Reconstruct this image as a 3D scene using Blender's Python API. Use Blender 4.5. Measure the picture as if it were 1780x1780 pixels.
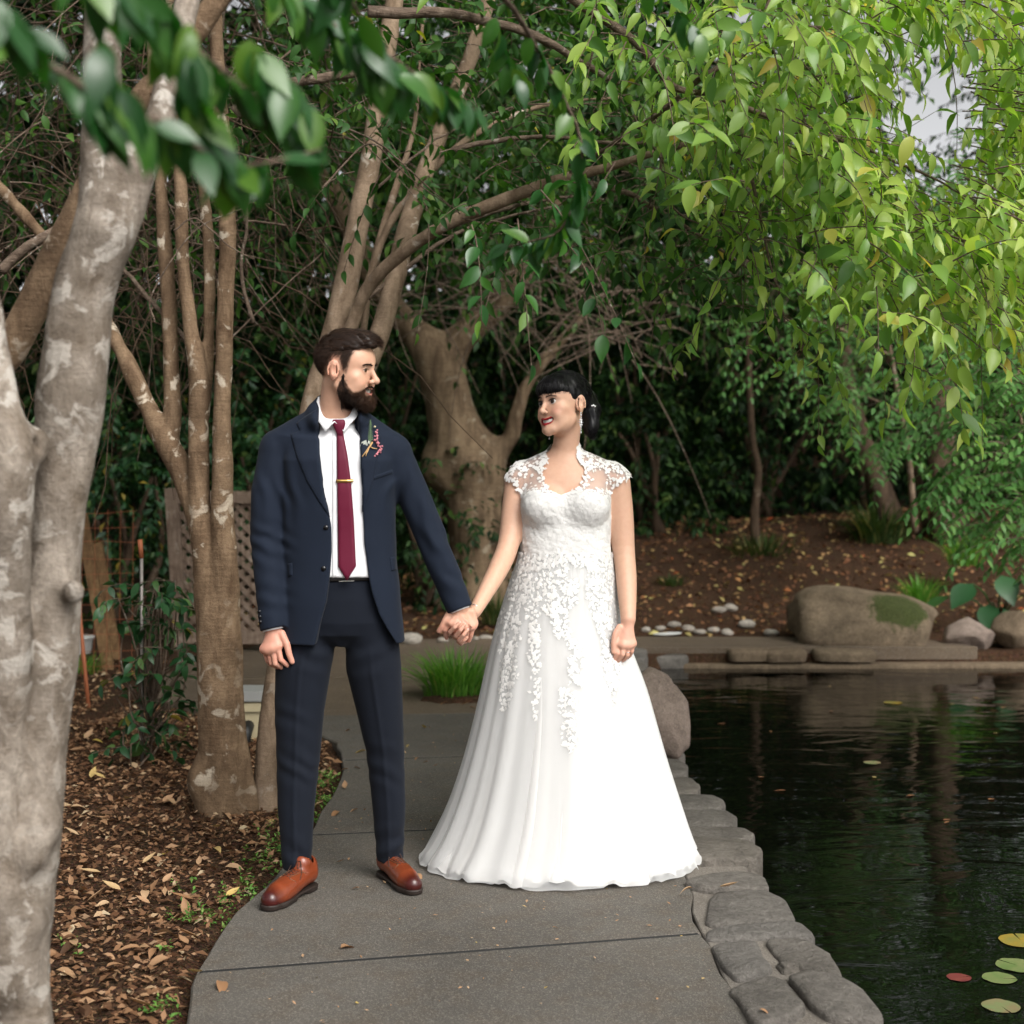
import bpy, bmesh, math, random
import numpy as np
from mathutils import Vector, Matrix
from mathutils.bvhtree import BVHTree

for o in list(bpy.data.objects): bpy.data.objects.remove(o)
scene = bpy.context.scene
COL = scene.collection
rad = math.radians

# ---------------------------------------------------------------- camera, sky, sun, exposure
F_PX, CAM_H, CX, HORIZON = 2596.0, 1.44, 890.0, 800.0     # 35 mm lens on a 24 mm wide square crop
cam_data = bpy.data.cameras.new('camera')
cam = bpy.data.objects.new('camera', cam_data); COL.objects.link(cam)
cam.location = (0, 0, CAM_H); cam.rotation_euler = (rad(90), 0, 0)
cam_data.sensor_fit = 'HORIZONTAL'; cam_data.sensor_width = 24.0; cam_data.lens = 35.0
cam_data.shift_y = -(890.0 - HORIZON) / 1780.0
cam_data.clip_start = 0.05; cam_data.clip_end = 400
cam_data.dof.use_dof = True; cam_data.dof.focus_distance = 5.0; cam_data.dof.aperture_fstop = 2.2
scene.camera = cam

world = bpy.data.worlds.new('World'); scene.world = world; world.use_nodes = True
wn = world.node_tree; wn.nodes.clear()
sky = wn.nodes.new('ShaderNodeTexSky'); sky.sky_type = 'NISHITA'; sky.sun_disc = False
SUN_EL, SUN_AZ = 44.0, 146.0          # azimuth clockwise from +Y: over the pond, behind the photographer's right shoulder
sky.sun_elevation = rad(SUN_EL); sky.sun_rotation = rad(SUN_AZ)
sky.air_density = 0.5; sky.dust_density = 2.5; sky.ozone_density = 0.5
wbg = wn.nodes.new('ShaderNodeBackground'); wbg.inputs['Strength'].default_value = 0.15
wout = wn.nodes.new('ShaderNodeOutputWorld')
wbw = wn.nodes.new('ShaderNodeRGBToBW'); wmx = wn.nodes.new('ShaderNodeMixRGB'); wmx.inputs[0].default_value = .96     # thin high overcast: the blue is mostly washed out
wn.links.new(sky.outputs[0], wbw.inputs[0]); wn.links.new(sky.outputs[0], wmx.inputs[1]); wn.links.new(wbw.outputs[0], wmx.inputs[2])
wn.links.new(wmx.outputs[0], wbg.inputs[0]); wn.links.new(wbg.outputs[0], wout.inputs[0])

sun_data = bpy.data.lights.new('sun', 'SUN'); sun = bpy.data.objects.new('sun', sun_data); COL.objects.link(sun)
sun_data.energy = 1.1; sun_data.angle = rad(35); sun_data.color = (1.0, 0.95, 0.87)
sd = Vector((math.sin(rad(SUN_AZ)) * math.cos(rad(SUN_EL)), math.cos(rad(SUN_AZ)) * math.cos(rad(SUN_EL)), math.sin(rad(SUN_EL))))
sun.rotation_euler = sd.to_track_quat('Z', 'Y').to_euler(); sun.location = (6, -6, 12)

vs = scene.view_settings
vs.view_transform = 'Standard'; vs.look = 'None'; vs.gamma = 1.0; vs.use_curve_mapping = False
vs.exposure = 1.24
scene.cycles.max_bounces = 6; scene.cycles.diffuse_bounces = 2; scene.cycles.glossy_bounces = 2; scene.cycles.transmission_bounces = 3; scene.cycles.transparent_max_bounces = 10
scene.render.resolution_x = scene.render.resolution_y = 1024

# ---------------------------------------------------------------- small tools
rng = np.random.default_rng(11)
A = lambda *v: np.array(v, float)
def P(px, py, Y):      # photo pixel at distance Y -> point
    return A((px - CX) / F_PX * Y, Y, CAM_H - (py - HORIZON) / F_PX * Y)
def G(px, py, z=0.0):  # photo pixel on the level z -> point
    Y = F_PX * (CAM_H - z) / (py - HORIZON)
    return A((px - CX) / F_PX * Y, Y, z)
def PL(pts, Y): return np.array([P(a, b, Y) for a, b in pts])
def nrm(v): return v / (np.linalg.norm(v, axis=-1, keepdims=True) + 1e-12)

def tag(o, label=None, category=None, group=None, kind=None):
    if label: o['label'] = label
    if category: o['category'] = category
    if group: o['group'] = group
    if kind: o['kind'] = kind
    return o
def empty(name, loc=(0, 0, 0), parent=None):
    o = bpy.data.objects.new(name, None); o.location = loc; o.empty_display_size = 0.1
    COL.objects.link(o)
    if parent: o.parent = parent
    return o
def make_mesh(name, V, Fs, smooth=True, attrs=None, colors=None):
    if isinstance(Fs, np.ndarray): Fs = [Fs]
    Fs = [np.asarray(f, np.int32) for f in Fs if len(f)]
    V = np.asarray(V, np.float32)
    me = bpy.data.meshes.new(name)
    me.vertices.add(len(V)); me.vertices.foreach_set('co', V.ravel())
    li = np.concatenate([f.ravel() for f in Fs]); tot = np.concatenate([np.full(len(f), f.shape[1], np.int32) for f in Fs])
    st = np.concatenate([[0], np.cumsum(tot)[:-1]]).astype(np.int32)
    me.loops.add(len(li)); me.loops.foreach_set('vertex_index', li)
    me.polygons.add(len(tot)); me.polygons.foreach_set('loop_start', st)
    me.polygons.foreach_set('use_smooth', np.full(len(tot), smooth))
    me.update(calc_edges=True); me.validate()
    for k, v in (attrs or {}).items():
        a = me.attributes.new(k, 'FLOAT', 'POINT'); a.data.foreach_set('value', np.asarray(v, np.float32))
    for k, v in (colors or {}).items():
        v = np.asarray(v, np.float32)
        if v.shape[1] == 3: v = np.c_[v, np.ones(len(v), np.float32)]
        a = me.attributes.new(k, 'FLOAT_COLOR', 'POINT'); a.data.foreach_set('color', v.ravel())
    return me
def obj(name, me, mat=None, parent=None, world_space=True):
    """link a mesh; vertices given in world space are moved to the parent's frame"""
    o = bpy.data.objects.new(name, me); COL.objects.link(o)
    if mat and not me.materials: me.materials.append(mat)
    if parent:
        o.parent = parent
        if world_space and parent.type == 'EMPTY': o.matrix_parent_inverse = Matrix.Translation(-Vector(parent.location))
    return o
def verts_np(me):
    v = np.empty(len(me.vertices) * 3, np.float32); me.vertices.foreach_get('co', v); return v.reshape(-1, 3).astype(float)
def normals_np(me):
    v = np.empty(len(me.vertices) * 3, np.float32); me.vertices.foreach_get('normal', v); return v.reshape(-1, 3).astype(float)
def join(parts):
    """[(V, F)] -> V, [F...]"""
    Vs, Fs, n = [], [], 0
    for V, Fc in parts:
        Vs.append(np.asarray(V, float))
        for f in (Fc if isinstance(Fc, list) else [Fc]): Fs.append(np.asarray(f) + n)
        n += len(V)
    tri = [f for f in Fs if f.shape[1] == 3]; quad = [f for f in Fs if f.shape[1] == 4]
    out = []
    if tri: out.append(np.concatenate(tri))
    if quad: out.append(np.concatenate(quad))
    return np.concatenate(Vs), out
def box(lo, hi):
    lo, hi = np.array(lo, float), np.array(hi, float)
    V = np.array([[(lo, hi)[i][0], (lo, hi)[j][1], (lo, hi)[k][2]] for i in (0, 1) for j in (0, 1) for k in (0, 1)])
    Fq = np.array([[0, 1, 3, 2], [4, 6, 7, 5], [0, 4, 5, 1], [2, 3, 7, 6], [0, 2, 6, 4], [1, 5, 7, 3]])
    return V, Fq
def beam(a, b, w, t, up=(0, 0, 1)):
    """box from a to b, w across, t along the third direction"""
    a, b = np.array(a, float), np.array(b, float); d = nrm(b - a); s = nrm(np.cross(d, up)); n = np.cross(s, d)
    V = np.array([p + s * sx * w / 2 + n * sn * t / 2 for p in (a, b) for sx in (-1, 1) for sn in (-1, 1)])
    Fq = np.array([[0, 1, 3, 2], [4, 6, 7, 5], [0, 4, 5, 1], [2, 3, 7, 6], [0, 2, 6, 4], [1, 5, 7, 3]])
    return V, Fq
def smooth_line(pts, n):
    """Catmull-Rom through pts (k, d) -> n samples"""
    pts = np.asarray(pts, float); k = len(pts)
    Q = np.vstack([2 * pts[0] - pts[1], pts, 2 * pts[-1] - pts[-2]])
    t = np.linspace(0, k - 1 - 1e-9, n); i = t.astype(int); f = (t - i)[:, None]
    p0, p1, p2, p3 = Q[i], Q[i + 1], Q[i + 2], Q[i + 3]
    return 0.5 * (2 * p1 + (p2 - p0) * f + (2 * p0 - 5 * p1 + 4 * p2 - p3) * f**2 + (3 * p1 - p0 - 3 * p2 + p3) * f**3)
def tube(pts, radii, sides=8, rough=0.0, seed=0, cap=True):
    pts = np.asarray(pts, float); n = len(pts); radii = np.broadcast_to(np.asarray(radii, float), (n,))
    T = nrm(np.gradient(pts, axis=0)); up = A(0, 0, 1) if abs(T[0][2]) < 0.9 else A(1, 0, 0)
    U = np.zeros_like(pts); u = nrm(np.cross(T[0], up))
    for i in range(n):
        u = nrm(u - T[i] * np.dot(u, T[i])); U[i] = u
    W = np.cross(T, U); th = np.arange(sides) / sides * 2 * np.pi
    R = radii[:, None] * np.ones(sides)
    if rough:
        r2 = np.random.default_rng(seed); s = np.cumsum(np.r_[0, np.linalg.norm(np.diff(pts, axis=0), axis=1)])
        q = 0
        for f in range(5):
            q = q + np.sin(th[None] * r2.integers(1, 4) + s[:, None] * r2.uniform(5, 30) + r2.uniform(0, 6.28)) * r2.uniform(.3, 1)
        R = R * (1 + rough * q / 2)
    V = (pts[:, None] + (np.cos(th)[None, :, None] * U[:, None] + np.sin(th)[None, :, None] * W[:, None]) * R[..., None]).reshape(-1, 3)
    i = np.arange(n - 1)[:, None] * sides; j = np.arange(sides)[None]; j2 = (j + 1) % sides
    Fq = np.stack([i + j, i + j2, i + sides + j2, i + sides + j], -1).reshape(-1, 4)
    if cap:
        V = np.vstack([V, pts[:1], pts[-1:]]); c0, c1 = len(V) - 2, len(V) - 1; jj = np.arange(sides); e = (n - 1) * sides
        Ft = np.vstack([np.c_[np.full(sides, c0), (jj + 1) % sides, jj], np.c_[np.full(sides, c1), e + jj, e + (jj + 1) % sides]])
        return V, [Fq, Ft]
    return V, [Fq]
def tube_bundle(lines, radii, sides=4):
    """many equally long polylines (m, n, 3) with radii (m, n) -> one mesh, quick"""
    Lp = np.asarray(lines, float); m, n, _ = Lp.shape; R = np.broadcast_to(np.asarray(radii, float), (m, n))
    T = nrm(np.gradient(Lp, axis=1)); ref = np.where(np.abs(T[..., 2:3]) < .8, A(0, 0, 1), A(1, 0, 0)); U = nrm(np.cross(T, ref)); W = np.cross(T, U)
    th = np.arange(sides) / sides * 2 * np.pi
    V = Lp[:, :, None] + (np.cos(th)[:, None] * U[:, :, None] + np.sin(th)[:, None] * W[:, :, None]) * R[..., None, None]
    i = (np.arange(m)[:, None, None] * n + np.arange(n - 1)[None, :, None]) * sides; j = np.arange(sides); j2 = (j + 1) % sides
    Fq = np.stack([i + j, i + j2, i + sides + j2, i + sides + j], -1).reshape(-1, 4)
    return V.reshape(-1, 3), [Fq]
def in_poly(x, y, poly):
    poly = np.asarray(poly, float); x = np.asarray(x); y = np.asarray(y); c = np.zeros(x.shape, bool)
    for (x0, y0), (x1, y1) in zip(poly, np.roll(poly, -1, 0)):
        c ^= ((y0 > y) != (y1 > y)) & (x < (x1 - x0) * (y - y0) / (y1 - y0 + 1e-12) + x0)
    return c
def poly_dist(x, y, poly, closed=True):
    """signed distance (negative inside)"""
    poly = np.asarray(poly, float); d = np.full(np.shape(x), 1e9)
    segs = list(zip(poly, np.roll(poly, -1, 0))) if closed else list(zip(poly[:-1], poly[1:]))
    for (x0, y0), (x1, y1) in segs:
        ex, ey = x1 - x0, y1 - y0; t = np.clip(((x - x0) * ex + (y - y0) * ey) / (ex * ex + ey * ey + 1e-12), 0, 1)
        d = np.minimum(d, np.hypot(x - x0 - t * ex, y - y0 - t * ey))
    return np.where(in_poly(x, y, poly), -d, d) if closed else d
def vnoise(p, seed=0, octaves=4, lac=2.0):
    """cheap smooth noise from rotated sines, about -1..1"""
    r2 = np.random.default_rng(seed); p = np.asarray(p, float); out = np.zeros(p.shape[:-1]); amp, tot = 1.0, 0.0
    for o in range(octaves):
        q = 0
        for _ in range(3):
            k = nrm(r2.normal(size=p.shape[-1])) * lac**o
            k2 = nrm(r2.normal(size=p.shape[-1])) * lac**o * .7
            q = q + np.sin(p @ k * 2 + r2.uniform(0, 6.28) + 1.5 * np.sin(p @ k2 * 2 + r2.uniform(0, 6.28)))
        out += amp * q / 3; tot += amp; amp *= .55
    return out / tot * 1.4

# ---------------------------------------------------------------- signed distance modelling
def smin(a, b, k):
    h = np.clip(.5 + .5 * (b - a) / k, 0, 1); return b + (a - b) * h - k * h * (1 - h)
class SDF:
    def __init__(s, far=.3): s.it = []; s.far = far
    def add(s, fn, lo, hi, k=.01, op='u'):
        s.it.append((fn, np.array(lo, float) - .05 - k, np.array(hi, float) + .05 + k, max(k, 1e-5), op)); return s
    def cap(s, a, b, ra, rb=None, k=.01, op='u', flat=None):
        """tapered capsule; flat=(direction, factor) squashes it along a direction"""
        a, b = np.array(a, float), np.array(b, float); rb = ra if rb is None else rb; ab = b - a; L = ab @ ab + 1e-12
        m = max(ra, rb)
        def fn(p):
            q = p - a; h = np.clip(q @ ab / L, 0, 1); v = q - h[:, None] * ab
            if flat is not None:
                fd = np.asarray(flat[0], float); c = v @ fd; v = v + np.outer(c * (flat[1] - 1), fd)
            return (np.linalg.norm(v, axis=1) - (ra + (rb - ra) * h)) / (max(1, flat[1]) ** .5 if flat is not None else 1)
        return s.add(fn, np.minimum(a, b) - m, np.maximum(a, b) + m, k, op)
    def chain(s, pts, rr, k=.01, op='u', flat=None):
        pts = [np.array(q, float) for q in pts]; seg = []
        for i in range(len(pts) - 1):
            a, b, ra, rb = pts[i], pts[i + 1], rr[i], rr[i + 1]; m = max(ra, rb) + .04 + k
            seg.append((a, b - a, (b - a) @ (b - a) + 1e-12, ra, rb, np.minimum(a, b) - m, np.maximum(a, b) + m))
        def fn(p):
            d = np.full(len(p), .5)
            for a, ab, L, ra, rb, lo, hi in seg:
                m = np.flatnonzero(((p > lo) & (p < hi)).all(1))
                if not len(m): continue
                q = p[m] - a; h = np.clip(q @ ab / L, 0, 1); d[m] = np.minimum(d[m], np.linalg.norm(q - h[:, None] * ab, axis=1) - (ra + (rb - ra) * h))
            return d
        R = np.array(rr)[:, None]; return s.add(fn, (np.array(pts) - R).min(0), (np.array(pts) + R).max(0), k, op)
    def ell(s, c, r, k=.01, op='u', R=None):
        c, r = np.array(c, float), np.array(r, float) * np.ones(3)
        def fn(p):
            q = p - c
            if R is not None: q = q @ R
            k0 = np.linalg.norm(q / r, axis=1); k1 = np.linalg.norm(q / r**2, axis=1) + 1e-9
            return k0 * (k0 - 1) / k1
        m = r if R is None else np.full(3, r.max())
        return s.add(fn, c - m, c + m, k, op)
    def prof(s, zs, cx, cy, w, d, n=2.4, k=.01, op='u', nf=None):
        """loft along z: centre, half width, half depth tables"""
        o = np.argsort(zs); zs, cx, cy, w, d = [np.array(t, float)[o] * 1.0 for t in (zs, np.broadcast_to(cx, len(zs)), np.broadcast_to(cy, len(zs)), w, d)]
        def fn(p):
            z = p[:, 2]; zc = np.clip(z, zs[0], zs[-1])
            W = np.interp(zc, zs, w); D = np.interp(zc, zs, d); X = np.abs(p[:, 0] - np.interp(zc, zs, cx)) / W; Y = np.abs(p[:, 1] - np.interp(zc, zs, cy)) / D
            q = ((X**n + Y**n) ** (1 / n) - 1) * np.minimum(W, D)
            return np.maximum(q, np.abs(z - (zs[0] + zs[-1]) / 2) - (zs[-1] - zs[0]) / 2)
        lo = A((cx - w).min(), (cy - d).min(), zs[0]); hi = A((cx + w).max(), (cy + d).max(), zs[-1])
        return s.add(fn, lo, hi, k, op)
    def sub(s, other, lo, hi, M=None, o=None, k=.01, op='u', scale=1.0):
        """another field in a local frame: world = o + scale * M @ local"""
        def fn(p): return other((p - o) @ M / scale) * scale
        return s.add(fn, lo, hi, k, op)
    def __call__(s, p):
        d = np.full(len(p), s.far)
        for fn, lo, hi, k, op in s.it:
            m = np.flatnonzero(((p > lo) & (p < hi)).all(1))
            if not len(m): continue
            q = fn(p[m])
            if op == 'u': d[m] = smin(d[m], q, k)
            elif op == 's': d[m] = -smin(-d[m], q, k)
            elif op == 'i': d[m] = -smin(-d[m], -q, k)
            elif op == 'd': d[m] = d[m] + q            # displacement
        return d
def sdf_mesh(f, lo, hi, h, B=6):
    lo, hi = np.array(lo, float), np.array(hi, float)
    nb = np.ceil((hi - lo) / h / B).astype(int) + 1; n = nb * B
    ax = [lo[i] + (np.arange(nb[i]) * B + (B - 1) / 2) * h for i in range(3)]
    C = np.stack(np.meshgrid(*ax, indexing='ij'), -1).reshape(-1, 3)
    d = f(C); act = np.flatnonzero(np.abs(d) < B * h * .87 * 1.6)
    V6 = np.broadcast_to(d.astype(np.float32).reshape(nb[0], 1, nb[1], 1, nb[2], 1), (nb[0], B, nb[1], B, nb[2], B)).copy()
    ib = np.stack(np.unravel_index(act, nb), -1); off = np.stack(np.meshgrid(*[np.arange(B)] * 3, indexing='ij'), -1).reshape(-1, 3)
    for s in range(0, len(ib), 1500):
        b = ib[s:s + 1500]; pts = lo + (b[:, None] * B + off[None]) * h
        V6[b[:, 0], :, b[:, 1], :, b[:, 2], :] = f(pts.reshape(-1, 3)).reshape(-1, B, B, B)
    D = V6.reshape(n); ins = D < 0
    cs = [(i, j, k) for i in (0, 1) for j in (0, 1) for k in (0, 1)]
    cnt = sum(ins[i:n[0] - 1 + i, j:n[1] - 1 + j, k:n[2] - 1 + k].astype(np.int8) for i, j, k in cs)
    idx = np.argwhere((cnt > 0) & (cnt < 8)); lin = np.ravel_multi_index(idx.T, n)
    o = np.argsort(lin); idx, lin = idx[o], lin[o]
    val = np.stack([D[idx[:, 0] + i, idx[:, 1] + j, idx[:, 2] + k] for i, j, k in cs], 1)
    acc = np.zeros((len(idx), 3)); w = np.zeros(len(idx)); cc = np.array(cs, float)
    for a in range(8):
        for b in range(a + 1, 8):
            if np.abs(cc[a] - cc[b]).sum() != 1: continue
            m = (val[:, a] < 0) != (val[:, b] < 0); t = val[m, a] / (val[m, a] - val[m, b])
            acc[m] += cc[a] + t[:, None] * (cc[b] - cc[a]); w[m] += 1
    V = lo + (idx + acc / w[:, None]) * h
    quads = []
    for axn in range(3):
        sl0 = [slice(None)] * 3; sl1 = [slice(None)] * 3; sl0[axn] = slice(0, -1); sl1[axn] = slice(1, None)
        e = np.argwhere(ins[tuple(sl0)] != ins[tuple(sl1)]); u, v = (axn + 1) % 3, (axn + 2) % 3
        e = e[(e[:, u] > 0) & (e[:, v] > 0) & (e[:, u] < n[u] - 1) & (e[:, v] < n[v] - 1)]
        if not len(e): continue
        def at(du, dv):
            q = e.copy(); q[:, u] += du; q[:, v] += dv; return np.searchsorted(lin, np.ravel_multi_index(q.T, n))
        qd = np.stack([at(-1, -1), at(0, -1), at(0, 0), at(-1, 0)], 1)
        flip = ~ins[e[:, 0], e[:, 1], e[:, 2]]; qd[flip] = qd[flip][:, ::-1]
        quads.append(qd)
    return V, np.concatenate(quads)
def relax(V, Fq, it=1, amt=.5):
    """light Laplacian smoothing that takes the voxel stairs out"""
    E = np.concatenate([Fq[:, [i, (i + 1) % Fq.shape[1]]] for i in range(Fq.shape[1])]); n = len(V)
    for _ in range(it):
        S = np.zeros_like(V); c = np.zeros(n)
        for k in range(3): S[:, k] = np.bincount(E[:, 0], V[E[:, 1], k], n) + np.bincount(E[:, 1], V[E[:, 0], k], n)
        c = np.bincount(E[:, 0], minlength=n) + np.bincount(E[:, 1], minlength=n); V = V + amt * (S / np.maximum(c, 1)[:, None] - V)
    return V
def rot(yaw=0, pitch=0, roll=0):
    return np.array(Matrix.Rotation(rad(yaw), 3, 'Z') @ Matrix.Rotation(rad(pitch), 3, 'X') @ Matrix.Rotation(rad(roll), 3, 'Y'))

# ---------------------------------------------------------------- material tools
class NT:
    def __init__(s, name):
        s.m = bpy.data.materials.new(name); s.m.use_nodes = True; s.t = s.m.node_tree; s.t.nodes.clear()
        s.out = s.n('OutputMaterial')
    def n(s, kind, **kw):
        x = s.t.nodes.new('ShaderNode' + kind)
        for k, v in kw.items(): setattr(x, k, v)
        return x
    def L(s, a, b): s.t.links.new(a, b)
    def set(s, sock, v):
        if hasattr(v, 'is_output'): s.L(v, sock)
        elif isinstance(v, (tuple, list)) and len(v) == 3 and sock.type == 'RGBA': sock.default_value = (*v, 1)
        else: sock.default_value = v
    def pos(s): return s.n('NewGeometry').outputs['Position']
    def objc(s): return s.n('TexCoord').outputs['Object']
    def attr(s, name, out='Fac'): x = s.n('Attribute', attribute_name=name); return x.outputs[out]
    def noise(s, scale, detail=4, rough=.55, vec=None, dist=0, out='Fac'):
        x = s.n('TexNoise'); x.inputs['Scale'].default_value = scale; x.inputs['Detail'].default_value = detail
        x.inputs['Roughness'].default_value = rough; x.inputs['Distortion'].default_value = dist
        s.L(vec or s.pos(), x.inputs['Vector']); return x.outputs[out]
    def voro(s, scale, vec=None, feature='F1', out='Distance', rnd=1.0):
        x = s.n('TexVoronoi', feature=feature); x.inputs['Scale'].default_value = scale; x.inputs['Randomness'].default_value = rnd
        s.L(vec or s.pos(), x.inputs['Vector']); return x.outputs[out]
    def scale(s, v, sc, vec=None):
        x = s.n('Mapping'); x.inputs['Scale'].default_value = sc; s.L(vec or s.pos(), x.inputs['Vector']); return x.outputs[0]
    def ramp(s, fac, stops, interp='LINEAR'):
        x = s.n('ValToRGB'); x.color_ramp.interpolation = interp; e = x.color_ramp.elements
        while len(e) < len(stops): e.new(.5)
        for i, (p, c) in enumerate(stops):
            e[i].position = p; e[i].color = (*c, 1) if isinstance(c, (tuple, list)) else (c, c, c, 1)
        s.set(x.inputs[0], fac); return x.outputs[0]
    def mix(s, fac, a, b, mode='MIX'):
        x = s.n('MixRGB', blend_type=mode); s.set(x.inputs[0], fac); s.set(x.inputs[1], a); s.set(x.inputs[2], b); return x.outputs[0]
    def math(s, op, a, b=0.0, c=None, clamp=False):
        x = s.n('Math', operation=op, use_clamp=clamp); s.set(x.inputs[0], a); s.set(x.inputs[1], b)
        if c is not None: s.set(x.inputs[2], c)
        return x.outputs[0]
    def bump(s, h, strength=.5, dist=.01, normal=None):
        x = s.n('Bump'); x.inputs['Strength'].default_value = strength; x.inputs['Distance'].default_value = dist; s.L(h, x.inputs['Height'])
        if normal is not None: s.L(normal, x.inputs['Normal'])
        return x.outputs[0]
    def bsdf(s, color, rough=.6, normal=None, link=True, **kw):
        x = s.n('BsdfPrincipled'); s.set(x.inputs['Base Color'], color); s.set(x.inputs['Roughness'], rough)
        if normal is not None: s.L(normal, x.inputs['Normal'])
        for k, v in kw.items(): s.set(x.inputs[k.replace('_', ' ')], v)
        if link: s.L(x.outputs[0], s.out.inputs[0])
        return x.outputs[0]
    def mixsh(s, fac, a, b, link=True):
        x = s.n('MixShader'); s.set(x.inputs[0], fac); s.L(a, x.inputs[1]); s.L(b, x.inputs[2])
        if link: s.L(x.outputs[0], s.out.inputs[0])
        return x.outputs[0]
def plain(name, color, rough=.6, **kw):
    t = NT(name); t.bsdf(color, rough, **kw); return t.m
# ================================================================ materials of the setting
def m_mulch():
    t = NT('mulch soil'); n1 = t.noise(3.0, 6, .6); n2 = t.noise(55, 5, .7); n3 = t.voro(120, out='Color')
    c = t.ramp(n2, [(.25, (.022, .012, .007)), (.5, (.075, .038, .02)), (.72, (.15, .085, .05))])
    c = t.mix(t.ramp(n1, [(.4, 0.0), (.65, .55)]), c, (.05, .03, .018))
    c = t.mix(.22, c, n3, 'SOFT_LIGHT')
    h = t.math('ADD', n2, t.math('MULTIPLY', t.voro(90), 1.0))
    t.bsdf(c, .95, t.bump(h, 1.0, .02), Specular_IOR_Level=.15); return t.m
def m_concrete(name, tone, brown=.3, speck=1.0):
    t = NT(name); big = t.noise(1.3, 5, .6, dist=.4); mid = t.noise(9, 5, .65); v = t.voro(260, out='Color'); fine = t.noise(420, 2, .6)
    c = t.ramp(big, [(.3, tuple(x * .72 for x in tone)), (.7, tuple(x * 1.18 for x in tone))])
    c = t.mix(t.math('MULTIPLY', t.ramp(mid, [(.45, 0.0), (.75, 1.0)]), brown), c, (.10, .075, .052))
    g = t.n('SeparateColor'); t.L(v, g.inputs[0])
    c = t.mix(t.math('MULTIPLY', t.ramp(g.outputs[0], [(.72, 0.0), (.9, .5)]), speck), c, (.42, .38, .33))
    c = t.mix(t.math('MULTIPLY', t.ramp(g.outputs[1], [(.7, 0.0), (.9, .6)]), speck), c, (.03, .028, .026))
    c = t.mix(.5, c, t.ramp(fine, [(.2, (.3, .3, .3)), (.8, (.75, .75, .75))]), 'OVERLAY')
    h = t.math('ADD', t.math('MULTIPLY', t.voro(260), .6), t.math('MULTIPLY', fine, .5))
    t.bsdf(c, .82, t.bump(h, .55, .006), Specular_IOR_Level=.25); return t.m
def m_stone(name, tone, warm=(.2, .16, .12), moss=0.0, scale=1.0):
    t = NT(name); r = t.n('ObjectInfo').outputs['Random']; big = t.noise(3.2 * scale, 6, .62, dist=.6); f = t.noise(60 * scale, 6, .7)
    c = t.ramp(big, [(.25, tuple(x * .55 for x in tone)), (.5, tone), (.8, tuple(x * 1.35 for x in tone))])
    c = t.mix(t.math('MULTIPLY', r, .5), c, warm); md = t.noise(13 * scale, 6, .7, dist=1.0); c = t.mix(.55, c, t.ramp(md, [(.3, (.25, .25, .25)), (.7, (.72, .72, .72))]), 'OVERLAY'); c = t.mix(.6, c, t.ramp(f, [(.25, (.22, .22, .22)), (.75, (.8, .8, .8))]), 'OVERLAY')
    if moss:
        mm = t.math('ADD', t.attr('moss'), t.math('MULTIPLY', t.math('SUBTRACT', t.noise(16, 5, .65), .5), .9)); c = t.mix(t.ramp(mm, [(.42, 0.0), (.58, moss)]), c, t.ramp(f, [(.3, (.018, .03, .006)), (.7, (.06, .085, .015))]))
    h = t.math('ADD', t.math('ADD', t.math('MULTIPLY', big, 1.2), md), f)
    t.bsdf(c, .85, t.bump(h, .9, .02), Specular_IOR_Level=.25); return t.m
def m_bark(name, dark, light, lichen, amount, stretch=(1, 1, .25), scale=1.0, bump=.9, ring=.28, blotch=.5, lsc=11):
    t = NT(name); p = t.scale(None, stretch); a = t.noise(14 * scale, 6, .65, p, .6); b = t.noise(3.2 * scale, 4, .6, t.pos(), .8); f = t.noise(110 * scale, 4, .7)
    rings = t.noise(30 * scale, 4, .6, t.scale(None, (.35, .35, 2.6)))
    c = t.ramp(a, [(.3, dark), (.62, light)]); c = t.mix(.35, c, t.ramp(f, [(.25, (.15, .15, .15)), (.75, (.85, .85, .85))]), 'OVERLAY')
    c = t.mix(t.math('MULTIPLY', t.ramp(rings, [(.5, 0.0), (.62, 1.0)]), ring), c, dark)
    c = t.mix(t.ramp(b, [(.42, 0.0), (.7 - .1 * (blotch > .6), blotch)]), c, tuple(x * .55 for x in dark))
    l = t.noise(lsc * scale, 5, .6, t.pos(), .5); l2 = t.noise(2.1 * scale, 3, .5)
    c = t.mix(t.math('MULTIPLY', t.ramp(l, [(.60 - .1 * amount, 0.0), (.66 - .1 * amount, 1.0)]), t.ramp(l2, [(.35, .15), (.6, 1.0)])), c, lichen)
    h = t.math('ADD', t.math('ADD', a, t.math('MULTIPLY', rings, ring * 2.5)), t.math('MULTIPLY', f, .35))
    t.bsdf(c, .9, t.bump(h, bump, .012), Specular_IOR_Level=.2); return t.m
def m_leaf(name, stops, trans, tmix=.35, rough=.35, spec=.5, vein=True):
    """per-leaf colour from the 'tint' attribute or, for single leaves, the object's random number"""
    t = NT(name); a_ = t.attr('tint'); u = t.math('ADD', a_, t.math('MULTIPLY', t.n('ObjectInfo').outputs['Random'], t.math('LESS_THAN', a_, 1e-5)))
    c = t.ramp(u, stops)
    b = t.bsdf(c, t.math('ADD', rough, t.math('MULTIPLY', t.noise(40, 2), .15)), link=False, Specular_IOR_Level=spec)
    tr = t.n('BsdfTranslucent'); t.set(tr.inputs[0], t.mix(1.0, c, trans, 'MULTIPLY')); t.mixsh(tmix, b, tr.outputs[0]); return t.m
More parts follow.
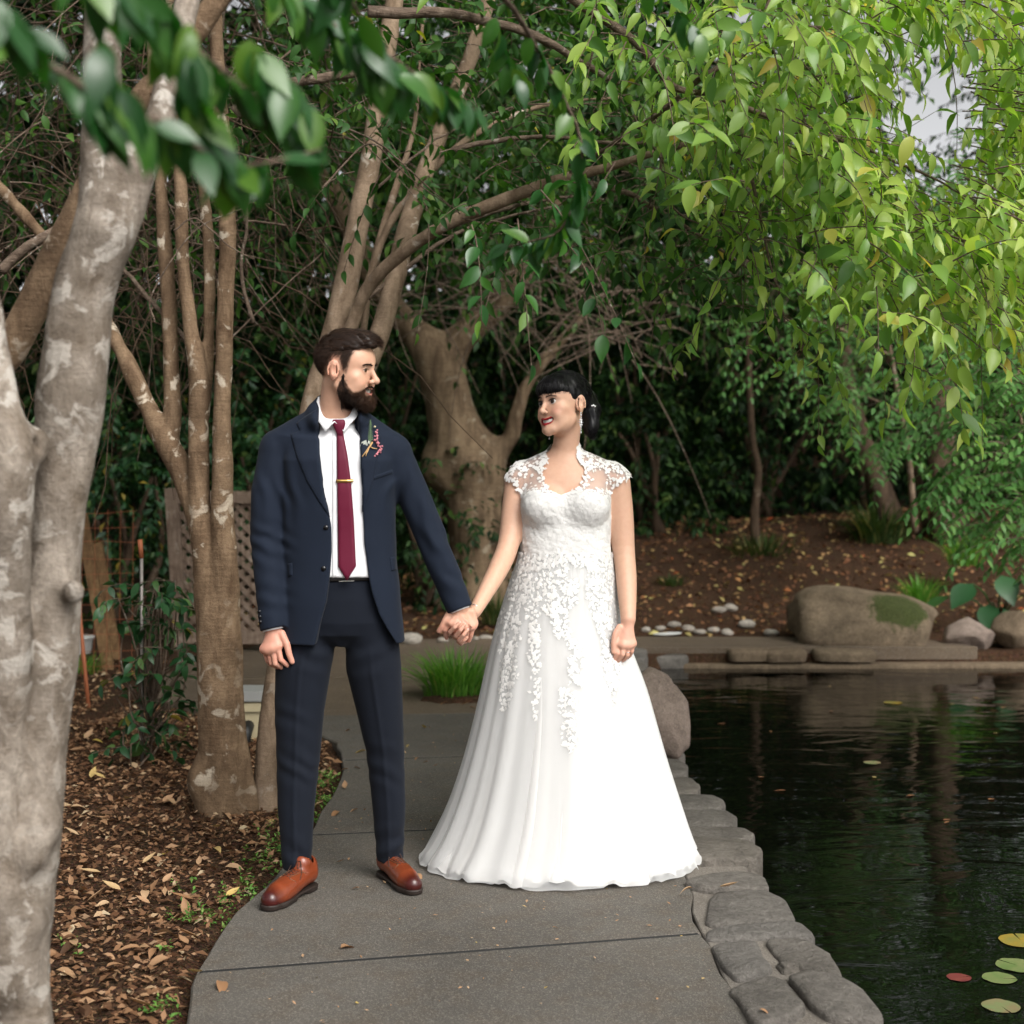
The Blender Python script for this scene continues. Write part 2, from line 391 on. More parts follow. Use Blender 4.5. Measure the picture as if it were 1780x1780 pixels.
def m_water():
    t = NT('pond water')
    a = t.noise(2.2, 3, .5, t.scale(None, (.7, 1.6, 1)), .9); b = t.noise(9, 3, .5, t.scale(None, (.8, 1.7, 1)), .5); m = t.noise(.45, 2, .5)
    h = t.math('ADD', t.math('MULTIPLY', a, 1.0), t.math('MULTIPLY', t.math('MULTIPLY', b, .09), t.ramp(m, [(.35, .25), (.65, 1.0)])))
    t.bsdf((.0025, .003, .0018), .01, t.bump(h, .17, .05), IOR=1.33, Specular_IOR_Level=.5); return t.m
M = {}
M['mulch'] = m_mulch()
M['concrete'] = m_concrete('path concrete', (.108, .098, .086), .6, .45)
M['concrete_far'] = m_concrete('dusty path concrete', (.13, .094, .063), .8, .5)
M['mortar'] = m_concrete('stone mortar', (.17, .15, .13), .2, .6)
M['stone'] = m_stone('grey edging stone', (.145, .134, .122), (.16, .135, .108))
M['boulder'] = m_stone('pitted tan boulder', (.34, .265, .22), (.3, .23, .19), 0, 2.6)
M['boulder_moss'] = m_stone('tan boulder with moss', (.2, .15, .1), (.17, .12, .08), .9)
M['pebble'] = m_stone('pale river pebble', (.42, .38, .33), (.3, .25, .2))
M['water'] = m_water()
M['bark_near'] = m_bark('mottled grey bark', (.13, .098, .07), (.35, .3, .25), (.47, .43, .38), .5, (1, 1, .6), 1.0, .9, .07, .62, 17)
M['bark_mid'] = m_bark('brown bark with lichen spots', (.085, .05, .028), (.23, .155, .095), (.48, .41, .32), .32, (1, 1, .35), 1.0, .9, .16)
M['bark_lean'] = m_bark('smooth tan bark', (.12, .08, .05), (.29, .21, .145), (.38, .33, .27), .1, (1, 1, .35), 1.0, .7, .14)
M['bark_far'] = m_bark('ridged brown bark', (.085, .055, .033), (.24, .17, .105), (.3, .25, .18), 0, (1.2, 1.2, .18), .6)
M['bark_dark'] = m_bark('dark slender bark', (.045, .03, .02), (.13, .085, .055), (.2, .16, .12), 0)
M['twig'] = m_bark('brown twig bark', (.075, .05, .035), (.21, .155, .115), (.35, .3, .25), 0, (1, 1, 1), 2.0)
M['leaf_near'] = m_leaf('glossy green leaf', [(0, (.016, .07, .016)), (.45, (.026, .1, .022)), (.75, (.05, .15, .022)), (1, (.12, .22, .03))], (1.1, 1.7, .5), .35, .24, .6)
M['leaf_bright'] = m_leaf('lit green leaf', [(0, (.07, .17, .03)), (.35, (.16, .3, .05)), (.75, (.3, .43, .08)), (.93, (.42, .53, .12)), (1, (.55, .4, .08))], (1.3, 1.5, .6), .45, .3, .5)  # paler copy of the shaded leaf: open-sky light put into the colour
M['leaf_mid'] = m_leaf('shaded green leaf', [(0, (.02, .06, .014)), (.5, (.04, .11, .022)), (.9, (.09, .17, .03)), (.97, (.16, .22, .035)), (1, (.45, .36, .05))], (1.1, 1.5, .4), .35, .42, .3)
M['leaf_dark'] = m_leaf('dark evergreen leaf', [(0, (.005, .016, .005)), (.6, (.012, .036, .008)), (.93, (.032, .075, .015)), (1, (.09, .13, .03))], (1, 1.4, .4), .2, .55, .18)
M['leaf_pinnate'] = m_leaf('pinnate green leaflet', [(0, (.05, .14, .035)), (.5, (.09, .22, .055)), (1, (.17, .31, .08))], (1.1, 1.4, .5), .35, .38, .4)
M['leaf_shrub'] = m_leaf('camellia leaf', [(0, (.012, .05, .018)), (.7, (.03, .1, .03)), (.95, (.09, .16, .04)), (1, (.4, .28, .04))], (1, 1.4, .5), .2, .32, .4)
M['grass'] = m_leaf('grass blade', [(0, (.07, .2, .025)), (.6, (.13, .3, .04)), (.92, (.2, .35, .06)), (1, (.4, .33, .12))], (1.1, 1.4, .4), .35, .45, .3)
M['grass_dull'] = m_leaf('dull grass blade', [(0, (.03, .06, .015)), (.7, (.07, .11, .03)), (1, (.3, .22, .1))], (1, 1.2, .4), .3, .5, .25)
M['weed'] = m_leaf('small weed leaf', [(0, (.06, .16, .03)), (.7, (.13, .27, .05)), (1, (.26, .36, .1))], (1.1, 1.4, .4), .3, .5, .3)
M['litter'] = m_leaf('dry fallen leaf', [(0, (.07, .035, .018)), (.35, (.17, .085, .042)), (.65, (.3, .165, .085)), (.85, (.42, .27, .15)), (1, (.5, .4, .26))], (1.1, .9, .6), .12, .6, .3)
M['litter_pale'] = m_leaf('pale tan fallen leaf', [(0, (.28, .15, .075)), (.5, (.42, .25, .14)), (.85, (.5, .34, .2)), (1, (.5, .36, .08))], (1.1, .9, .6), .12, .5, .35)
M['litter_bank'] = m_leaf('bank fallen leaf', [(0, (.08, .035, .018)), (.4, (.2, .085, .04)), (.7, (.33, .17, .08)), (.87, (.42, .3, .12)), (.95, (.45, .42, .15)), (1, (.45, .09, .03))], (1.1, .9, .6), .12, .6, .3)
M['chip'] = m_leaf('bark chip', [(0, (.04, .02, .011)), (.4, (.12, .058, .03)), (.8, (.23, .125, .066)), (1, (.34, .22, .135))], (1, .9, .6), .02, .85, .15)
M['fence_wood'] = m_bark('weathered fence wood', (.13, .085, .06), (.3, .225, .175), (.35, .3, .25), 0, (3, 3, .25), 1.2, .5)
M['old_wood'] = m_bark('brown timber', (.11, .06, .03), (.26, .155, .075), (.3, .2, .1), 0, (3, 3, .2), 1.0, .5)

# ================================================================ ground, pond, path
xl_tab = np.array([(2.0, -.50), (3.0, -.68), (3.81, -.83), (4.15, -.888), (4.45, -.892), (4.79, -.877), (5.05, -.836), (5.54, -.79), (6.13, -.778), (6.68, -.772), (7.12, -.80), (7.63, -.90), (8.1, -1.15), (8.5, -1.6), (8.9, -2.0), (9.4, -2.3)])
edge_tab = np.array([(-4, 1.5), (1.5, 1.1), (3.0, .98), (3.81, .954), (4.22, .927), (4.5, .919), (4.79, .914), (5.12, .868), (5.34, .864), (5.84, .889), (6.23, .852), (6.56, .834), (7.05, .80), (7.6, .82), (8.5, .86), (10.3, .9), (11.2, .98), (11.45, 1.2)])
xr_tab = np.array([(2.0, .72), (3.0, .66), (3.81, .617), (4.1, .59), (4.45, .583), (4.75, .57), (4.98, .60), (5.3, .60), (6.0, .56), (7.05, .50), (8.2, .52), (10.3, .58), (11.2, .6)])
xl = lambda y: np.interp(y, xl_tab[:, 0], xl_tab[:, 1]); xr = lambda y: np.interp(y, xr_tab[:, 0], xr_tab[:, 1]); xe = lambda y: np.interp(y, edge_tab[:, 0], edge_tab[:, 1])
POND = [(x, y) for y, x in edge_tab] + [(3.0, 11.5), (6, 11.6), (11, 11.0), (15, 7), (14, 0), (8, -5), (2, -6)]
WATER_Z = -.15
def ss(a, b, x): t = np.clip((x - a) / (b - a), 0, 1); return t * t * (3 - 2 * t)
def ground_z(x, y):
    x, y = np.asarray(x, float), np.asarray(y, float)
    z = -.012 + .02 * vnoise(np.stack([x * 1.2, y * 1.2], -1), 3) + .008 * vnoise(np.stack([x * 6, y * 6], -1), 4)
    z = z + .62 * ss(12.5, 16.6, y) * ss(-2.2, .6, x) + .12 * ss(12.3, 12.9, y) * ss(.3, 1.2, x) + .35 * ss(1.5, 9, x) * ss(12.5, 15, y)
    z = z + .05 * ss(-1.2, -3.5, x) + 4.6 * ss(19.5, 30, y)
    path = (x > xl(y) - .04) & (x < xe(y) + .1) & (y < 12.4) & (y > 2)
    far = (y > 8.2) & (y < 12.35) & (x > -2.4) & (x < 4)
    z = np.where(path | far, np.minimum(z, -.05), z)
    d = poly_dist(x, y, POND)
    return np.where(d < .02, -.18 - .6 * ss(.0, -.6, d), z)
gx = np.unique(np.round(np.concatenate([np.linspace(-60, -6, 28), np.arange(-6, -3, .15), np.arange(-3, 3.5, .06), np.arange(3.5, 9, .18), np.linspace(9, 60, 26)]), 4))
gy = np.unique(np.round(np.concatenate([np.linspace(-40, 1.5, 24), np.arange(1.5, 13.5, .07), np.arange(13.5, 20, .2), np.linspace(20, 120, 40)]), 4))
GX, GY = np.meshgrid(gx, gy, indexing='ij'); GZ = ground_z(GX, GY)
ii = np.arange(len(gx) - 1)[:, None] * len(gy) + np.arange(len(gy) - 1)[None]
gf = np.stack([ii, ii + len(gy), ii + len(gy) + 1, ii + 1], -1).reshape(-1, 4)
tag(obj('ground', make_mesh('ground', np.stack([GX, GY, GZ], -1).reshape(-1, 3), gf), M['mulch']), kind='structure')

def poly_prism(poly, z0, z1, bev=.006):
    """flat slab with a small chamfer; poly counter-clockwise (x, y)"""
    poly = np.asarray(poly, float); n = len(poly); area = np.sum(poly[:, 0] * np.roll(poly[:, 1], -1) - np.roll(poly[:, 0], -1) * poly[:, 1])
    if area < 0: poly = poly[::-1]
    e0 = nrm(poly - np.roll(poly, 1, 0)); e1 = nrm(np.roll(poly, -1, 0) - poly); nn = nrm(np.stack([-(e0 + e1)[:, 1], (e0 + e1)[:, 0]], -1))
    ins = poly + nn * bev
    bm = bmesh.new(); r = []
    for q, z in ((poly, z0), (poly, z1 - bev), (ins, z1)): r.append([bm.verts.new((a, b, z)) for a, b in q])
    for k in range(2):
        for i in range(n): bm.faces.new([r[k][i], r[k][(i + 1) % n], r[k + 1][(i + 1) % n], r[k + 1][i]])
    top = bm.faces.new(r[2]); bmesh.ops.triangulate(bm, faces=[top]); bm.normal_update()
    me = bpy.data.meshes.new('slab'); bm.to_mesh(me); bm.free(); return me
path = empty('path', (0, 6, 0)); tag(path, kind='structure')
joints = [(2.1, 2.35), (3.05, 3.3), (4.2, 4.55), (5.72, 5.98), (7.15, 7.4), (8.45, 8.6)]     # distance at x=-.9 and at x=.6
jy = lambda j, x: j[0] + (j[1] - j[0]) * (x + .9) / 1.5
def slab_poly(j0, j1, g=.008):
    ya, yb = np.linspace(0, 1, 14), np.linspace(1, 0, 14); L = []
    def solve(j, fx, s):
        y = sum(j) / 2
        for _ in range(12): y = jy(j, fx(y)) + s * g
        return y
    yl0, yl1, yr0, yr1 = solve(j0, xl, 1), solve(j1, xl, -1), solve(j0, xr, 1), solve(j1, xr, -1)
    R = [(xr(y), y) for y in np.linspace(yr0, yr1, 12)]; Lf = [(xl(y), y) for y in np.linspace(yl1, yl0, 12)]
    wob = lambda q, s: [(x + .004 * math.sin(37 * y + s) + .003 * math.sin(91 * y), y) for x, y in q]
    return wob(R, 1) + wob(Lf, 4)
joint_shade = plain('black joint shade strip', (.012, .012, .012), .8)  # near-black strip stands for the shade in the open slab gaps
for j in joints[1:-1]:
    V_, F_ = join([beam(A(a, jy(j, a), -.0245), A(b, jy(j, b), -.0245), .03, .046) for a, b in [(xl(jy(j, -.85)) + .01, xr(jy(j, .6)) - .01)]]); obj('joint', make_mesh('joint', V_, F_, False), joint_shade, path)
for j0, j1 in zip(joints[:-1], joints[1:]): obj('slab', poly_prism(slab_poly(j0, j1), -.1, 0), M['concrete'], path)
far_slabs = [
    [(-1.55, 8.36), (.53, 8.62), (.58, 10.2), (-2.35, 9.75), (-2.32, 9.3), (-2.0, 8.9)],
    [(-2.35, 9.77), (.58, 10.22), (.6, 11.2), (.7, 11.52), (.7, 12.2), (-1.9, 11.9), (-2.3, 10.6)],
    [(.72, 11.52), (2.4, 11.52), (2.4, 12.2), (.72, 12.22)], [(2.42, 11.52), (3.6, 11.55), (3.3, 12.1), (2.42, 12.2)]]
for q in far_slabs: obj('slab', poly_prism(q, -.1, -.002), M['concrete_far'], path)

water_poly = [(x - .12, y) for x, y in POND[:len(edge_tab)]] + [(1.2, 11.62), (3.0, 11.65), (6, 11.75), (11, 11.2), (15.3, 7), (14.3, 0), (8, -5.4), (2, -6.4)]
bm = bmesh.new(); bm.faces.new([bm.verts.new((a, b, WATER_Z)) for a, b in water_poly]); bm.normal_update()
if bm.faces[:][0].normal.z < 0: bmesh.ops.reverse_faces(bm, faces=bm.faces[:])
bmesh.ops.triangulate(bm, faces=bm.faces[:]); me = bpy.data.meshes.new('water'); bm.to_mesh(me); bm.free()
tag(obj('water', me, M['water']), kind='structure')

# stone edging of the pond: every stone a piece
kerb = empty('pond_edging', (.75, 4.6, 0)); tag(kerb, kind='structure')
def chaikin(p, it=2):
    for _ in range(it): q = np.roll(p, -1, 0); p = np.stack([.86 * p + .14 * q, .14 * p + .86 * q], 1).reshape(-1, 2)
    return p
def stone_mesh(poly, top=.02, thick=.24, seed=0, bev=.013, jag=.009):
    p = np.asarray(poly, float); p = chaikin(p.mean(0) + (p - p.mean(0)) * 1.03); r2 = np.random.default_rng(seed)
    if np.sum(p[:, 0] * np.roll(p[:, 1], -1) - np.roll(p[:, 0], -1) * p[:, 1]) < 0: p = p[::-1]
    p = p + vnoise(p * 18, seed, 3)[:, None] * jag * nrm(p - p.mean(0)); c = p.mean(0); n = len(p)
    tilt = r2.normal(size=2) * .02; rings = []
    size = np.sqrt(np.mean(np.sum((p - c) ** 2, 1)))
    for s, z in ((.94, -thick), (1.0, -thick * .5), (1.0, -bev * 1.1), (1 - .35 * bev / size, -bev * .4), (1 - .95 * bev / size, -.002), (.72, .002), (.4, .003)):
        q = c + (p - c) * s; zz = z + (q - c) @ tilt + top + (.0035 * vnoise(q * 9, seed + 1) if z > -.01 else 0)
        rings.append(np.c_[q, np.broadcast_to(zz, n)])
    V = np.vstack(rings + [[[c[0], c[1], top + .003]]]); k = len(rings); F = []
    i = np.arange(n); j = (i + 1) % n
    for a in range(k - 1): F.append(np.stack([a * n + i, a * n + j, (a + 1) * n + j, (a + 1) * n + i], -1))
    return make_mesh('stone', V, [np.concatenate(F), np.c_[(k - 1) * n + i, (k - 1) * n + j, np.full(n, k * n)]])
traced = [
    [(1236, 1637), (1312, 1631), (1326, 1655), (1341, 1678), (1330, 1689), (1283, 1698), (1254, 1676)],
    [(1328, 1627), (1398, 1628), (1440, 1650), (1463, 1683), (1458, 1697), (1402, 1680), (1352, 1663)],
    [(1347, 1668), (1372, 1666), (1392, 1676), (1362, 1685)],
    [(1266, 1717), (1292, 1703), (1340, 1692), (1364, 1703), (1397, 1748), (1382, 1764), (1315, 1783)],
    [(1370, 1697), (1400, 1685), (1450, 1694), (1492, 1712), (1541, 1772), (1445, 1766), (1403, 1742)],
    [(1310, 1792), (1400, 1775), (1545, 1782), (1590, 1850), (1450, 1880), (1330, 1850)],
    [(1226, 1609), (1300, 1601), (1388, 1597), (1420, 1624), (1330, 1623), (1230, 1629)],
    [(1236, 1547), (1330, 1543), (1360, 1558), (1385, 1593), (1300, 1598), (1228, 1604)],
    [(1182, 1534), (1250, 1516), (1300, 1513), (1331, 1521), (1336, 1541), (1240, 1545)]]
for i, q in enumerate(traced): obj('stone', stone_mesh([G(a, b, .015)[:2] for a, b in q], .016 + .006 * math.sin(i * 5), .24, i), M['stone'], kerb)
y = 5.30; i = 40; r3 = random.Random(5)
while y < 11.2:
    dy = r3.uniform(.2, .42); g = .004; x0, x1 = xr(y) + .004 + r3.uniform(0, .015), xe(y + dy / 2) + r3.uniform(-.02, .04)
    q = [(x0, y + g), (x1 - .03, y + g + r3.uniform(-.01, .02)), (x1 + .02, y + dy * .5), (x1 - .02, y + dy - g), (x0 + r3.uniform(-.02, .03), y + dy - g)]
    obj('stone', stone_mesh(q, .014 + r3.uniform(-.006, .012), .24, i), M['stone'], kerb); y += dy; i += 1
y = 1.2
while y < 3.0:
    dy = r3.uniform(.3, .45); x0, x1 = xr(y) + .02, xe(y); xm = x0 + (x1 - x0) * r3.uniform(.4, .6)
    for a, b in ((x0, xm - .01), (xm + .01, x1)): obj('stone', stone_mesh([(a, y + .015), (b, y + .02), (b, y + dy - .015), (a, y + dy - .01)], .015, .24, i), M['stone'], kerb); i += 1
    y += dy
yy = np.linspace(1.2, 11.25, 60)
mort = [(xr(y) + .003, y) for y in yy] + [(xe(y) - .035, y) for y in yy[::-1]]
obj('mortar', poly_prism(mort, -.24, -.004, .004), M['mortar'], kerb)
# far rim: flat stones, pale water line ledge
def slab_stone(x0, x1, y0, y1, top, th, s): return stone_mesh([(x0, y0), (x1, y0 + .02), (x1 - .03, y1), (x0 + .03, y1)], top, th, s, .02, .015)
for i, (a, b, top, th) in enumerate([(1262, 1338, 1106, .07), (1322, 1402, 1103, .065), (1410, 1522, 1106, .06)]):
    x0, x1 = (a - CX) / F_PX * 11.5, (b - CX) / F_PX * 11.5
    obj('stone', slab_stone(x0, x1, 11.36, 11.7, -.012, .085, 70 + i), M['boulder_moss'], kerb)
obj('stone', slab_stone(.95, 1.35, 11.38, 11.75, -.06, .16, 80), M['stone'], kerb)
rim = [(1.0, 11.42), (1.9, 11.38), (4.0, 11.4), (6, 11.5), (9, 11.2), (9, 11.4), (6, 11.75), (4.0, 11.65), (1.9, 11.6), (1.0, 11.62)]
obj('rim', poly_prism(rim, -.5, -.118, .01), M['boulder_moss'], kerb)

def rock(name, c, r, seed, mat, parent=None, rough=.16, sub=4, R=None, cuts=7, flat=.86, boxy=1.0, moss=None):
    bm = bmesh.new(); bmesh.ops.create_icosphere(bm, subdivisions=sub, radius=1); V = np.array([v.co[:] for v in bm.verts]); Fq = np.array([[v.index for v in f.verts] for f in bm.faces]); bm.free()
    r2 = np.random.default_rng(seed); V = np.sign(V) * np.abs(V) ** boxy; V = V / np.linalg.norm(V, axis=1).max() * 1.25 if boxy != 1 else V
    for _ in range(cuts):                                     # broken faces
        n = nrm(r2.normal(size=3)); d = r2.uniform(flat - .25, flat); q = V @ n - d; V = V - np.outer(np.maximum(q, 0) * .8, n)
    V = V * (1 + rough * vnoise(V * 1.6, seed, 4)[:, None] + .03 * vnoise(V * 8, seed + 1, 3)[:, None])
    V = V * np.array(r)
    if R is not None: V = V @ np.array(R).T
    V = V + np.array(c); at = {'moss': np.clip(1.1 - np.linalg.norm((V - moss[0]) / moss[1], axis=1), 0, 1)} if moss else None
    return obj(name, make_mesh(name, V, Fq, True, at), mat, parent)
o = rock('boulder', P(1142, 1246, 7.25) + A(0, 0, -.02), (.125, .15, .212), 8, M['boulder'], R=rot(0, 0, -14), cuts=9, rough=.22, flat=1.0, boxy=.8)
tag(o, 'pitted tan boulder standing upright on the pond edge beside the white gown', 'boulder')
o = rock('boulder', P(1505, 1080, 12.0) + A(0, 0, -.06), (.6, .4, .30), 26, M['boulder_moss'], R=rot(0, 0, 7), cuts=6, rough=.10, flat=1.05, boxy=.62, moss=(P(1562, 1058, 11.68), A(.38, .5, .27)))
tag(o, 'large mossy tan boulder at the far water edge', 'boulder')
for k, (a, b, rx, rz, s, lab) in enumerate([(1680, 1098, .22, .15, 31, 'rounded brown rock right against the large mossy boulder'), (1765, 1092, .2, .17, 32, 'brown rock at the far water edge, second from the mossy boulder'), (1850, 1096, .25, .16, 33, 'brown rock at the far water edge, third from the mossy boulder'), (1950, 1098, .25, .15, 36, 'brown rock at the far water edge, fourth from the mossy boulder')]):
    tag(rock('rock', P(a, b, 11.85) + A(0, 0, -.03), (rx, .2, rz), s, M['boulder_moss'] if k else M['boulder'], rough=.1), lab, 'rock', 'rocks along the far rim')
r3 = random.Random(9)
for k, (a, b, w) in enumerate([(1122, 1089, 20), (1148, 1088, 20), (1172, 1086, 26), (1196, 1088, 26), (1216, 1090, 24), (1240, 1089, 24), (1264, 1090, 24), (1250, 1078, 28), (1270, 1076, 28), (1298, 1086, 32), (1340, 1091, 30), (845, 1094, 32), (826, 1100, 14), (770, 1104, 22), (715, 1106, 44)]):
    c = G(a, b + 5, .03); rw = w / 2 / F_PX * c[1]
    c[2] = max(float(ground_z(A(c[0]), A(c[1]))[0]), -.002 if c[1] < 12.2 else -9)
    tag(rock('pebble', c + A(0, 0, rw * .3), (rw, rw * .8, rw * r3.uniform(.45, .6)), 100 + k, M['pebble'], rough=.06, sub=2, cuts=2),
        {11: 'pale egg shaped pebble seen just beside the clasped hands', 12: 'small pebble tucked against the egg shaped one by the clasped hands', 13: 'pale pebble on the path edge just below the clasped hands', 14: 'long flat pale stone beside the hem of the navy jacket', 7: 'darker pebble lying on top of the pebble row, left of its pair', 8: 'darker pebble lying on top of the pebble row, right of its pair'}.get(k, 'pale rounded river pebble in the row behind the white plate'), 'pebble', 'pebbles along the back of the path')
tag(obj('paper_plate', stone_mesh([G(1160 + 25 * math.cos(t), 1103 + 3.2 * math.sin(t), 0)[:2] for t in np.linspace(0, 6.28, 12)[:-1]], .012, .01, 3, .003, 0), plain('white enamel', (.8, .8, .78), .4)), 'flat white oval plate lying on the far path', 'plate')
# ================================================================ leaves, sprays, crowns
def leaf_template(seg, width=.42, fold=.25, curl=.25, tip=1.25):
    """unit leaf along x, width along y: pointed oval, folded on the midrib and curling down"""
    V, F = [], []; mid, le, ri = [], [], []
    for k in range(seg + 1):
        t = k / seg; hw = width / 2 * max(0, math.sin(math.pi * t ** (1 / tip))) ** .8 * (1 - .5 * min(max((t - .55) / .45, 0), 1) ** 1.5); z = -curl * t * t
        mid.append(len(V)); V.append((t * (1 - .12 * curl * t), 0, z))
        if 0 < k < seg:
            le.append(len(V)); V.append((t * (1 - .12 * curl * t), hw, z + fold * hw * 1.1)); ri.append(len(V)); V.append((t * (1 - .12 * curl * t), -hw, z + fold * hw * 1.1))
    T = [(mid[0], ri[0], mid[1]), (mid[0], mid[1], le[0]), (mid[seg - 1], ri[-1], mid[seg]), (mid[seg - 1], mid[seg], le[-1])]
    Q = []
    for k in range(1, seg - 1):
        Q += [(mid[k], ri[k - 1], ri[k], mid[k + 1]), (mid[k], mid[k + 1], le[k], le[k - 1])]
    return np.array(V, float), [np.array(T)] + ([np.array(Q)] if Q else [])
LT_LONG = leaf_template(4, .36, .4, .5); LT_NEAR = leaf_template(8, .46, .3, .3); LT_MID = leaf_template(4, .44, .35, .35); LT_FAR = leaf_template(2, .46, .3, .3)
def place_leaves(tmpl, pos, d, nor, size, tint):
    tv, tf = tmpl; pos, d, nor = [np.asarray(q, float) for q in (pos, d, nor)]; X = nrm(d); Y = nrm(np.cross(nor, X)); Z = np.cross(X, Y); size = np.broadcast_to(size, len(pos))
    V = pos[:, None] + size[:, None, None] * (tv[None, :, :1] * X[:, None] + tv[None, :, 1:2] * Y[:, None] + tv[None, :, 2:] * Z[:, None])
    off = np.arange(len(pos))[:, None, None] * len(tv)
    return V.reshape(-1, 3), [(f[None] + off).reshape(-1, f.shape[1]) for f in tf], np.repeat(tint, len(tv))
def leaves_mesh(name, tmpl, pos, d, nor, size, tint):
    V, F, t = place_leaves(tmpl, pos, d, nor, size, tint); return make_mesh(name, V, F, True, {'tint': t})
def sprays(r2, start, dirs, length, nl, droop=.35, spread=.75, jit=.25, n=6, hang=.35):
    """twigs with alternate leaves -> twig polylines, leaf position / direction / normal"""
    start, dirs = np.asarray(start, float), nrm(np.asarray(dirs, float)); m = len(start); L = np.broadcast_to(length, m) * r2.uniform(.7, 1.25, m)
    s = np.linspace(0, 1, n); bend = r2.normal(size=(m, 3)) * .22
    tw = start[:, None] + L[:, None, None] * (dirs[:, None] * s[None, :, None] + (bend[:, None] + A(0, 0, -droop)) * (s**2)[None, :, None])
    sl = np.linspace(.12, 1, nl)[None] + r2.uniform(-.03, .03, (m, nl)); sl = np.clip(sl, 0, 1)
    pos = start[:, None] + L[:, None, None] * (dirs[:, None] * sl[..., None] + (bend[:, None] + A(0, 0, -droop)) * (sl**2)[..., None])
    tan = nrm(dirs[:, None] + 2 * (bend[:, None] + A(0, 0, -droop)) * sl[..., None]); side = nrm(np.cross(tan, A(0, 0, 1)) + 1e-6)
    sg = np.where(np.arange(nl) % 2 == 0, 1, -1)[None, :, None]; sg = np.where(np.arange(nl)[None, :, None] == nl - 1, 0, sg)
    d = nrm(tan * .6 + side * sg * spread + A(0, 0, -hang) + r2.normal(size=pos.shape) * jit)
    nor = nrm(A(0, 0, 1) + .5 * tan + r2.normal(size=pos.shape) * .35)
    return tw, pos.reshape(-1, 3), d.reshape(-1, 3), nor.reshape(-1, 3)
def px_points(r2, poly, y0, y1, n, power=1.0):
    poly = np.asarray(poly, float); lo, hi = poly.min(0), poly.max(0); out = []
    while len(out) < n:
        q = r2.uniform(lo, hi, (n * 2, 2)); q = q[in_poly(q[:, 0], q[:, 1], poly)]; out += list(q)
    q = np.array(out[:n]); Y = y0 + (y1 - y0) * r2.uniform(0, 1, n) ** power
    return np.stack([(q[:, 0] - CX) / F_PX * Y, Y, CAM_H - (q[:, 1] - HORIZON) / F_PX * Y], -1)
def ell_points(r2, c, r, n, shell=.35):
    v = nrm(r2.normal(size=(n, 3))); k = 1 - shell * r2.uniform(0, 1, n) ** 1.5; return np.asarray(c) + v * k[:, None] * np.asarray(r), v
def twig_part(tw, r0, r1, parent, name='twigs', mat='twig', sides=4):
    m, n, _ = tw.shape; R = np.linspace(r0, r1, n)[None] * np.ones((m, 1)); V, F = tube_bundle(tw, R, sides)
    o = obj(name, make_mesh(name, V, F), M[mat], parent); o['kind'] = 'stuff'; return o
def crown(name, tmpl, pos, d, nor, size, tint, mat, parent):
    o = obj(name, leaves_mesh(name, tmpl, pos, d, nor, size, tint), M[mat], parent); o['kind'] = 'stuff'; return o
SINGLE = {}
def single_leaves(tmpl, key, pos, d, nor, size, mat, parent, name='leaf', variants=4):
    """every leaf an object of its own, sharing a few meshes"""
    if key not in SINGLE:
        SINGLE[key] = []
        for k in range(variants):
            tv, tf = leaf_template(*[(8, .46, .3, .3), (8, .42, .22, .5), (8, .5, .38, .2), (8, .44, .15, .1)][k]) if tmpl is None else tmpl
            me = make_mesh(name, tv, tf); me.materials.append(M[mat]); SINGLE[key].append(me)
    X = nrm(np.asarray(d)); Y = nrm(np.cross(nor, X)); Z = np.cross(X, Y); out = []
    pi = Matrix.Translation(-Vector(parent.location)) if parent is not None and parent.type == 'EMPTY' else Matrix.Identity(4)
    for i in range(len(pos)):
        o = bpy.data.objects.new(name, SINGLE[key][i % variants]); COL.objects.link(o); s = float(np.broadcast_to(size, len(pos))[i])
        o.matrix_world = Matrix([[X[i][r] * s, Y[i][r] * s, Z[i][r] * s, pos[i][r]] for r in range(3)] + [[0, 0, 0, 1]])
        if parent is not None:
            mw = o.matrix_basis.copy(); o.parent = parent; o.matrix_parent_inverse = pi; o.matrix_basis = mw
        out.append(o)
    return out
def limb_sdf(stems, k=.03):
    """stems: lists of (px, py, Y, width in px)"""
    f = SDF(); lo, hi = A(9, 9, 9), A(-9, -9, -9)
    for st in stems:
        q = np.array([np.r_[P(a, b, Y), w / 2 / F_PX * Y] for a, b, Y, w in st]); q = smooth_line(q, max(len(q) * 4, 8))
        f.chain(q[:, :3], q[:, 3], k); lo = np.minimum(lo, (q[:, :3] - q[:, 3:]).min(0)); hi = np.maximum(hi, (q[:, :3] + q[:, 3:]).max(0))
    return f, lo, hi
def trunk(parent, stems, mat, h, k=.03, amp=.006, freq=9, seed=0, extra=None, name='trunk'):
    f, lo, hi = limb_sdf(stems, k)
    if extra: extra(f)
    f.add(lambda p: amp * (vnoise(p * A(freq, freq, freq * .45), seed, 3) + .35 * vnoise(p * A(freq * 3, freq * 3, freq * 2), seed + 1, 2)), lo - 1, hi + 1, .01, 'd')
    V, Fq = sdf_mesh(f, lo - .06, hi + .06, h); V = relax(V, Fq, 1, .4)
    return obj(name, make_mesh(name, V, Fq), mat, parent)
def branch_line(pts, r0, r1, n=28, sides=8, seed=0, rough=.12):
    q = smooth_line(np.array([P(*t) for t in pts]), n); q = q + .006 * np.stack([vnoise(q * 14, seed + i, 2) for i in range(3)], -1); return tube(q, np.linspace(r0, r1, n), sides, rough, seed)

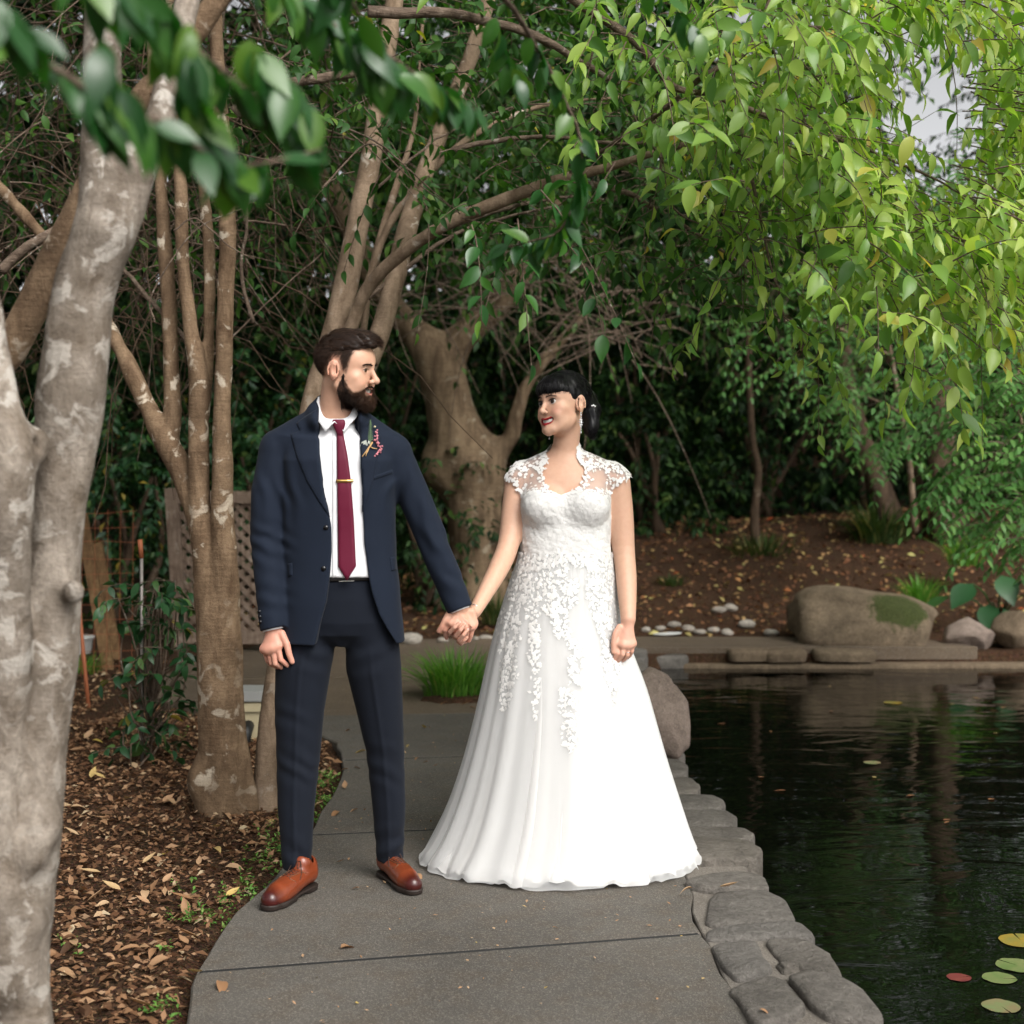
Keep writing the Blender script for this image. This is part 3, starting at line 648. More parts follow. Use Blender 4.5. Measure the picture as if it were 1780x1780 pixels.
# ---------------------------------------------------------------- near tree on the left edge, double trunk
tA = empty('tree', G(20, 1965)); tag(tA, 'pale grey mottled double trunked tree with knots and glossy leaves hanging from its low branch', 'tree')
def knots(f):
    for a, b, Y, r in ((52, 1486, 3.10, .022), (78, 1436, 3.12, .02), (58, 775, 3.06, .024), (42, 1610, 3.12, .016), (122, 1030, 3.1, .018)):
        c = P(a, b, Y); f.ell(c + A(0, .03, 0), A(r * 1.1, r * .9, r * 1.4), .045)
        f.ell(c + A(.002, .0, 0), A(r * .35, r * .4, r * .5), .012, 's')
trunk(tA, [
    [(35, 1990, 3.2, 150), (38, 1850, 3.2, 118), (30, 1700, 3.2, 112), (42, 1560, 3.2, 108), (58, 1440, 3.2, 100), (70, 1300, 3.2, 92), (85, 1150, 3.2, 98), (93, 1000, 3.2, 96), (98, 900, 3.2, 98), (112, 800, 3.2, 104), (122, 700, 3.2, 122), (133, 600, 3.2, 114), (148, 500, 3.2, 104), (182, 400, 3.2, 104), (190, 340, 3.2, 104), (182, 270, 3.2, 78), (178, 180, 3.2, 68), (176, 80, 3.2, 66), (170, -120, 3.2, 60)],
    [(185, 400, 3.2, 80), (232, 320, 3.2, 62), (268, 240, 3.22, 50), (292, 150, 3.25, 44), (318, 40, 3.3, 42), (345, -100, 3.35, 40)],
    [(10, 1700, 3.15, 90), (-5, 1480, 3.14, 80), (6, 1300, 3.13, 70), (12, 1150, 3.1, 78), (8, 1000, 3.08, 84), (12, 880, 3.05, 92), (16, 790, 3.05, 90), (2, 700, 3.05, 66), (-12, 600, 3.05, 56), (-40, 480, 3.05, 54), (-120, 300, 3.05, 50)]],
    M['bark_near'], .0065, .035, .006, 9, 5, knots)
trunk(tA, [[(-150, 900, 3.6, 60), (-60, 720, 3.6, 60), (20, 600, 3.6, 58), (72, 500, 3.6, 56), (118, 405, 3.6, 54), (170, 300, 3.6, 50), (235, 190, 3.6, 46), (300, 110, 3.6, 44), (420, -60, 3.6, 40)]], M['bark_mid'], .008, .02, .005, 12, 8, name='limb')
r2 = np.random.default_rng(21)
# the low branch with the big glossy leaves
bl = [branch_line([(-120, 40, 1.9), (60, 100, 1.75), (150, 160, 1.7), (200, 195, 1.7), (300, 225, 1.75), (390, 290, 1.8), (470, 280, 1.85), (560, 255, 1.9)], .005, .0016),
      branch_line([(120, -60, 1.9), (240, 20, 1.95), (330, 80, 1.95), (420, 150, 2.0), (500, 200, 2.05), (560, 260, 2.1)], .005, .0015),
      branch_line([(420, -80, 2.2), (520, 0, 2.3), (600, 60, 2.35), (690, 110, 2.4), (760, 150, 2.5), (830, 190, 2.6)], .005, .0015),
      branch_line([(820, -80, 2.6), (900, 30, 2.9), (960, 130, 3.1), (1010, 260, 3.2), (985, 380, 3.3), (930, 420, 3.35), (860, 430, 3.4)], .006, .0015),
      branch_line([(560, -90, 2.1), (590, -20, 2.2), (640, 60, 2.3), (650, 120, 2.35)], .004, .0015)]
V, F = join(bl); obj('branches', make_mesh('branches', V, F), M['twig'], tA)['kind'] = 'stuff'
def along(line, n, Ls, seed, jy=.06):
    rr = np.random.default_rng(seed); q = smooth_line(np.array([P(*t) for t in line]), 60); s = np.linspace(.08, 1, n); i = (s * 58).astype(int); p = q[i]; tan = nrm(q[i + 1] - q[i])
    side = nrm(np.cross(tan, A(0, 1, .4))); sg = np.where(np.arange(n) % 2, 1, -1)[:, None]
    d = nrm(tan * .35 + side * sg * .3 + A(0, 0, -.75) + rr.normal(size=(n, 3)) * .32); nor = nrm(A(.15, -.8, .55) + rr.normal(size=(n, 3)) * .4)
    return p, d, nor, rr.uniform(.8, 1.15, n) * Ls
sets = [([(-120, 40, 1.9), (60, 100, 1.75), (150, 160, 1.7), (200, 195, 1.7), (300, 225, 1.75), (390, 290, 1.8), (470, 280, 1.85), (560, 255, 1.9)], 24, .082),
        ([(120, -60, 1.9), (240, 20, 1.95), (330, 80, 1.95), (420, 150, 2.0), (500, 200, 2.05), (560, 260, 2.1)], 26, .085),
        ([(420, -80, 2.2), (520, 0, 2.3), (600, 60, 2.35), (690, 110, 2.4), (760, 150, 2.5), (830, 190, 2.6)], 34, .085),
        ([(560, -90, 2.1), (590, -20, 2.2), (640, 60, 2.3), (650, 120, 2.35)], 12, .085),
        ([(900, 30, 2.9), (960, 130, 3.1), (1010, 260, 3.2), (985, 380, 3.3), (930, 420, 3.35), (860, 430, 3.4)], 30, .082),
        ([(1100, -60, 3.0), (1180, 20, 3.2), (1220, 60, 3.2)], 8, .085), ([(330, 20, 1.75), (330, 120, 1.75), (350, 200, 1.78), (400, 270, 1.8)], 14, .085), ([(430, 60, 2.0), (470, 120, 2.0), (540, 190, 2.0)], 12, .085), ([(600, 40, 2.3), (640, 90, 2.3), (700, 140, 2.35)], 12, .085), ([(180, 60, 1.6), (190, 130, 1.6), (230, 190, 1.62)], 8, .085), ([(860, 20, 2.9), (880, 90, 3.0), (900, 140, 3.0)], 8, .085), ([(-60, -40, 1.6), (20, 20, 1.6), (60, 60, 1.65)], 7, .08), ([(100, -80, 1.8), (200, -20, 1.8), (290, 20, 1.85)], 12, .085)]
for i, (ln, n, Ls) in enumerate(sets): single_leaves(None, 'near', *along(ln, int(n * 1.3), Ls * .85, 60 + i), 'leaf_near', tA)

# ---------------------------------------------------------------- second tree: several stems from one base
tB = empty('tree', G(385, 1402)); tag(tB, 'brown many stemmed tree spotted with lichen standing in the mulch behind the groom', 'tree')
trunk(tB, [
    [(388, 1430, 6.2, 105), (386, 1390, 6.2, 92), (385, 1320, 6.2, 80), (382, 1200, 6.2, 76), (378, 1100, 6.2, 72), (362, 1010, 6.2, 50), (350, 900, 6.2, 38), (346, 800, 6.2, 38), (346, 700, 6.2, 33), (343, 640, 6.2, 30), (330, 560, 6.22, 24), (318, 450, 6.25, 22), (312, 300, 6.3, 20), (300, 100, 6.4, 16), (290, -80, 6.5, 14)],
    [(384, 1130, 6.2, 60), (392, 1010, 6.18, 46), (386, 900, 6.16, 38), (387, 800, 6.15, 36), (386, 700, 6.15, 30), (390, 600, 6.15, 29), (392, 500, 6.15, 29), (396, 400, 6.15, 32), (392, 300, 6.15, 27), (380, 150, 6.2, 25), (370, -60, 6.2, 22)],
    [(350, 720, 6.22, 24), (362, 620, 6.25, 19), (364, 500, 6.25, 19), (360, 380, 6.3, 18), (340, 200, 6.35, 16), (320, -60, 6.4, 14)],
    [(350, 930, 6.22, 40), (334, 870, 6.24, 40), (306, 800, 6.27, 40), (285, 762, 6.3, 36), (258, 710, 6.33, 29), (225, 640, 6.38, 29), (192, 575, 6.42, 28), (150, 510, 6.5, 26), (90, 430, 6.6, 22), (-40, 280, 6.8, 18)],
    [(292, 775, 6.3, 30), (300, 730, 6.3, 27), (297, 620, 6.32, 26), (292, 500, 6.35, 25), (284, 400, 6.38, 24), (276, 250, 6.4, 22), (262, 60, 6.5, 20), (250, -60, 6.5, 18)],
    [(356, 1330, 6.16, 40), (348, 1362, 6.14, 46), (362, 1405, 6.14, 40)],
    [(404, 1130, 6.2, 24), (412, 1250, 6.2, 22), (424, 1330, 6.2, 24), (438, 1405, 6.2, 28)]],
    M['bark_mid'], .009, .022, .006, 9, 15)

# ---------------------------------------------------------------- third tree: leans behind the groom and arches over the pond
tC = empty('tree', G(464, 1402)); tag(tC, 'smooth tan leaning tree whose leafy branches arch over the couple and the pond', 'tree')
trunk(tC, [
    [(462, 1425, 6.25, 62), (462, 1390, 6.25, 46), (468, 1280, 6.27, 40), (480, 1180, 6.3, 36), (500, 1000, 6.35, 36), (522, 830, 6.4, 36), (540, 700, 6.45, 34), (562, 630, 6.5, 34), (586, 560, 6.5, 42), (603, 490, 6.55, 42), (622, 390, 6.6, 38), (645, 270, 6.65, 36), (660, 160, 6.7, 34), (680, 40, 6.8, 32), (700, -100, 6.9, 28)],
    [(520, 860, 6.4, 34), (575, 760, 6.42, 34), (628, 660, 6.45, 36), (664, 570, 6.5, 36), (688, 480, 6.55, 36), (708, 400, 6.6, 34), (742, 290, 6.7, 31), (786, 180, 6.8, 29), (828, 70, 6.9, 27), (865, -60, 7.0, 24)],
    [(590, 640, 6.45, 26), (612, 565, 6.4, 24), (640, 500, 6.35, 24), (700, 440, 6.25, 23), (780, 388, 6.15, 24), (880, 346, 6.1, 23), (975, 312, 6.05, 19), (1060, 290, 6.0, 16), (1150, 262, 5.95, 13), (1260, 235, 5.9, 10)],
    [(610, 590, 6.6, 18), (640, 490, 6.7, 15), (672, 400, 6.75, 13), (720, 330, 6.8, 13), (790, 260, 6.85, 13), (860, 215, 6.9, 12), (960, 180, 7.0, 9), (1080, 170, 7.0, 6)],
    [(630, 590, 6.7, 14), (650, 450, 6.8, 13), (690, 320, 6.9, 12), (720, 220, 7.0, 10), (730, 100, 7.0, 9), (740, -40, 7.1, 8)]],
    M['bark_lean'], .008, .02, .004, 10, 25)
bl = [branch_line(*a) for a in [
    ([(640, 20, 5.4), (800, 27, 5.5), (930, 62, 5.6), (1010, 108, 5.7), (1075, 146, 5.8)], .022, .011),
    ([(940, -60, 5.2), (1000, 0, 5.3), (1070, 48, 5.4), (1120, 90, 5.4), (1165, 148, 5.4), (1200, 160, 5.45), (1250, 170, 5.5), (1285, 205, 5.5), (1305, 300, 5.5), (1330, 420, 5.5), (1365, 560, 5.55)], .02, .004),
    ([(780, 265, 6.0), (850, 245, 6.0), (960, 238, 6.1), (1080, 250, 6.2), (1200, 240, 6.2), (1280, 235, 6.2)], .012, .005),
    ([(975, 315, 6.05), (1080, 330, 6.1), (1150, 370, 6.2), (1250, 430, 6.2), (1350, 500, 6.3)], .016, .004),
    ([(1180, 170, 5.45), (1120, 215, 5.6), (1060, 255, 5.8), (990, 300, 6.0)], .012, .007),
    ([(720, 420, 6.3), (820, 380, 6.4), (930, 350, 6.5), (1000, 340, 6.5)], .013, .005),
    ([(640, 520, 6.5), (760, 425, 6.6), (850, 385, 6.7), (960, 360, 6.7)], .012, .005),
    ([(1250, 170, 5.5), (1370, 215, 5.6), (1480, 250, 5.7), (1600, 300, 5.8), (1700, 350, 5.9)], .012, .003),
    ([(1260, 100, 5.6), (1380, 50, 5.6), (1500, 60, 5.7), (1620, 110, 5.8)], .01, .003),
    ([(1200, 150, 5.5), (1300, 80, 5.5), (1360, -40, 5.5)], .012, .006),
    ([(560, 330, 5.6), (640, 250, 5.7), (700, 300, 5.8), (790, 365, 5.9)], .004, .002),
    ([(590, 215, 5.6), (660, 250, 5.7), (720, 305, 5.8), (800, 372, 5.9)], .004, .002),
    ([(640, 340, 6.2), (700, 290, 6.2), (780, 230, 6.3), (900, 185, 6.3), (1060, 180, 6.4)], .007, .003),
    ([(1100, 200, 5.8), (1190, 330, 5.9), (1290, 370, 6.0), (1390, 360, 6.0)], .005, .002),
    ([(1145, 250, 5.9), (1155, 330, 5.9), (1190, 380, 5.9), (1240, 400, 5.9)], .006, .003)]]
V, F = join(bl); obj('branches', make_mesh('branches', V, F), M['twig'], tC)['kind'] = 'stuff'
# bright hanging foliage over the pond
r2 = np.random.default_rng(31)
BR = [(1150, -90), (1860, -90), (1860, 470), (1740, 560), (1690, 480), (1640, 520), (1560, 490), (1530, 560), (1480, 510), (1420, 500), (1340, 430), (1260, 330), (1190, 240), (1140, 150), (1090, 20)]
cc_ = px_points(r2, BR, 4.8, 7.8, 84); st = (cc_[:, None] + r2.normal(size=(84, 15, 3)) * A(.2, .22, .13)).reshape(-1, 3); q = st - P(1150, 60, 6.2); dirs = nrm(q * A(1, .5, .35) + r2.normal(size=q.shape) * .45 + A(.25, -.2, -.05))
keep = np.ones(len(st), bool)
pxs, pys = st[:, 0] / st[:, 1] * F_PX + CX, HORIZON - (st[:, 2] - CAM_H) / st[:, 1] * F_PX
hole = (np.hypot((pxs - 1565) / 105, (pys - 180) / 160) < 1) & (r2.uniform(size=len(st)) < .97); keep &= ~hole
low = (pys > 420) & (pxs < 1350); keep &= ~(low & (r2.uniform(size=len(st)) < .5))
st, dirs = st[keep], dirs[keep]
tw, p, d, nor = sprays(r2, st, dirs, .3, 8, .4, .75, .3, hang=.3)
twig_part(tw, .0028, .0012, tC)
sz = r2.uniform(.068, .105, len(p)); tint = np.clip(r2.beta(2, 2.2, len(p)) + .10 + .2 * ((p[:, 0] / p[:, 1] * F_PX + CX - 1400) / 400), 0, .94); tint[r2.uniform(size=len(p)) < .012] = .995  # tint rises to the right, stronger light put into the leaf colour
size_px = sz / p[:, 1]; inview = (np.abs(p[:, 0] / p[:, 1] * F_PX) < 880) & (HORIZON - (p[:, 2] - CAM_H) / p[:, 1] * F_PX > 5); order = np.argsort(-size_px * inview)[:230]
rest = np.ones(len(p), bool); rest[order] = False
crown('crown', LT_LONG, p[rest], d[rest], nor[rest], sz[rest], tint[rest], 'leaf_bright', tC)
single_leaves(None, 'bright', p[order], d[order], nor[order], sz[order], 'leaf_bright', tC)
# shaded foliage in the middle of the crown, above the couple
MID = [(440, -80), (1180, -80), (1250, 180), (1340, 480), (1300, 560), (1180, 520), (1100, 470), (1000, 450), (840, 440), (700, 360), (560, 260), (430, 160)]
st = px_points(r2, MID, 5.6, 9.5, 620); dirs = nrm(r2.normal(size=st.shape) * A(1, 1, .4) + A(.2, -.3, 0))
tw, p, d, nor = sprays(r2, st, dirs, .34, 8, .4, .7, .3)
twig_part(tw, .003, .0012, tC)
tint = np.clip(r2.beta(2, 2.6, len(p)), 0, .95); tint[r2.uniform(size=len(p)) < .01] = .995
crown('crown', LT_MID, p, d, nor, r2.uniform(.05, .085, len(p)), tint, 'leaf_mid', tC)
# a few extra hanging sprigs under the canopy
sp = [(820, 440, 4.2), (900, 430, 4.2), (960, 450, 4.3), (1020, 380, 4.2), (1070, 330, 4.2), (940, 380, 4.2), (1380, 600, 6.2), (1420, 640, 6.2), (1250, 640, 6.4), (1210, 620, 6.6), (1120, 480, 6.0), (1480, 600, 5.6), (1525, 560, 5.6), (1440, 660, 6.3), (1700, 600, 5.8), (1620, 590, 5.8)]
st = np.array([P(*t) for t in sp]) + A(0, 0, .08); tw, p, d, nor = sprays(r2, st, np.tile(A(.2, -.2, -.4), (len(st), 1)) + r2.normal(size=(len(st), 3)) * .3, .26, 9, .5)
twig_part(tw, .0025, .0012, tC); single_leaves(None, 'near', p[:60], d[:60], nor[:60], r2.uniform(.055, .085, 60), 'leaf_near', tC)
crown('crown', LT_MID, p[60:], d[60:], nor[60:], r2.uniform(.055, .08, len(p) - 60), r2.uniform(0, .8, len(p) - 60), 'leaf_bright', tC)
# overhead canopy of the second tree, mostly bare tangled twigs with sparse leaves (top left)
r2 = np.random.default_rng(41)
TL = [(-150, -150), (620, -150), (560, 260), (500, 420), (300, 470), (150, 420), (-100, 520)]
st = px_points(r2, TL, 6.6, 10.5, 420); dirs = r2.normal(size=st.shape) * A(1, .8, .6) + A(0, 0, -.25)
tw, p, d, nor = sprays(r2, st, dirs, .7, 7, .3, .8, .4); twig_part(tw, .0055, .0015, tB)
k = r2.uniform(size=len(p)) < .85; crown('crown', LT_MID, p[k], d[k], nor[k], r2.uniform(.045, .08, k.sum()), r2.uniform(0, .9, k.sum()), 'leaf_mid', tB)
def shade_canopy(rr, x0, x1, y0, y1, n, parent, mat='leaf_mid', clear=.35, thick=1.6, size=(.24, .4)):
    """unseen roof of leaves added above the frame to keep the wood dark"""
    y = rr.uniform(y0, y1, n); p = np.c_[rr.uniform(x0, x1, n), y, CAM_H + .308 * y + clear + rr.uniform(0, thick, n)]
    crown('crown', LT_FAR, p, rr.normal(size=p.shape) * A(1, 1, .3), A(0, 0, 1) + rr.normal(size=p.shape) * .5, rr.uniform(*size, n), rr.uniform(0, .9, n), mat, parent)
shade_canopy(r2, -6.5, 1.3, 6.6, 12.5, 3600, tB)  # leaf roof out of view, added for its shade
q_ = px_points(r2, [(-60, -60), (480, -60), (560, 420), (430, 620), (230, 560), (-60, 600)], 6.8, 9.5, 320); tw, _, _, _ = sprays(r2, q_, r2.normal(size=q_.shape) * A(1, .6, .7) + A(0, 0, -.5), .9, 3, .2, n=8); twig_part(tw + .025 * r2.normal(size=tw.shape), .005, .0016, tB, mat='bark_dark')
bl = [branch_line(*a) for a in [
    ([(300, 700, 6.3), (380, 610, 6.5), (470, 520, 6.6), (560, 440, 6.8)], .006, .002), ([(440, 560, 6.4), (420, 480, 6.4), (430, 380, 6.4), (420, 330, 6.4)], .009, .006),
    ([(0, 470, 5.2), (60, 420, 5.2), (130, 380, 5.3), (260, 320, 5.5)], .02, .008), ([(410, 200, 5.9), (480, 150, 5.9), (600, 130, 6), (700, 110, 6)], .03, .012), ([(200, 450, 6.6), (260, 520, 6.5), (330, 600, 6.4)], .009, .012),
    ([(300, 400, 6.1), (340, 380, 6.1), (400, 430, 6.1), (440, 450, 6.1)], .004, .002), ([(270, 560, 6), (260, 520, 6), (300, 450, 6), (340, 400, 6), (420, 360, 6)], .004, .002)]]
V, F = join(bl); obj('branches', make_mesh('branches', V, F), M['twig'], tB)['kind'] = 'stuff'

# ---------------------------------------------------------------- stout old tree far behind, between the couple
tD = empty('tree', G(832, 1012, .3)); tag(tD, 'stout old forked tree with a swollen crotch between the couple on the far bank', 'tree')
def burr(f):
    for a, b, r in ((800, 800, .28), (835, 800, .25), (770, 815, .2), (815, 830, .27), (850, 840, .16)): f.ell(P(a, b, 14.0), r, .12)
trunk(tD, [
    [(838, 1045, 14, 130), (836, 1000, 14, 108), (830, 930, 14, 98), (822, 860, 14, 96), (806, 800, 14, 104), (786, 720, 14, 84), (768, 650, 14, 78), (750, 610, 14, 70), (715, 572, 14, 46), (680, 530, 14, 42), (630, 440, 14, 40), (560, 300, 14, 36)],
    [(765, 650, 14, 60), (800, 590, 14, 52), (850, 545, 14, 48), (900, 480, 14, 44), (960, 360, 14, 40)],
    [(825, 790, 14, 52), (858, 786, 14, 42), (884, 766, 13.95, 34), (897, 722, 13.9, 27), (914, 672, 13.9, 25), (940, 632, 13.9, 22), (975, 592, 13.9, 18), (1020, 540, 13.9, 14)]],
    M['bark_far'], .03, .1, .02, 5, 33, burr)
r2 = np.random.default_rng(51)
st = px_points(r2, [(640, 560), (700, 420), (960, 420), (1120, 520), (1120, 640), (1000, 600), (900, 580), (800, 560)], 12.5, 14.2, 170)
tw, p, d, nor = sprays(r2, st, r2.normal(size=st.shape) * A(1, .6, .5), .8, 5, .25, .8, .4, n=7); twig_part(tw, .008, .003, tD, mat='twig')
k = r2.uniform(size=len(p)) < .4; crown('crown', LT_FAR, p[k], d[k], nor[k], r2.uniform(.07, .12, k.sum()), r2.uniform(0, .9, k.sum()), 'leaf_mid', tD)
st, v = ell_points(r2, (-1.0, 14.5, 5.2), (4.2, 3.0, 1.9), 900, .8); tw, p, d, nor = sprays(r2, st, v + r2.normal(size=v.shape) * .4, .6, 8, .3); crown('crown', LT_FAR, p, d, nor, r2.uniform(.1, .16, len(p)), r2.uniform(0, .95, len(p)), 'leaf_mid', tD)

shade_canopy(r2, -7, 3, 12, 20, 5200, tD)

# ---------------------------------------------------------------- slender trees on the right bank
def slender(stems, label, crown_c, crown_r, n, mat, seed, leaf=.11, bark='bark_dark'):
    a, b, Y, w = stems[0][0]; t = empty('tree', P(a, b, Y)); tag(t, label, 'tree', 'trees on the far bank'); trunk(t, stems, M[bark], .02, .05, .012, 6, seed)
    rr = np.random.default_rng(seed); st, v = ell_points(rr, crown_c, crown_r, n, .75); tw, p, d, nor = sprays(rr, st, v + rr.normal(size=v.shape) * .5, .5, 8, .35)
    twig_part(tw, .005, .002, t); crown('crown', LT_FAR, p, d, nor, rr.uniform(.7, 1.3, len(p)) * leaf, rr.uniform(0, .95, len(p)), mat, t); return t
slender([[(1316, 985, 15.2, 18), (1312, 900, 15.2, 15), (1318, 820, 15.2, 13), (1308, 760, 15.2, 14), (1302, 640, 15.2, 12), (1300, 400, 15.2, 12), (1310, 100, 15.2, 10)]], 'thin crooked trunk rising from a grass clump on the far bank', (2.6, 15.6, 4.2), (2.0, 1.6, 1.8), 330, 'leaf_mid', 61)
slender([[(1545, 890, 15.4, 44), (1520, 820, 15.4, 34), (1500, 760, 15.5, 30), (1470, 640, 15.6, 26), (1450, 400, 15.7, 24)]], 'short dark trunk leaning left above the long grass on the bank', (3.7, 16.6, 3.7), (1.2, 1.2, 1.1), 220, 'leaf_mid', 62)
slender([[(1650, 935, 15.0, 62), (1642, 850, 15, 52), (1636, 700, 15, 48), (1650, 560, 15, 40), (1690, 380, 15, 30)], [(1612, 930, 15.3, 16), (1600, 850, 15.3, 13), (1592, 760, 15.3, 12)]], 'thick dark upright trunk behind the pinnate leaves on the bank', (6.6, 16.4, 5.2), (1.9, 1.8, 2.3), 420, 'leaf_mid', 63)

shade_canopy(np.random.default_rng(66), 2.6, 11.5, 12.2, 20, 5200, [o for o in bpy.data.objects if o.get('label', '').startswith('thick dark upright')][0])

# ---------------------------------------------------------------- pinnate leaves (ash-like tree over the water)
LT_LEAFLET = leaf_template(3, .36, .2, .2)
def pinnate(r2, start, dirs, length, pairs, leaflet):
    start = np.asarray(start, float); m = len(start); dirs = nrm(np.asarray(dirs, float)); s = np.linspace(.2, 1, pairs); L = length * r2.uniform(.8, 1.2, m)
    bend = A(0, 0, -.35); sl = np.repeat(s, 2)[None] * np.ones((m, 1)); pos = start[:, None] + L[:, None, None] * (dirs[:, None] * sl[..., None] + bend * (sl**2)[..., None]); tan = nrm(dirs[:, None] + 2 * bend * sl[..., None])
    side = nrm(np.cross(tan, A(0, 0, 1)) + 1e-6); sg = np.tile([1, -1], pairs)[None, :, None]
    d = nrm(tan * .55 + side * sg * .8 + A(0, 0, -.18) + r2.normal(size=pos.shape) * .08); nor = nrm(A(0, -.35, 1) + r2.normal(size=pos.shape) * .2)
    sz = leaflet * (1 - .35 * np.abs(sl - .55)) * r2.uniform(.85, 1.1, sl.shape); n = 5; ss_ = np.linspace(0, 1, n)
    tw = start[:, None] + L[:, None, None] * (dirs[:, None] * ss_[None, :, None] + bend * (ss_**2)[None, :, None])
    return tw, pos.reshape(-1, 3), d.reshape(-1, 3), nor.reshape(-1, 3), sz.ravel()
r2 = np.random.default_rng(71)
def pinnate_tree(label, groups, loc, seed, stems, leaflet=.09, mat='leaf_pinnate', length=.34):
    t = empty('tree', loc); tag(t, label, 'tree', 'trees on the far bank'); rr = np.random.default_rng(seed)
    for poly, y0, y1, n, dr in groups:
        st = px_points(rr, poly, y0, y1, n); dd = nrm(np.tile(A(*dr), (n, 1)) + rr.normal(size=(n, 3)) * .45); tw, p, d, nor, sz = pinnate(rr, st, dd, length, 6, leaflet)
        twig_part(tw, .0028, .0012, t); crown('crown', LT_LEAFLET, p, d, nor, sz, np.repeat(rr.uniform(0, .7, n), 12) + rr.uniform(0, .25, len(p)), mat, t)
    V, F = join([branch_line(*s) for s in stems]); obj('trunk', make_mesh('trunk', V, F), M['bark_lean'], t); return t
pinnate_tree('bright green pinnate leaved tree reaching in over the far right water', [
    ([(1640, 620), (1800, 540), (1900, 560), (1900, 960), (1760, 940), (1690, 900), (1640, 830), (1670, 760), (1620, 720)], 8.6, 10.4, 380, (-.8, -.3, .05)),
    ([(1560, 300), (1800, 260), (1850, 560), (1650, 600), (1560, 480)], 9.5, 11.5, 150, (-.6, -.3, .1))], G(2050, 1115), 72,
    [([(2060, 1125, 11.9), (2030, 980, 11.5), (1990, 850, 11.0), (1960, 700, 10.5), (1900, 600, 10.2), (1840, 500, 10.2)], .07, .03),
     ([(1960, 700, 10.5), (1860, 690, 10), (1770, 700, 9.6), (1700, 740, 9.4)], .018, .005), ([(1780, 610, 9.6), (1765, 680, 9.5), (1775, 740, 9.5), (1768, 790, 9.5)], .012, .008), ([(1775, 740, 9.5), (1730, 790, 9.4), (1690, 860, 9.3)], .008, .003)])
pinnate_tree('darker pinnate leaved sapling with drooping fronds behind the mossy boulder', [
    ([(1420, 720), (1500, 640), (1600, 660), (1620, 760), (1560, 790), (1480, 760)], 12.6, 14.0, 70, (-.6, -.4, -.1)),
    ([(1240, 560), (1420, 480), (1640, 420), (1760, 480), (1640, 640), (1480, 660), (1320, 640)], 12.5, 15, 170, (-.3, -.5, 0))], G(1590, 920, .6), 73,
    [([(1590, 925, 14.6), (1580, 800, 14.4), (1560, 680, 14.2), (1540, 560, 14.2)], .035, .015), ([(1570, 720, 14.3), (1500, 690, 13.8), (1450, 720, 13.4)], .012, .004), ([(1550, 620, 14.2), (1430, 560, 13.6), (1320, 560, 13.4)], .015, .004)], .095, 'leaf_pinnate', .42)

# ---------------------------------------------------------------- hedge and woodland behind
r2 = np.random.default_rng(81)
def shrub(x, y, rx, ry, rz, n, mat, seed, label, leaf, name='shrub', cat='shrub', group='evergreen shrubs of the back hedge', z=None):
    rr = np.random.default_rng(seed); z0 = float(ground_z(A(x), A(y))[0]) if z is None else z; t = empty(name, (x, y, z0)); tag(t, label, cat, group)
    st, v = ell_points(rr, (x, y, z0 + rz * .92), (rx, ry, rz), n, .7); st[:, 2] = np.maximum(st[:, 2], z0 + .1)
    tw, p, d, nor = sprays(rr, st, v * A(1, 1, .6) + rr.normal(size=v.shape) * .5, leaf * 3.2, 8, .3, .8, .3); p[:, 2] = np.maximum(p[:, 2], z0 + .05)
    crown('crown', LT_FAR, p, d, nor, rr.uniform(.75, 1.25, len(p)) * leaf, rr.uniform(0, 1, len(p)), mat, t)
    stems = []
    for k in range(4):
        e = A(x, y, z0) + A(rr.uniform(-.6, .6) * rx, rr.uniform(-.5, .5) * ry, rz * 1.1); q = smooth_line([A(x + rr.uniform(-.15, .15), y + rr.uniform(-.1, .1), z0 - .05), (A(x, y, z0) + e) / 2 + rr.normal(size=3) * .1, e], 10); stems.append(tube(q, np.linspace(.045, .015, 10), 6, .1, seed))
    V, F = join(stems); obj('stems', make_mesh('stems', V, F), M['bark_dark'], t); return t
HL = 'dark evergreen shrub at the end of the back hedge'
hx = [(-8.5, 17.5, 1.7, 2.4), (-6.2, 16.2, 1.5, 2.1), (-4.4, 15.0, 1.3, 1.9), (-3.0, 16.0, 1.4, 2.4), (-1.6, 17.2, 1.4, 2.3), (0.0, 18.2, 1.5, 2.3), (1.6, 17.6, 1.4, 2.0), (3.0, 18.0, 1.5, 2.2), (4.5, 18.4, 1.5, 2.1), (6.2, 18.6, 1.6, 2.4), (8.2, 18.0, 1.7, 2.6), (10.4, 17.4, 1.8, 2.6)]
HW = {2: 'behind the wire fence and the leaning timbers', 3: 'behind the stems of the lichen spotted tree', 4: 'between the leaning tan tree and the stout forked tree', 5: 'directly behind the stout forked tree', 6: 'behind the shoulder of the bride', 7: 'behind the thin crooked trunk', 8: 'behind the short leaning trunk', 9: 'behind the thick dark trunk and the pinnate leaves'}
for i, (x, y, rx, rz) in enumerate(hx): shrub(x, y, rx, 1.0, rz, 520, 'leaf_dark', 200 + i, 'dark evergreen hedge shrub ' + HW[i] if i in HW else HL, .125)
shrub(-3.35, 12.6, .75, .6, 1.15, 260, 'leaf_shrub', 231, 'leafy dark shrub behind the wire fence on the left', .085, group='shrubs near the lattice')
shrub(-2.05, 13.2, .9, .6, 1.35, 300, 'leaf_shrub', 232, 'tall dark leafy shrub rising behind the lattice panel', .085, group='shrubs near the lattice')
shrub(-.75, 13.9, .8, .5, .8, 200, 'leaf_dark', 233, 'dark leafy shrub at the left foot of the stout forked tree', .09, group='shrubs near the lattice')
shrub(1.6, 15.9, .95, .5, .95, 230, 'leaf_dark', 234, 'dark broad leaved shrub on the bank behind the bride', .1, group='shrubs near the lattice')
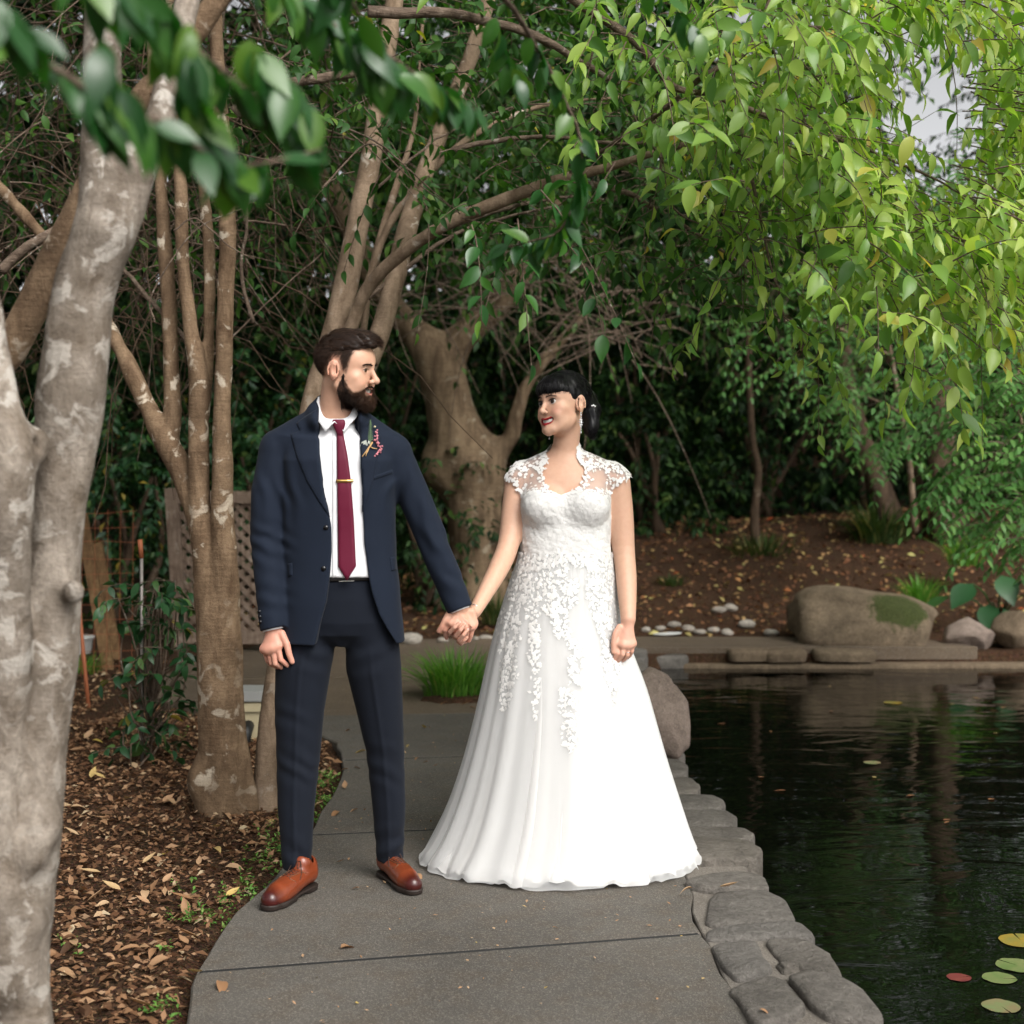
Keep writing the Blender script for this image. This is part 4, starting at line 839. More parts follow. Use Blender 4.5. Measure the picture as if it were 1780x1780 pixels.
WL = 'tall leafy tree of the woodland behind the back hedge and unseen beside it'
wx = [(-11, 20, 3.2, 6.2), (-7.5, 20.5, 3.0, 6.5), (-4.2, 20, 2.9, 6.0), (-1.2, 21, 2.9, 6.3), (2.0, 21, 2.9, 6.0), (9.6, 21.5, 2.9, 6.4), (12.6, 20, 3.0, 6.2), (9.0, 14.4, 2.4, 5.6), (11.0, 11.0, 2.6, 5.8)]  # last two stand out of view, added to shade the far bank
for i, (x, y, r, z) in enumerate(wx):
    rr = np.random.default_rng(300 + i); t = empty('tree', (x, y, .5)); tag(t, WL, 'tree', 'woodland trees behind the hedge')
    q = smooth_line([A(x, y, .2), A(x + .15, y, 2.5), A(x - .1, y, 5), A(x, y, z + 1)], 14); V, F = tube(q, np.linspace(.2, .07, 14), 8, .1, i); obj('trunk', make_mesh('trunk', V, F), M['bark_dark'], t)
    st, v = ell_points(rr, (x, y, z - .4), (r, 2.2, 3.8), 560 if x < 4 else 430, .8); tw, p, d, nor = sprays(rr, st, v + rr.normal(size=v.shape) * .5, .6, 9, .35); twig_part(tw, .01, .003, t)
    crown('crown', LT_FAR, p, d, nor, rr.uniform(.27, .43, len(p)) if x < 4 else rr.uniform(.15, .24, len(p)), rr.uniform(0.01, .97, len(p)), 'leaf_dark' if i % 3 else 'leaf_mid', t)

rr = np.random.default_rng(399); n = 15000; x = rr.uniform(-16, 18, n); y = rr.uniform(18.6, 28, n); p = np.stack([x, y, ground_z(x, y) + rr.uniform(0, .35, n)], -1)
d = rr.normal(size=(n, 3)) + A(0, -.3, -.5); nor = A(0, -.8, .6) + rr.normal(size=(n, 3)) * .4
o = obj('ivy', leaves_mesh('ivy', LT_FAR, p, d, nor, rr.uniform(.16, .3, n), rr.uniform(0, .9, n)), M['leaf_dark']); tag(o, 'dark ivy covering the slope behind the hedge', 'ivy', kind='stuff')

# unseen ring of trees, added to keep low sky light off the wood
for i, (x, y, r, z, rz) in enumerate([(-9, 12, 2.6, 4.8, 4.3), (-8.5, 6.5, 2.6, 5.0, 4.3), (-8, 0.5, 2.8, 4.0, 3.6), (-5.5, -6.5, 3.2, 2.4, 2.3), (-1, -9.5, 3.2, 2.3, 2.2), (4, -9.5, 3.2, 2.3, 2.2), (9.5, -8.5, 3.4, 2.6, 2.4), (15.5, -2, 3.4, 4.0, 3.6), (17, 4, 3.4, 5.2, 4.3)]):
    rr = np.random.default_rng(700 + i); t = empty('tree', (x, y, 0)); tag(t, 'unseen leafy tree added around the garden to block low sky light', 'tree', 'unseen trees added for shade')
    q = smooth_line([A(x, y, -.2), A(x + .15, y, 2), A(x - .1, y, z * .8), A(x, y, z + 1)], 12); V, F = tube(q, np.linspace(.2, .07, 12), 8, .1, i); obj('trunk', make_mesh('trunk', V, F), M['bark_dark'], t)
    st, v = ell_points(rr, (x, y, z - .3), (r, r * .8, rz), 330, .8); st[:, 2] = np.maximum(st[:, 2], .3); tw, p, d, nor = sprays(rr, st, v + rr.normal(size=v.shape) * .5, .7, 7, .35); p[:, 2] = np.maximum(p[:, 2], .1); crown('crown', LT_FAR, p, d, nor, rr.uniform(.24, .36, len(p)), rr.uniform(0, .97, len(p)), 'leaf_mid', t)
# ================================================================ people: materials
def m_skin(name):
    t = NT(name); c = t.attr('col', 'Color'); n = t.noise(60, 4, .6); f = t.noise(400, 3, .6)
    c = t.mix(.3, c, t.ramp(n, [(.3, (.42, .40, .39)), (.7, (.58, .57, .56))]), 'OVERLAY')
    t.bsdf(c, .48, t.bump(f, .12, .002), Specular_IOR_Level=.4, Subsurface_Weight=.12, Subsurface_Radius=(.012, .005, .003), Subsurface_Scale=.5); return t.m
def m_cloth(name, a, b, scale=900, rough=.85, bump=.25, sheen=.2):
    t = NT(name); w = t.noise(scale, 2, .6); big = t.noise(7, 3, .5)
    c = t.mix(w, a, b); c = t.mix(.35, c, t.ramp(big, [(.3, (.4, .4, .4)), (.7, (.6, .6, .6))]), 'OVERLAY')
    t.bsdf(c, rough, t.bump(w, bump, .002), Specular_IOR_Level=.25, Sheen_Weight=sheen * .15, Sheen_Roughness=.5); return t.m
def m_tulle(name, alpha, col, bump=0):
    t = NT(name); d = t.n('BsdfDiffuse'); t.set(d.inputs[0], col); tr = t.n('BsdfTranslucent'); t.set(tr.inputs[0], col); s = t.mixsh(.35, d.outputs[0], tr.outputs[0], False)
    tp = t.n('BsdfTransparent'); lw = t.n('LayerWeight'); lw.inputs[0].default_value = .35; a = t.math('ADD', alpha, t.math('MULTIPLY', lw.outputs['Facing'], .45), clamp=True); t.mixsh(a, tp.outputs[0], s); return t.m
def m_lace_cloth():
    t = NT('white lace cloth'); v = t.voro(95, feature='F1'); n = t.noise(130, 4, .65, dist=1.2); h = t.math('ADD', t.math('SINE', t.math('MULTIPLY', v, 26)), t.math('MULTIPLY', n, 1.6))
    c = t.ramp(h, [(.25, (.66, .645, .625)), (.8, (.82, .805, .785))]); t.bsdf(c, .75, t.bump(h, .25, .004), Specular_IOR_Level=.3); return t.m
def m_hair(name, a, b, rough=.42, aniso=True):
    t = NT(name); n = t.noise(300, 2, .6); t.bsdf(t.mix(t.attr('tint'), a, b), rough, Specular_IOR_Level=.22); return t.m
M['skin'] = m_skin('skin')
M['navy'] = m_cloth('navy wool', (.0045, .0085, .019), (.009, .0148, .029), 700)
M['navy_trouser'] = m_cloth('navy trouser wool', (.0028, .0046, .0100), (.0056, .0086, .0168), 700)
M['shirt'] = m_cloth('white cotton', (.76, .76, .78), (.82, .82, .84), 900, .8, .15, .1)
M['tie'] = m_cloth('burgundy silk', (.095, .004, .02), (.14, .008, .032), 1100, .55, .2, .3)
M['gold'] = plain('brushed gold', (.75, .48, .16), .3, Metallic=1.0)
M['silver'] = plain('silver', (.8, .8, .8), .25, Metallic=1.0)
M['black_horn'] = plain('black horn', (.006, .006, .007), .18)
M['belt'] = plain('black leather', (.012, .010, .010), .45)
def m_leather():
    t = NT('tan brogue leather'); w = t.attr('dark_tone'); n = t.noise(30, 4, .6); c = t.mix(w, (.19, .038, .0125), (.05, .006, .005)); c = t.mix(.4, c, t.ramp(n, [(.3, (.35, .35, .35)), (.7, (.65, .65, .65))]), 'OVERLAY')
    t.bsdf(c, .3, t.bump(t.noise(220, 3), .15, .002), Specular_IOR_Level=.5, Coat_Weight=.15, Coat_Roughness=.25); return t.m
M['leather'] = m_leather(); M['sole'] = plain('dark shoe sole', (.02, .012, .009), .6); M['welt'] = plain('tan shoe welt', (.16, .07, .035), .6); M['shoe_lace'] = plain('brown cord', (.05, .022, .014), .7)
M['tulle'] = m_tulle('white tulle', .66, (.92, .91, .9)); M['tulle_out'] = m_tulle('sheer white tulle', .42, (.9, .9, .9)); M['tulle_skin'] = m_tulle('sheer yoke tulle', .3, (.8, .76, .74))
M['lining'] = m_cloth('ivory satin lining', (.82, .79, .755), (.86, .83, .80), 300, .6, .1, .1)
M['lace_cloth'] = m_lace_cloth(); M['lace'] = plain('white lace thread', (.76, .745, .725), .75)
M['hair_brown'] = m_hair('dark brown hair', (.007, .004, .0028), (.06, .03, .017)); M['hair_black'] = m_hair('black hair', (.003, .003, .004), (.013, .011, .012), .3)
M['beard'] = m_hair('brown beard hair', (.012, .006, .0035), (.075, .034, .017), .55)
M['tooth'] = plain('tooth', (.78, .74, .68), .25)
def m_col(name, rough=.4, **kw):
    t = NT(name); t.bsdf(t.attr('col', 'Color'), rough, **kw); return t.m
M['eye'] = m_col('eye', .12)
M['crystal'] = plain('crystal', (.85, .85, .88), .15, Metallic=.6)

def mesh_of(f, lo, hi, h, it=2, amt=.5):
    V, Fq = sdf_mesh(f, lo, hi, h); return relax(V, Fq, it, amt), Fq
def bvh_of(V, Fq): return BVHTree.FromPolygons([tuple(v) for v in V], [tuple(int(i) for i in f) for f in Fq])
CAM = Vector((0, 0, CAM_H))
def px_ray(a, b): return Vector(((a - CX) / F_PX, 1, -(b - HORIZON) / F_PX)).normalized()
def px_of(V): return np.stack([V[:, 0] / V[:, 1] * F_PX + CX, HORIZON - (V[:, 2] - CAM_H) / V[:, 1] * F_PX], -1)
from mathutils.geometry import delaunay_2d_cdt
def densify(poly, step):
    out = []
    for a, b in zip(poly, np.roll(poly, -1, 0)):
        n = max(1, int(math.ceil(np.linalg.norm(b - a) / step)))
        out += [a + (b - a) * k / n for k in range(n)]
    return np.array(out)
def patch(poly, bvh, thick, off=0.0, step=3.0, round_px=4.0, back=.004, smooth_n=3):
    """a piece of cloth lying on a surface: outline in photo pixels, laid on what the sight line meets, with real thickness"""
    poly = densify(np.asarray(poly, float), step); n = len(poly); lo, hi = poly.min(0), poly.max(0)
    gx_, gy_ = np.meshgrid(np.arange(lo[0], hi[0], step), np.arange(lo[1], hi[1], step)); q = np.c_[gx_.ravel(), gy_.ravel()]; d = poly_dist(q[:, 0], q[:, 1], poly); q = q[d < -step * .5]
    pts = np.vstack([poly, q]); vs_, _, fs_, _, _, _ = delaunay_2d_cdt([Vector(p) for p in pts], [], [list(range(n))], 1, 1e-6)
    p2 = np.array([v[:] for v in vs_]); H_, N_ = np.full((len(p2), 3), np.nan), np.zeros((len(p2), 3))
    for i, (a, b) in enumerate(p2):
        loc, no, _, _ = bvh.ray_cast(CAM, px_ray(a, b))
        if loc is not None: H_[i] = loc; N_[i] = no if no.dot(px_ray(a, b)) < 0 else -no
    ok = ~np.isnan(H_[:, 0])
    if not ok.all():
        Yok = H_[ok]
        for i in np.flatnonzero(~ok):
            j = np.argmin(np.sum((p2[ok] - p2[i]) ** 2, 1)); H_[i] = P(p2[i][0], p2[i][1], Yok[j][1]); N_[i] = N_[ok][j]
    N_ = nrm(N_ * .6 + A(0, -.6, 0)); dd = -poly_dist(p2[:, 0], p2[:, 1], poly); rnd = np.sqrt(np.clip(1 - (1 - np.clip(dd / round_px, 0, 1)) ** 2, 0, 1))
    top = H_ + N_ * (off + thick * (.35 + .65 * rnd))[:, None]; bot = H_ + N_ * (off - back); m = len(p2)
    tri = np.array([f for f in fs_ if len(f) == 3])
    def ori(f): # facing the camera
        a = np.cross(top[f[:, 1]] - top[f[:, 0]], top[f[:, 2]] - top[f[:, 0]]); fl = a[:, 1] > 0; f = f.copy(); f[fl] = f[fl][:, ::-1]; return f
    tri = ori(tri); E = {}
    for f in tri:
        for a, b in ((f[0], f[1]), (f[1], f[2]), (f[2], f[0])): E[(a, b)] = 1
    side = np.array([(b, a, a + m, b + m) for (a, b) in E if (b, a) not in E])
    return np.vstack([top, bot]), [np.vstack([tri, tri[:, ::-1] + m]), side]
def piece(name, poly, bvh, thick, mat, parent, **kw):
    V, F = patch(poly, bvh, thick, **kw); return obj(name, make_mesh(name, V, F), mat, parent)
def hand(f, w, mcps, fingers, thumb, rf, rp, k=.0035, kp=.012):
    """palm from wrist to knuckles, four fingers, thumb: all joints as points"""
    for m in mcps: f.cap(w, m, rp * .98, rp * .86, kp)
    for a, b in zip(mcps[:-1], mcps[1:]): f.cap(a, b, rp * .85, rp * .85, kp)
    for i, fg in enumerate(fingers):
        s = (1, 1.04, .98, .86)[i]; n = len(fg); rr = np.linspace(rf * 1.08, rf * .8, n) * s; f.chain(fg, rr, k)
    n = len(thumb); f.chain(thumb, np.linspace(rf * 1.45, rf * .98, n), k * 2)

# ---------------------------------------------------------------- heads (local: x to the side, y away from the face, z up, 0 at eye level)
def L3(x, f, z): return A(x, -f, z)
def head_field(male, smile=1.0):
    h = SDF(); e = h.ell; m = male
    e(L3(0, -.012, .032), (.0755, .097, .083), .01)
    e(L3(0, .03, -.025), (.064 if m else .061, .060, .088), .03); e(L3(0, .046, .034), (.058, .046, .046), .03)
    e(L3(0, .034, -.078), (.050 if m else .043, .050, .034), .022)
    for s in (-1, 1):
        h.cap(L3(s * (.054 if m else .046), .0, -.058), L3(s * .022, .074, -.1), .016 if m else .012, .016 if m else .013, .022)
        e(L3(s * .045, .057, -.027), (.023, .022, .018), .02)
        e(L3(s * .037, .073, -.046), (.018, .014, .016), .014); e(L3(s * (.044 if m else .037), .036, -.062), (.022 if m else .019, .034, .030 if m else .026), .03)
        h.cap(L3(s * .012, .081 if m else .078, .019), L3(s * .042, .068, .02), .0105 if m else .008, .009, .012)
    e(L3(0, .078 if m else .080, -.1 if m else -.104), (.023 if m else .019, .017, .018 if m else .02), .016)
    e(L3(0, .088, .015), (.011, .008, .012), .012)
    for s in (-1, 1): e(L3(s * .031, .101, -.001), (.0165, .0155, .0115), .010, 's')
    for s in (-1, 1): e(L3(s * .031, .0745, -.001), .0150, .004)
    h.cap(L3(0, .089, .006), L3(0, .111 if m else .107, -.033), .0072 if m else .0062, .0098 if m else .0085, .009)
    e(L3(0, .112 if m else .109, -.036), .0118 if m else .0102, .006)
    for s in (-1, 1): e(L3(s * (.0128 if m else .0108), .100, -.040), .0082 if m else .0064, .006)
    for s in (-1, 1): e(L3(s * .006, .103, -.0475), (.0035, .005, .003), .003, 's')
    for s in (-1, 1): e(L3(s * .031, .094, -.001), (.0135 if m else .0150, .0105, .0042 if m else .0074), .003, 's')     # lid opening
    mw, mf = (1.0, 0.0) if m else (1.22, .004)
    up = [L3(s * x * mw, f_ - mf * (x / .03) ** 2, z) for s, x, f_, z in ((-1, .030, .075, -.0560), (-1, .014, .091, -.0632), (1, 0, .0965, -.065), (1, .014, .091, -.0632), (1, .030, .075, -.0560))]
    lo = [L3(s * x * mw, f_ - mf * (x / .03) ** 2, z) for s, x, f_, z in ((-1, .030, .075, -.0570), (-1, .016, .0890, -.0755), (1, 0, .0935, -.0825), (1, .016, .0890, -.0755), (1, .030, .075, -.0570))]
    h.chain(up, [.0035, .0045, .0045, .0045, .0035], .006); h.chain(lo, [.0035, .0052, .0058, .0052, .0035], .006)
    e(L3(0, .098, -.0725), (.0165 * mw, .026, .0062 if m else .0054), .003, 's'); [(e(L3(s * .0135 * mw, .094, -.0695), (.009 * mw, .022, .0056), .003, 's'), e(L3(s * .0205 * mw, .088, -.0645), (.006 * mw, .02, .0036), .003, 's')) for s in (-1, 1)]
    for s in (-1, 1):
        Re = np.array(Matrix.Rotation(rad(s * 28), 3, 'Z') @ Matrix.Rotation(rad(-8), 3, 'X'))
        e(L3(s * .079, -.012, -.010), (.0075, .0195, .034), .006, 'u', Re); e(L3(s * .0885, -.002, -.006), (.0075, .0095, .018), .004, 's'); h.chain([L3(s * (.080 - .35 * q), -.010 + .94 * q, -.008 + w) for q, w in [(.017 * math.cos(t) - .003 * (t < -.9), .031 * math.sin(t)) for t in np.linspace(-1.2, 3.6, 12)]], [.0034] * 12, .003)
    return h, up, lo
def to_world(pts, o, Mx, sc): return o + sc * np.asarray(pts, float) @ Mx.T
def to_local(V, o, Mx, sc): return (V - o) @ Mx / sc
def eyes(parent, o, Mx, sc, gaze, iris, r=.0138):
    bm = bmesh.new(); bmesh.ops.create_uvsphere(bm, u_segments=28, v_segments=20, radius=1); V0 = np.array([v.co[:] for v in bm.verts]); F0 = [[v.index for v in f.verts] for f in bm.faces]; bm.free()
    T = np.array([f for f in F0 if len(f) == 3]); Q = np.array([f for f in F0 if len(f) == 4]); g = nrm(A(*gaze))
    for s in (-1, 1):
        ang = np.arccos(np.clip(V0 @ g, -1, 1)); c = np.where(ang[:, None] < .25, A(.004, .004, .004), np.where(ang[:, None] < .64, A(*iris), A(.5, .46, .44)))
        V = to_world(L3(s * .031, .0758, -.001) + V0 * r, o, Mx, sc); obj('eye', make_mesh('eye', V, [T, Q], True, None, {'col': c}), M['eye'], parent)
def strand_part(name, start, dirs, length, r0, mat, parent, seed, n=5, curve=None, tint=None):
    rr = np.random.default_rng(seed); start, dirs = np.asarray(start), nrm(np.asarray(dirs)); m = len(start); s = np.linspace(0, 1, n); L = np.broadcast_to(length, m)
    cv = curve if curve is not None else rr.normal(size=(m, 3)) * .15
    ln = start[:, None] + L[:, None, None] * (dirs[:, None] * s[None, :, None] + cv[:, None] * (s**2)[None, :, None]); R = r0 * np.linspace(1, .35, n)[None] * np.ones((m, 1))
    V, F = tube_bundle(ln, R, 3); tn = np.repeat(rr.uniform(0, 1, m) if tint is None else tint, n * 3); o = obj(name, make_mesh(name, V, F, True, {'tint': tn}), M[mat], parent); o['kind'] = 'stuff'; return o
def normals_of(V, Fq):
    a = np.cross(V[Fq[:, 2]] - V[Fq[:, 0]], V[Fq[:, 3]] - V[Fq[:, 1]]) if Fq.shape[1] == 4 else np.cross(V[Fq[:, 1]] - V[Fq[:, 0]], V[Fq[:, 2]] - V[Fq[:, 0]])
    N = np.zeros_like(V)
    for k in range(3): N[:, k] = sum(np.bincount(Fq[:, j], a[:, k], len(V)) for j in range(Fq.shape[1]))
    return nrm(N)

# ================================================================ groom
groom = empty('person', (-.56, 5.02, 0))
tag(groom, 'bearded person in a navy suit and burgundy tie holding hands with the bride', 'person')
go, gM, gs = P(602, 640, 5.0), rot(71, 5, -3), 1.0
hf, g_up, g_lo = head_field(True)
gf_ = SDF()
gf_.sub(hf, go - .16, go + .16, gM, go, .01, 'u', gs)
nk = to_world([L3(0, -.022, -.06)], go, gM, gs)[0]
gf_.cap(nk, P(586, 722, 5.035), .051, .052, .02); gf_.cap(nk + A(-.012, .01, .0), P(578, 730, 5.045), .045, .05, .02)
gf_.cap(P(588, 730, 5.045), P(590, 990, 5.06), .05, .08, .03); gf_.cap(P(500, 800, 5.06), P(680, 805, 5.06), .035, .035, .03)
gf_.chain([P(484, 795, 5.04), P(464, 930, 5.02), P(475, 1086, 4.975)], [.04, .036, .029], .02)
gf_.chain([P(692, 795, 5.055), P(752, 930, 5.05), P(799, 1054, 5.02)], [.04, .036, .029], .02)
H1 = lambda u, v, Y: P(420 + u / 12.714, 1060 + v / 12.714, Y)
hand(gf_, H1(700, 430, 4.972), [H1(800, 800, 4.955), H1(690, 850, 4.953), H1(585, 880, 4.958), H1(500, 870, 4.968)],
     [[H1(800, 810, 4.953), H1(868, 1110, 4.95), H1(985, 1205, 4.962), H1(1070, 1280, 4.975)], [H1(690, 870, 4.953), H1(745, 1190, 4.955), H1(860, 1262, 4.975), H1(950, 1290, 4.99)],
      [H1(590, 900, 4.96), H1(655, 1180, 4.968), H1(760, 1250, 4.985), H1(850, 1280, 5.0)], [H1(505, 890, 4.972), H1(570, 1130, 4.982), H1(650, 1215, 4.998), H1(720, 1240, 5.01)]],
     [H1(880, 520, 4.965), H1(1000, 760, 4.952), H1(1050, 980, 4.948), H1(1115, 1150, 4.95)], .0092, .0165)
H2 = lambda u, v, Y: P(740 + u / 12.714, 1020 + v / 12.714, Y)
hand(gf_, H2(760, 520, 5.02), [H2(525, 800, 5.008), H2(660, 850, 5.0), H2(860, 900, 5.004), H2(1030, 880, 5.022)],
     [[H2(515, 830, 5.008), H2(432, 950, 5.012), H2(436, 1050, 5.03), H2(460, 1130, 5.048)], [H2(655, 880, 5.004), H2(640, 1030, 5.025), H2(680, 1080, 5.055), H2(720, 1040, 5.075)],
      [H2(860, 930, 5.008), H2(830, 1090, 5.028), H2(840, 1150, 5.055), H2(840, 1100, 5.075)], [H2(1035, 910, 5.022), H2(1005, 1070, 5.028), H2(955, 1195, 5.04), H2(905, 1180, 5.058)]],
     [H2(520, 610, 5.016), H2(440, 740, 5.012), H2(370, 870, 5.012), H2(300, 975, 5.018)], .0092, .0148, .0035, .009)
gf_.cap(H2(1000, 560, 5.03), H2(1080, 800, 5.03), .014, .013, .012)
[gf_.cap(H2(700 + 20 * q, 600, 5.006), H2(*m_, 4.994), .0035, .0042, .008) for q, m_ in enumerate(((530, 800), (665, 850), (855, 890), (1020, 880)))]
V, Fq = mesh_of(gf_, (-.93, 4.85, .72), (.02, 5.2, 1.9), .0027, 1, .5)
loc = to_local(V, go, gM, gs); fx, ff, fz = loc[:, 0], -loc[:, 1], loc[:, 2]
SK = A(.62, .36, .25)
def lip_dist(loc, up, lo):
    d = np.full(len(loc), 9.0)
    for ch in (up, lo):
        for a, b in zip(ch[:-1], ch[1:]):
            ab = b - a; t = np.clip((loc - a) @ ab / (ab @ ab), 0, 1); d = np.minimum(d, np.linalg.norm(loc - a - t[:, None] * ab, axis=1))
    return d
mixc = lambda c, m, t: c * (1 - m[:, None]) + np.asarray(t) * m[:, None]
c = np.tile(SK, (len(V), 1)); inh = (np.abs(fz) < .14) & (np.abs(fx) < .1) & (np.abs(ff) < .14)
hl = np.interp(ff, [-.11, -.06, -.03, -.005, .012, .024, .035, .05, .062, .085, .12], [-.06, -.045, -.005, .024, .02, -.03, -.03, .03, .05, .07, .072])
scalp = ss(-.004, .06, fz - hl) * inh
c = mixc(c, ss(.0, 1, 1 - np.minimum(np.hypot((np.abs(fx) - .042) / .024, (fz + .038) / .022), 1)) * (ff > .03) * .35 * inh, (.6, .25, .18))
bt = np.interp(ff, [.0, .012, .03, .045, .06, .075, .09, .12], [-.075, -.03, -.022, -.046, -.062, -.06, -.0535, -.053])
bz = fz + np.clip(.006 * np.abs(fx) / .03, 0, .012)
beard = ss(.004, -.006, bz - bt) * (ff > .004) * (fz > -.135) * inh * ss(-.14, -.118, fz + .25 * np.maximum(0, .05 - ff))
ld = lip_dist(loc, g_up, g_lo); lips = ss(.0068, .0052, ld) * inh
c = mixc(c, np.clip(beard, 0, 1) * .85, (.07, .034, .02)); c = mixc(c, scalp * .93, (.018, .011, .008)); c = mixc(c, lips, (.4, .17, .13))
inm = (np.abs(fx) < .021) & (np.abs(fz + .0705) < .0075) & (ff > .06) & (ff < .0925) & inh; c[inm] = (.10, .03, .028)
ear = (np.abs(fx) > .074) & (ff < .02) & inh; c = mixc(c, ear * .35, (.6, .24, .17))
hd = ss(1055, 1105, px_of(V)[:, 1]); c = mixc(c, hd * .45, (.62, .27, .21))
tip = hd * (vnoise(V * 60, 3, 2) * .5 + .5); c = mixc(c, tip * .25, (.6, .2, .15))
body_g = obj('body', make_mesh('body', V, Fq, True, None, {'col': c}), M['skin'], groom); gV, gFq = V, Fq
eyes(groom, go, gM, gs, (-.22, -1, -.03), (.09, .05, .025))
gT = lambda pts: to_world(pts, go, gM, gs)
# teeth, brows, lashes
def dental(parent, T, z0=-.0705, zs=1.0, w=1.0):
    xs = np.linspace(-.021, .021, 15); V = []
    for x in xs:
        fr = .0905 - 16 * x * x; hh = .0062 * (1 - (x / .026) ** 2) ** .5
        for k in (-1, 0, 1): V.append(L3(x * w, fr - (.001 if k else 0) - .0012 * abs(math.sin(x * 480)), z0 + 7 * x * x + hh * k * zs))
    i = np.arange(14)[:, None] * 3 + np.arange(2)[None]; Fq_ = np.stack([i, i + 3, i + 4, i + 1], -1).reshape(-1, 4); obj('teeth', make_mesh('teeth', T(np.array(V)), Fq_), M['tooth'], parent)
dental(groom, gT)
rr = np.random.default_rng(5)
def on_face(bvh, T, Mx, x, z, lift=.0008):
    o_ = T(np.array([L3(x, .2, z)]))[0]; d = Mx @ A(0, 1, 0); h_ = bvh.ray_cast(Vector(o_), Vector(d)); return np.array(h_[0]) - d * lift if h_[0] is not None else T(np.array([L3(x, .085, z)]))[0]
def brows(parent, T, Mx, bvh, mat, thick, z0, seed, name='eyebrow', arch=.006, n=110, ln=.009):
    for s in (-1, 1):
        tt = np.linspace(0, 1, 10); bz_ = lambda t: z0 + arch * np.sin(t * 2.4) - .004 * t; q = np.array([on_face(bvh, T, Mx, s * (.011 + .037 * t), bz_(t)) for t in tt])
        V_, F_ = tube(q, thick * (1 - .6 * tt) + .0003, 6); eb = obj(name, make_mesh(name, V_, F_, True, {'tint': np.zeros(len(V_))}), M[mat], parent)
        r_ = np.random.default_rng(seed + s); t = r_.uniform(0, 1, n); st = np.array([on_face(bvh, T, Mx, s * (.011 + .037 * a), bz_(a) + r_.normal() * thick * .9 * (1 - .5 * a)) for a in t]); d = np.stack([s * np.ones(n), -.25 + 0 * t, .5 - .9 * t], -1) @ Mx.T
        strand_part('brow_hairs', st, d, ln, .0006, mat, eb, seed, 4)
def lashes(parent, T, Mx, bvh, r, z=.0035, wing=0.0):
    for s in (-1, 1):
        q = np.array([on_face(bvh, T, Mx, s * (.031 + x), z - 26 * x * x + wing * max(0, x) / .014, .0012) for x in np.linspace(-.0135, .015, 9)]); V_, F_ = tube(q, np.r_[np.linspace(r * .5, r, 6), r, r * .8, r * .4], 6); obj('eyelashes', make_mesh('eyelashes', V_, F_), M['hair_black'], parent)
gbv = bvh_of(gV, gFq); brows(groom, gT, gM, gbv, 'hair_brown', .0024, .0155, 11)
lashes(groom, gT, gM, gbv, .0010, .0045)
# hair: swept top, clipped sides
hr = SDF(); hr.ell(L3(0, -.010, .045), (.0765, .100, .079), .01); hr.ell(L3(0, .062, .084), (.052, .044, .028), .03); hr.ell(L3(.01, .015, .102), (.058, .07, .026), .025)
zc = lambda p: np.interp(-p[:, 1], [-.12, -.06, 0, .04, .065, .09, .13], [.04, .05, .060, .064, .068, .076, .082])
hr.add(lambda p: (p[:, 2] - zc(p)) + .004 * np.sin(p[:, 0] * 160) , (-.2,) * 3, (.2,) * 3, .006, 's')
hr.add(lambda p: .0034 * vnoise(p * A(110, 28, 60), 4, 3), (-.2,) * 3, (.2,) * 3, .006, 'd')
hv, hfq = mesh_of(hr, (-.1, -.13, 0), (.1, .13, .16), .003, 1); hN = normals_of(hv, hfq)
hair_g = obj('hair', make_mesh('hair', gT(hv), hfq, True, {'tint': .15 + .1 * vnoise(hv * A(200, 50, 100), 2)}), M['hair_brown'], groom)
i = rr.integers(0, len(hv), 9500); i = i[hN[i, 2] > -.3]; s_ = hv[i]; dloc = np.stack([.45 + 0 * s_[:, 0], -1.0 + 0 * s_[:, 0], .25 + 0 * s_[:, 0]], -1) + rr.normal(size=s_.shape) * .18; dloc = dloc - hN[i] * (np.sum(dloc * hN[i], 1)[:, None] * .9) + hN[i] * .22
strand_part('strands', gT(s_ - hN[i] * .002), dloc @ gM.T, rr.uniform(.016, .04, len(i)), .0009, 'hair_brown', hair_g, 7, 5, (-.5 * hN[i] + A(.1, 0, -.2)) @ gM.T * .5)
i = np.flatnonzero((scalp > .25) & (fz < .08)); i = rr.choice(i, min(9000, len(i) * 2)); gN = normals_of(gV, gFq); k = rr.uniform(size=len(i)) < scalp[i]
i = i[k]; strand_part('strands', gV[i], gN[i] * .55 + (A(0, .5, -.8) @ gM.T) + rr.normal(size=(len(i), 3)) * .15, np.interp(fz[i], [-.06, .0, .06], [.003, .006, .014]), .00055, 'hair_brown', hair_g, 8, 3)
# beard
bd = SDF(); ch = [L3(.067, .024, -.022), L3(.063, .026, -.055), L3(.053, .042, -.084), L3(.03, .070, -.102), L3(0, .079, -.107)]
for s in (1, -1): bd.chain([q * A(s, 1, 1) for q in ch], [.005, .011, .016, .020, .022], .02); bd.chain([q * A(s, 1, 1) for q in (L3(.036, .073, -.063), L3(.018, .092, -.0565), L3(.0, .0965, -.0535))], [.003, .0032, .002], .004); bd.chain([q * A(s, 1, 1) for q in (L3(.033, .077, -.066), L3(.036, .074, -.085))], [.004, .008], .008)
bd.add(lambda p: .003 * vnoise(p * 90, 6, 3), (-.2,) * 3, (.2,) * 3, .01, 'd')
bv, bfq = mesh_of(bd, (-.1, -.13, -.15), (.1, .02, 0), .003, 2); bN = normals_of(bv, bfq)
tb = np.clip(.12 + 9 * (-bv[:, 1] - .06) + .15 * vnoise(bv * 120, 5), 0, 1)
beard_o = obj('beard', make_mesh('beard', gT(bv), bfq, True, {'tint': tb}), M['beard'], groom)
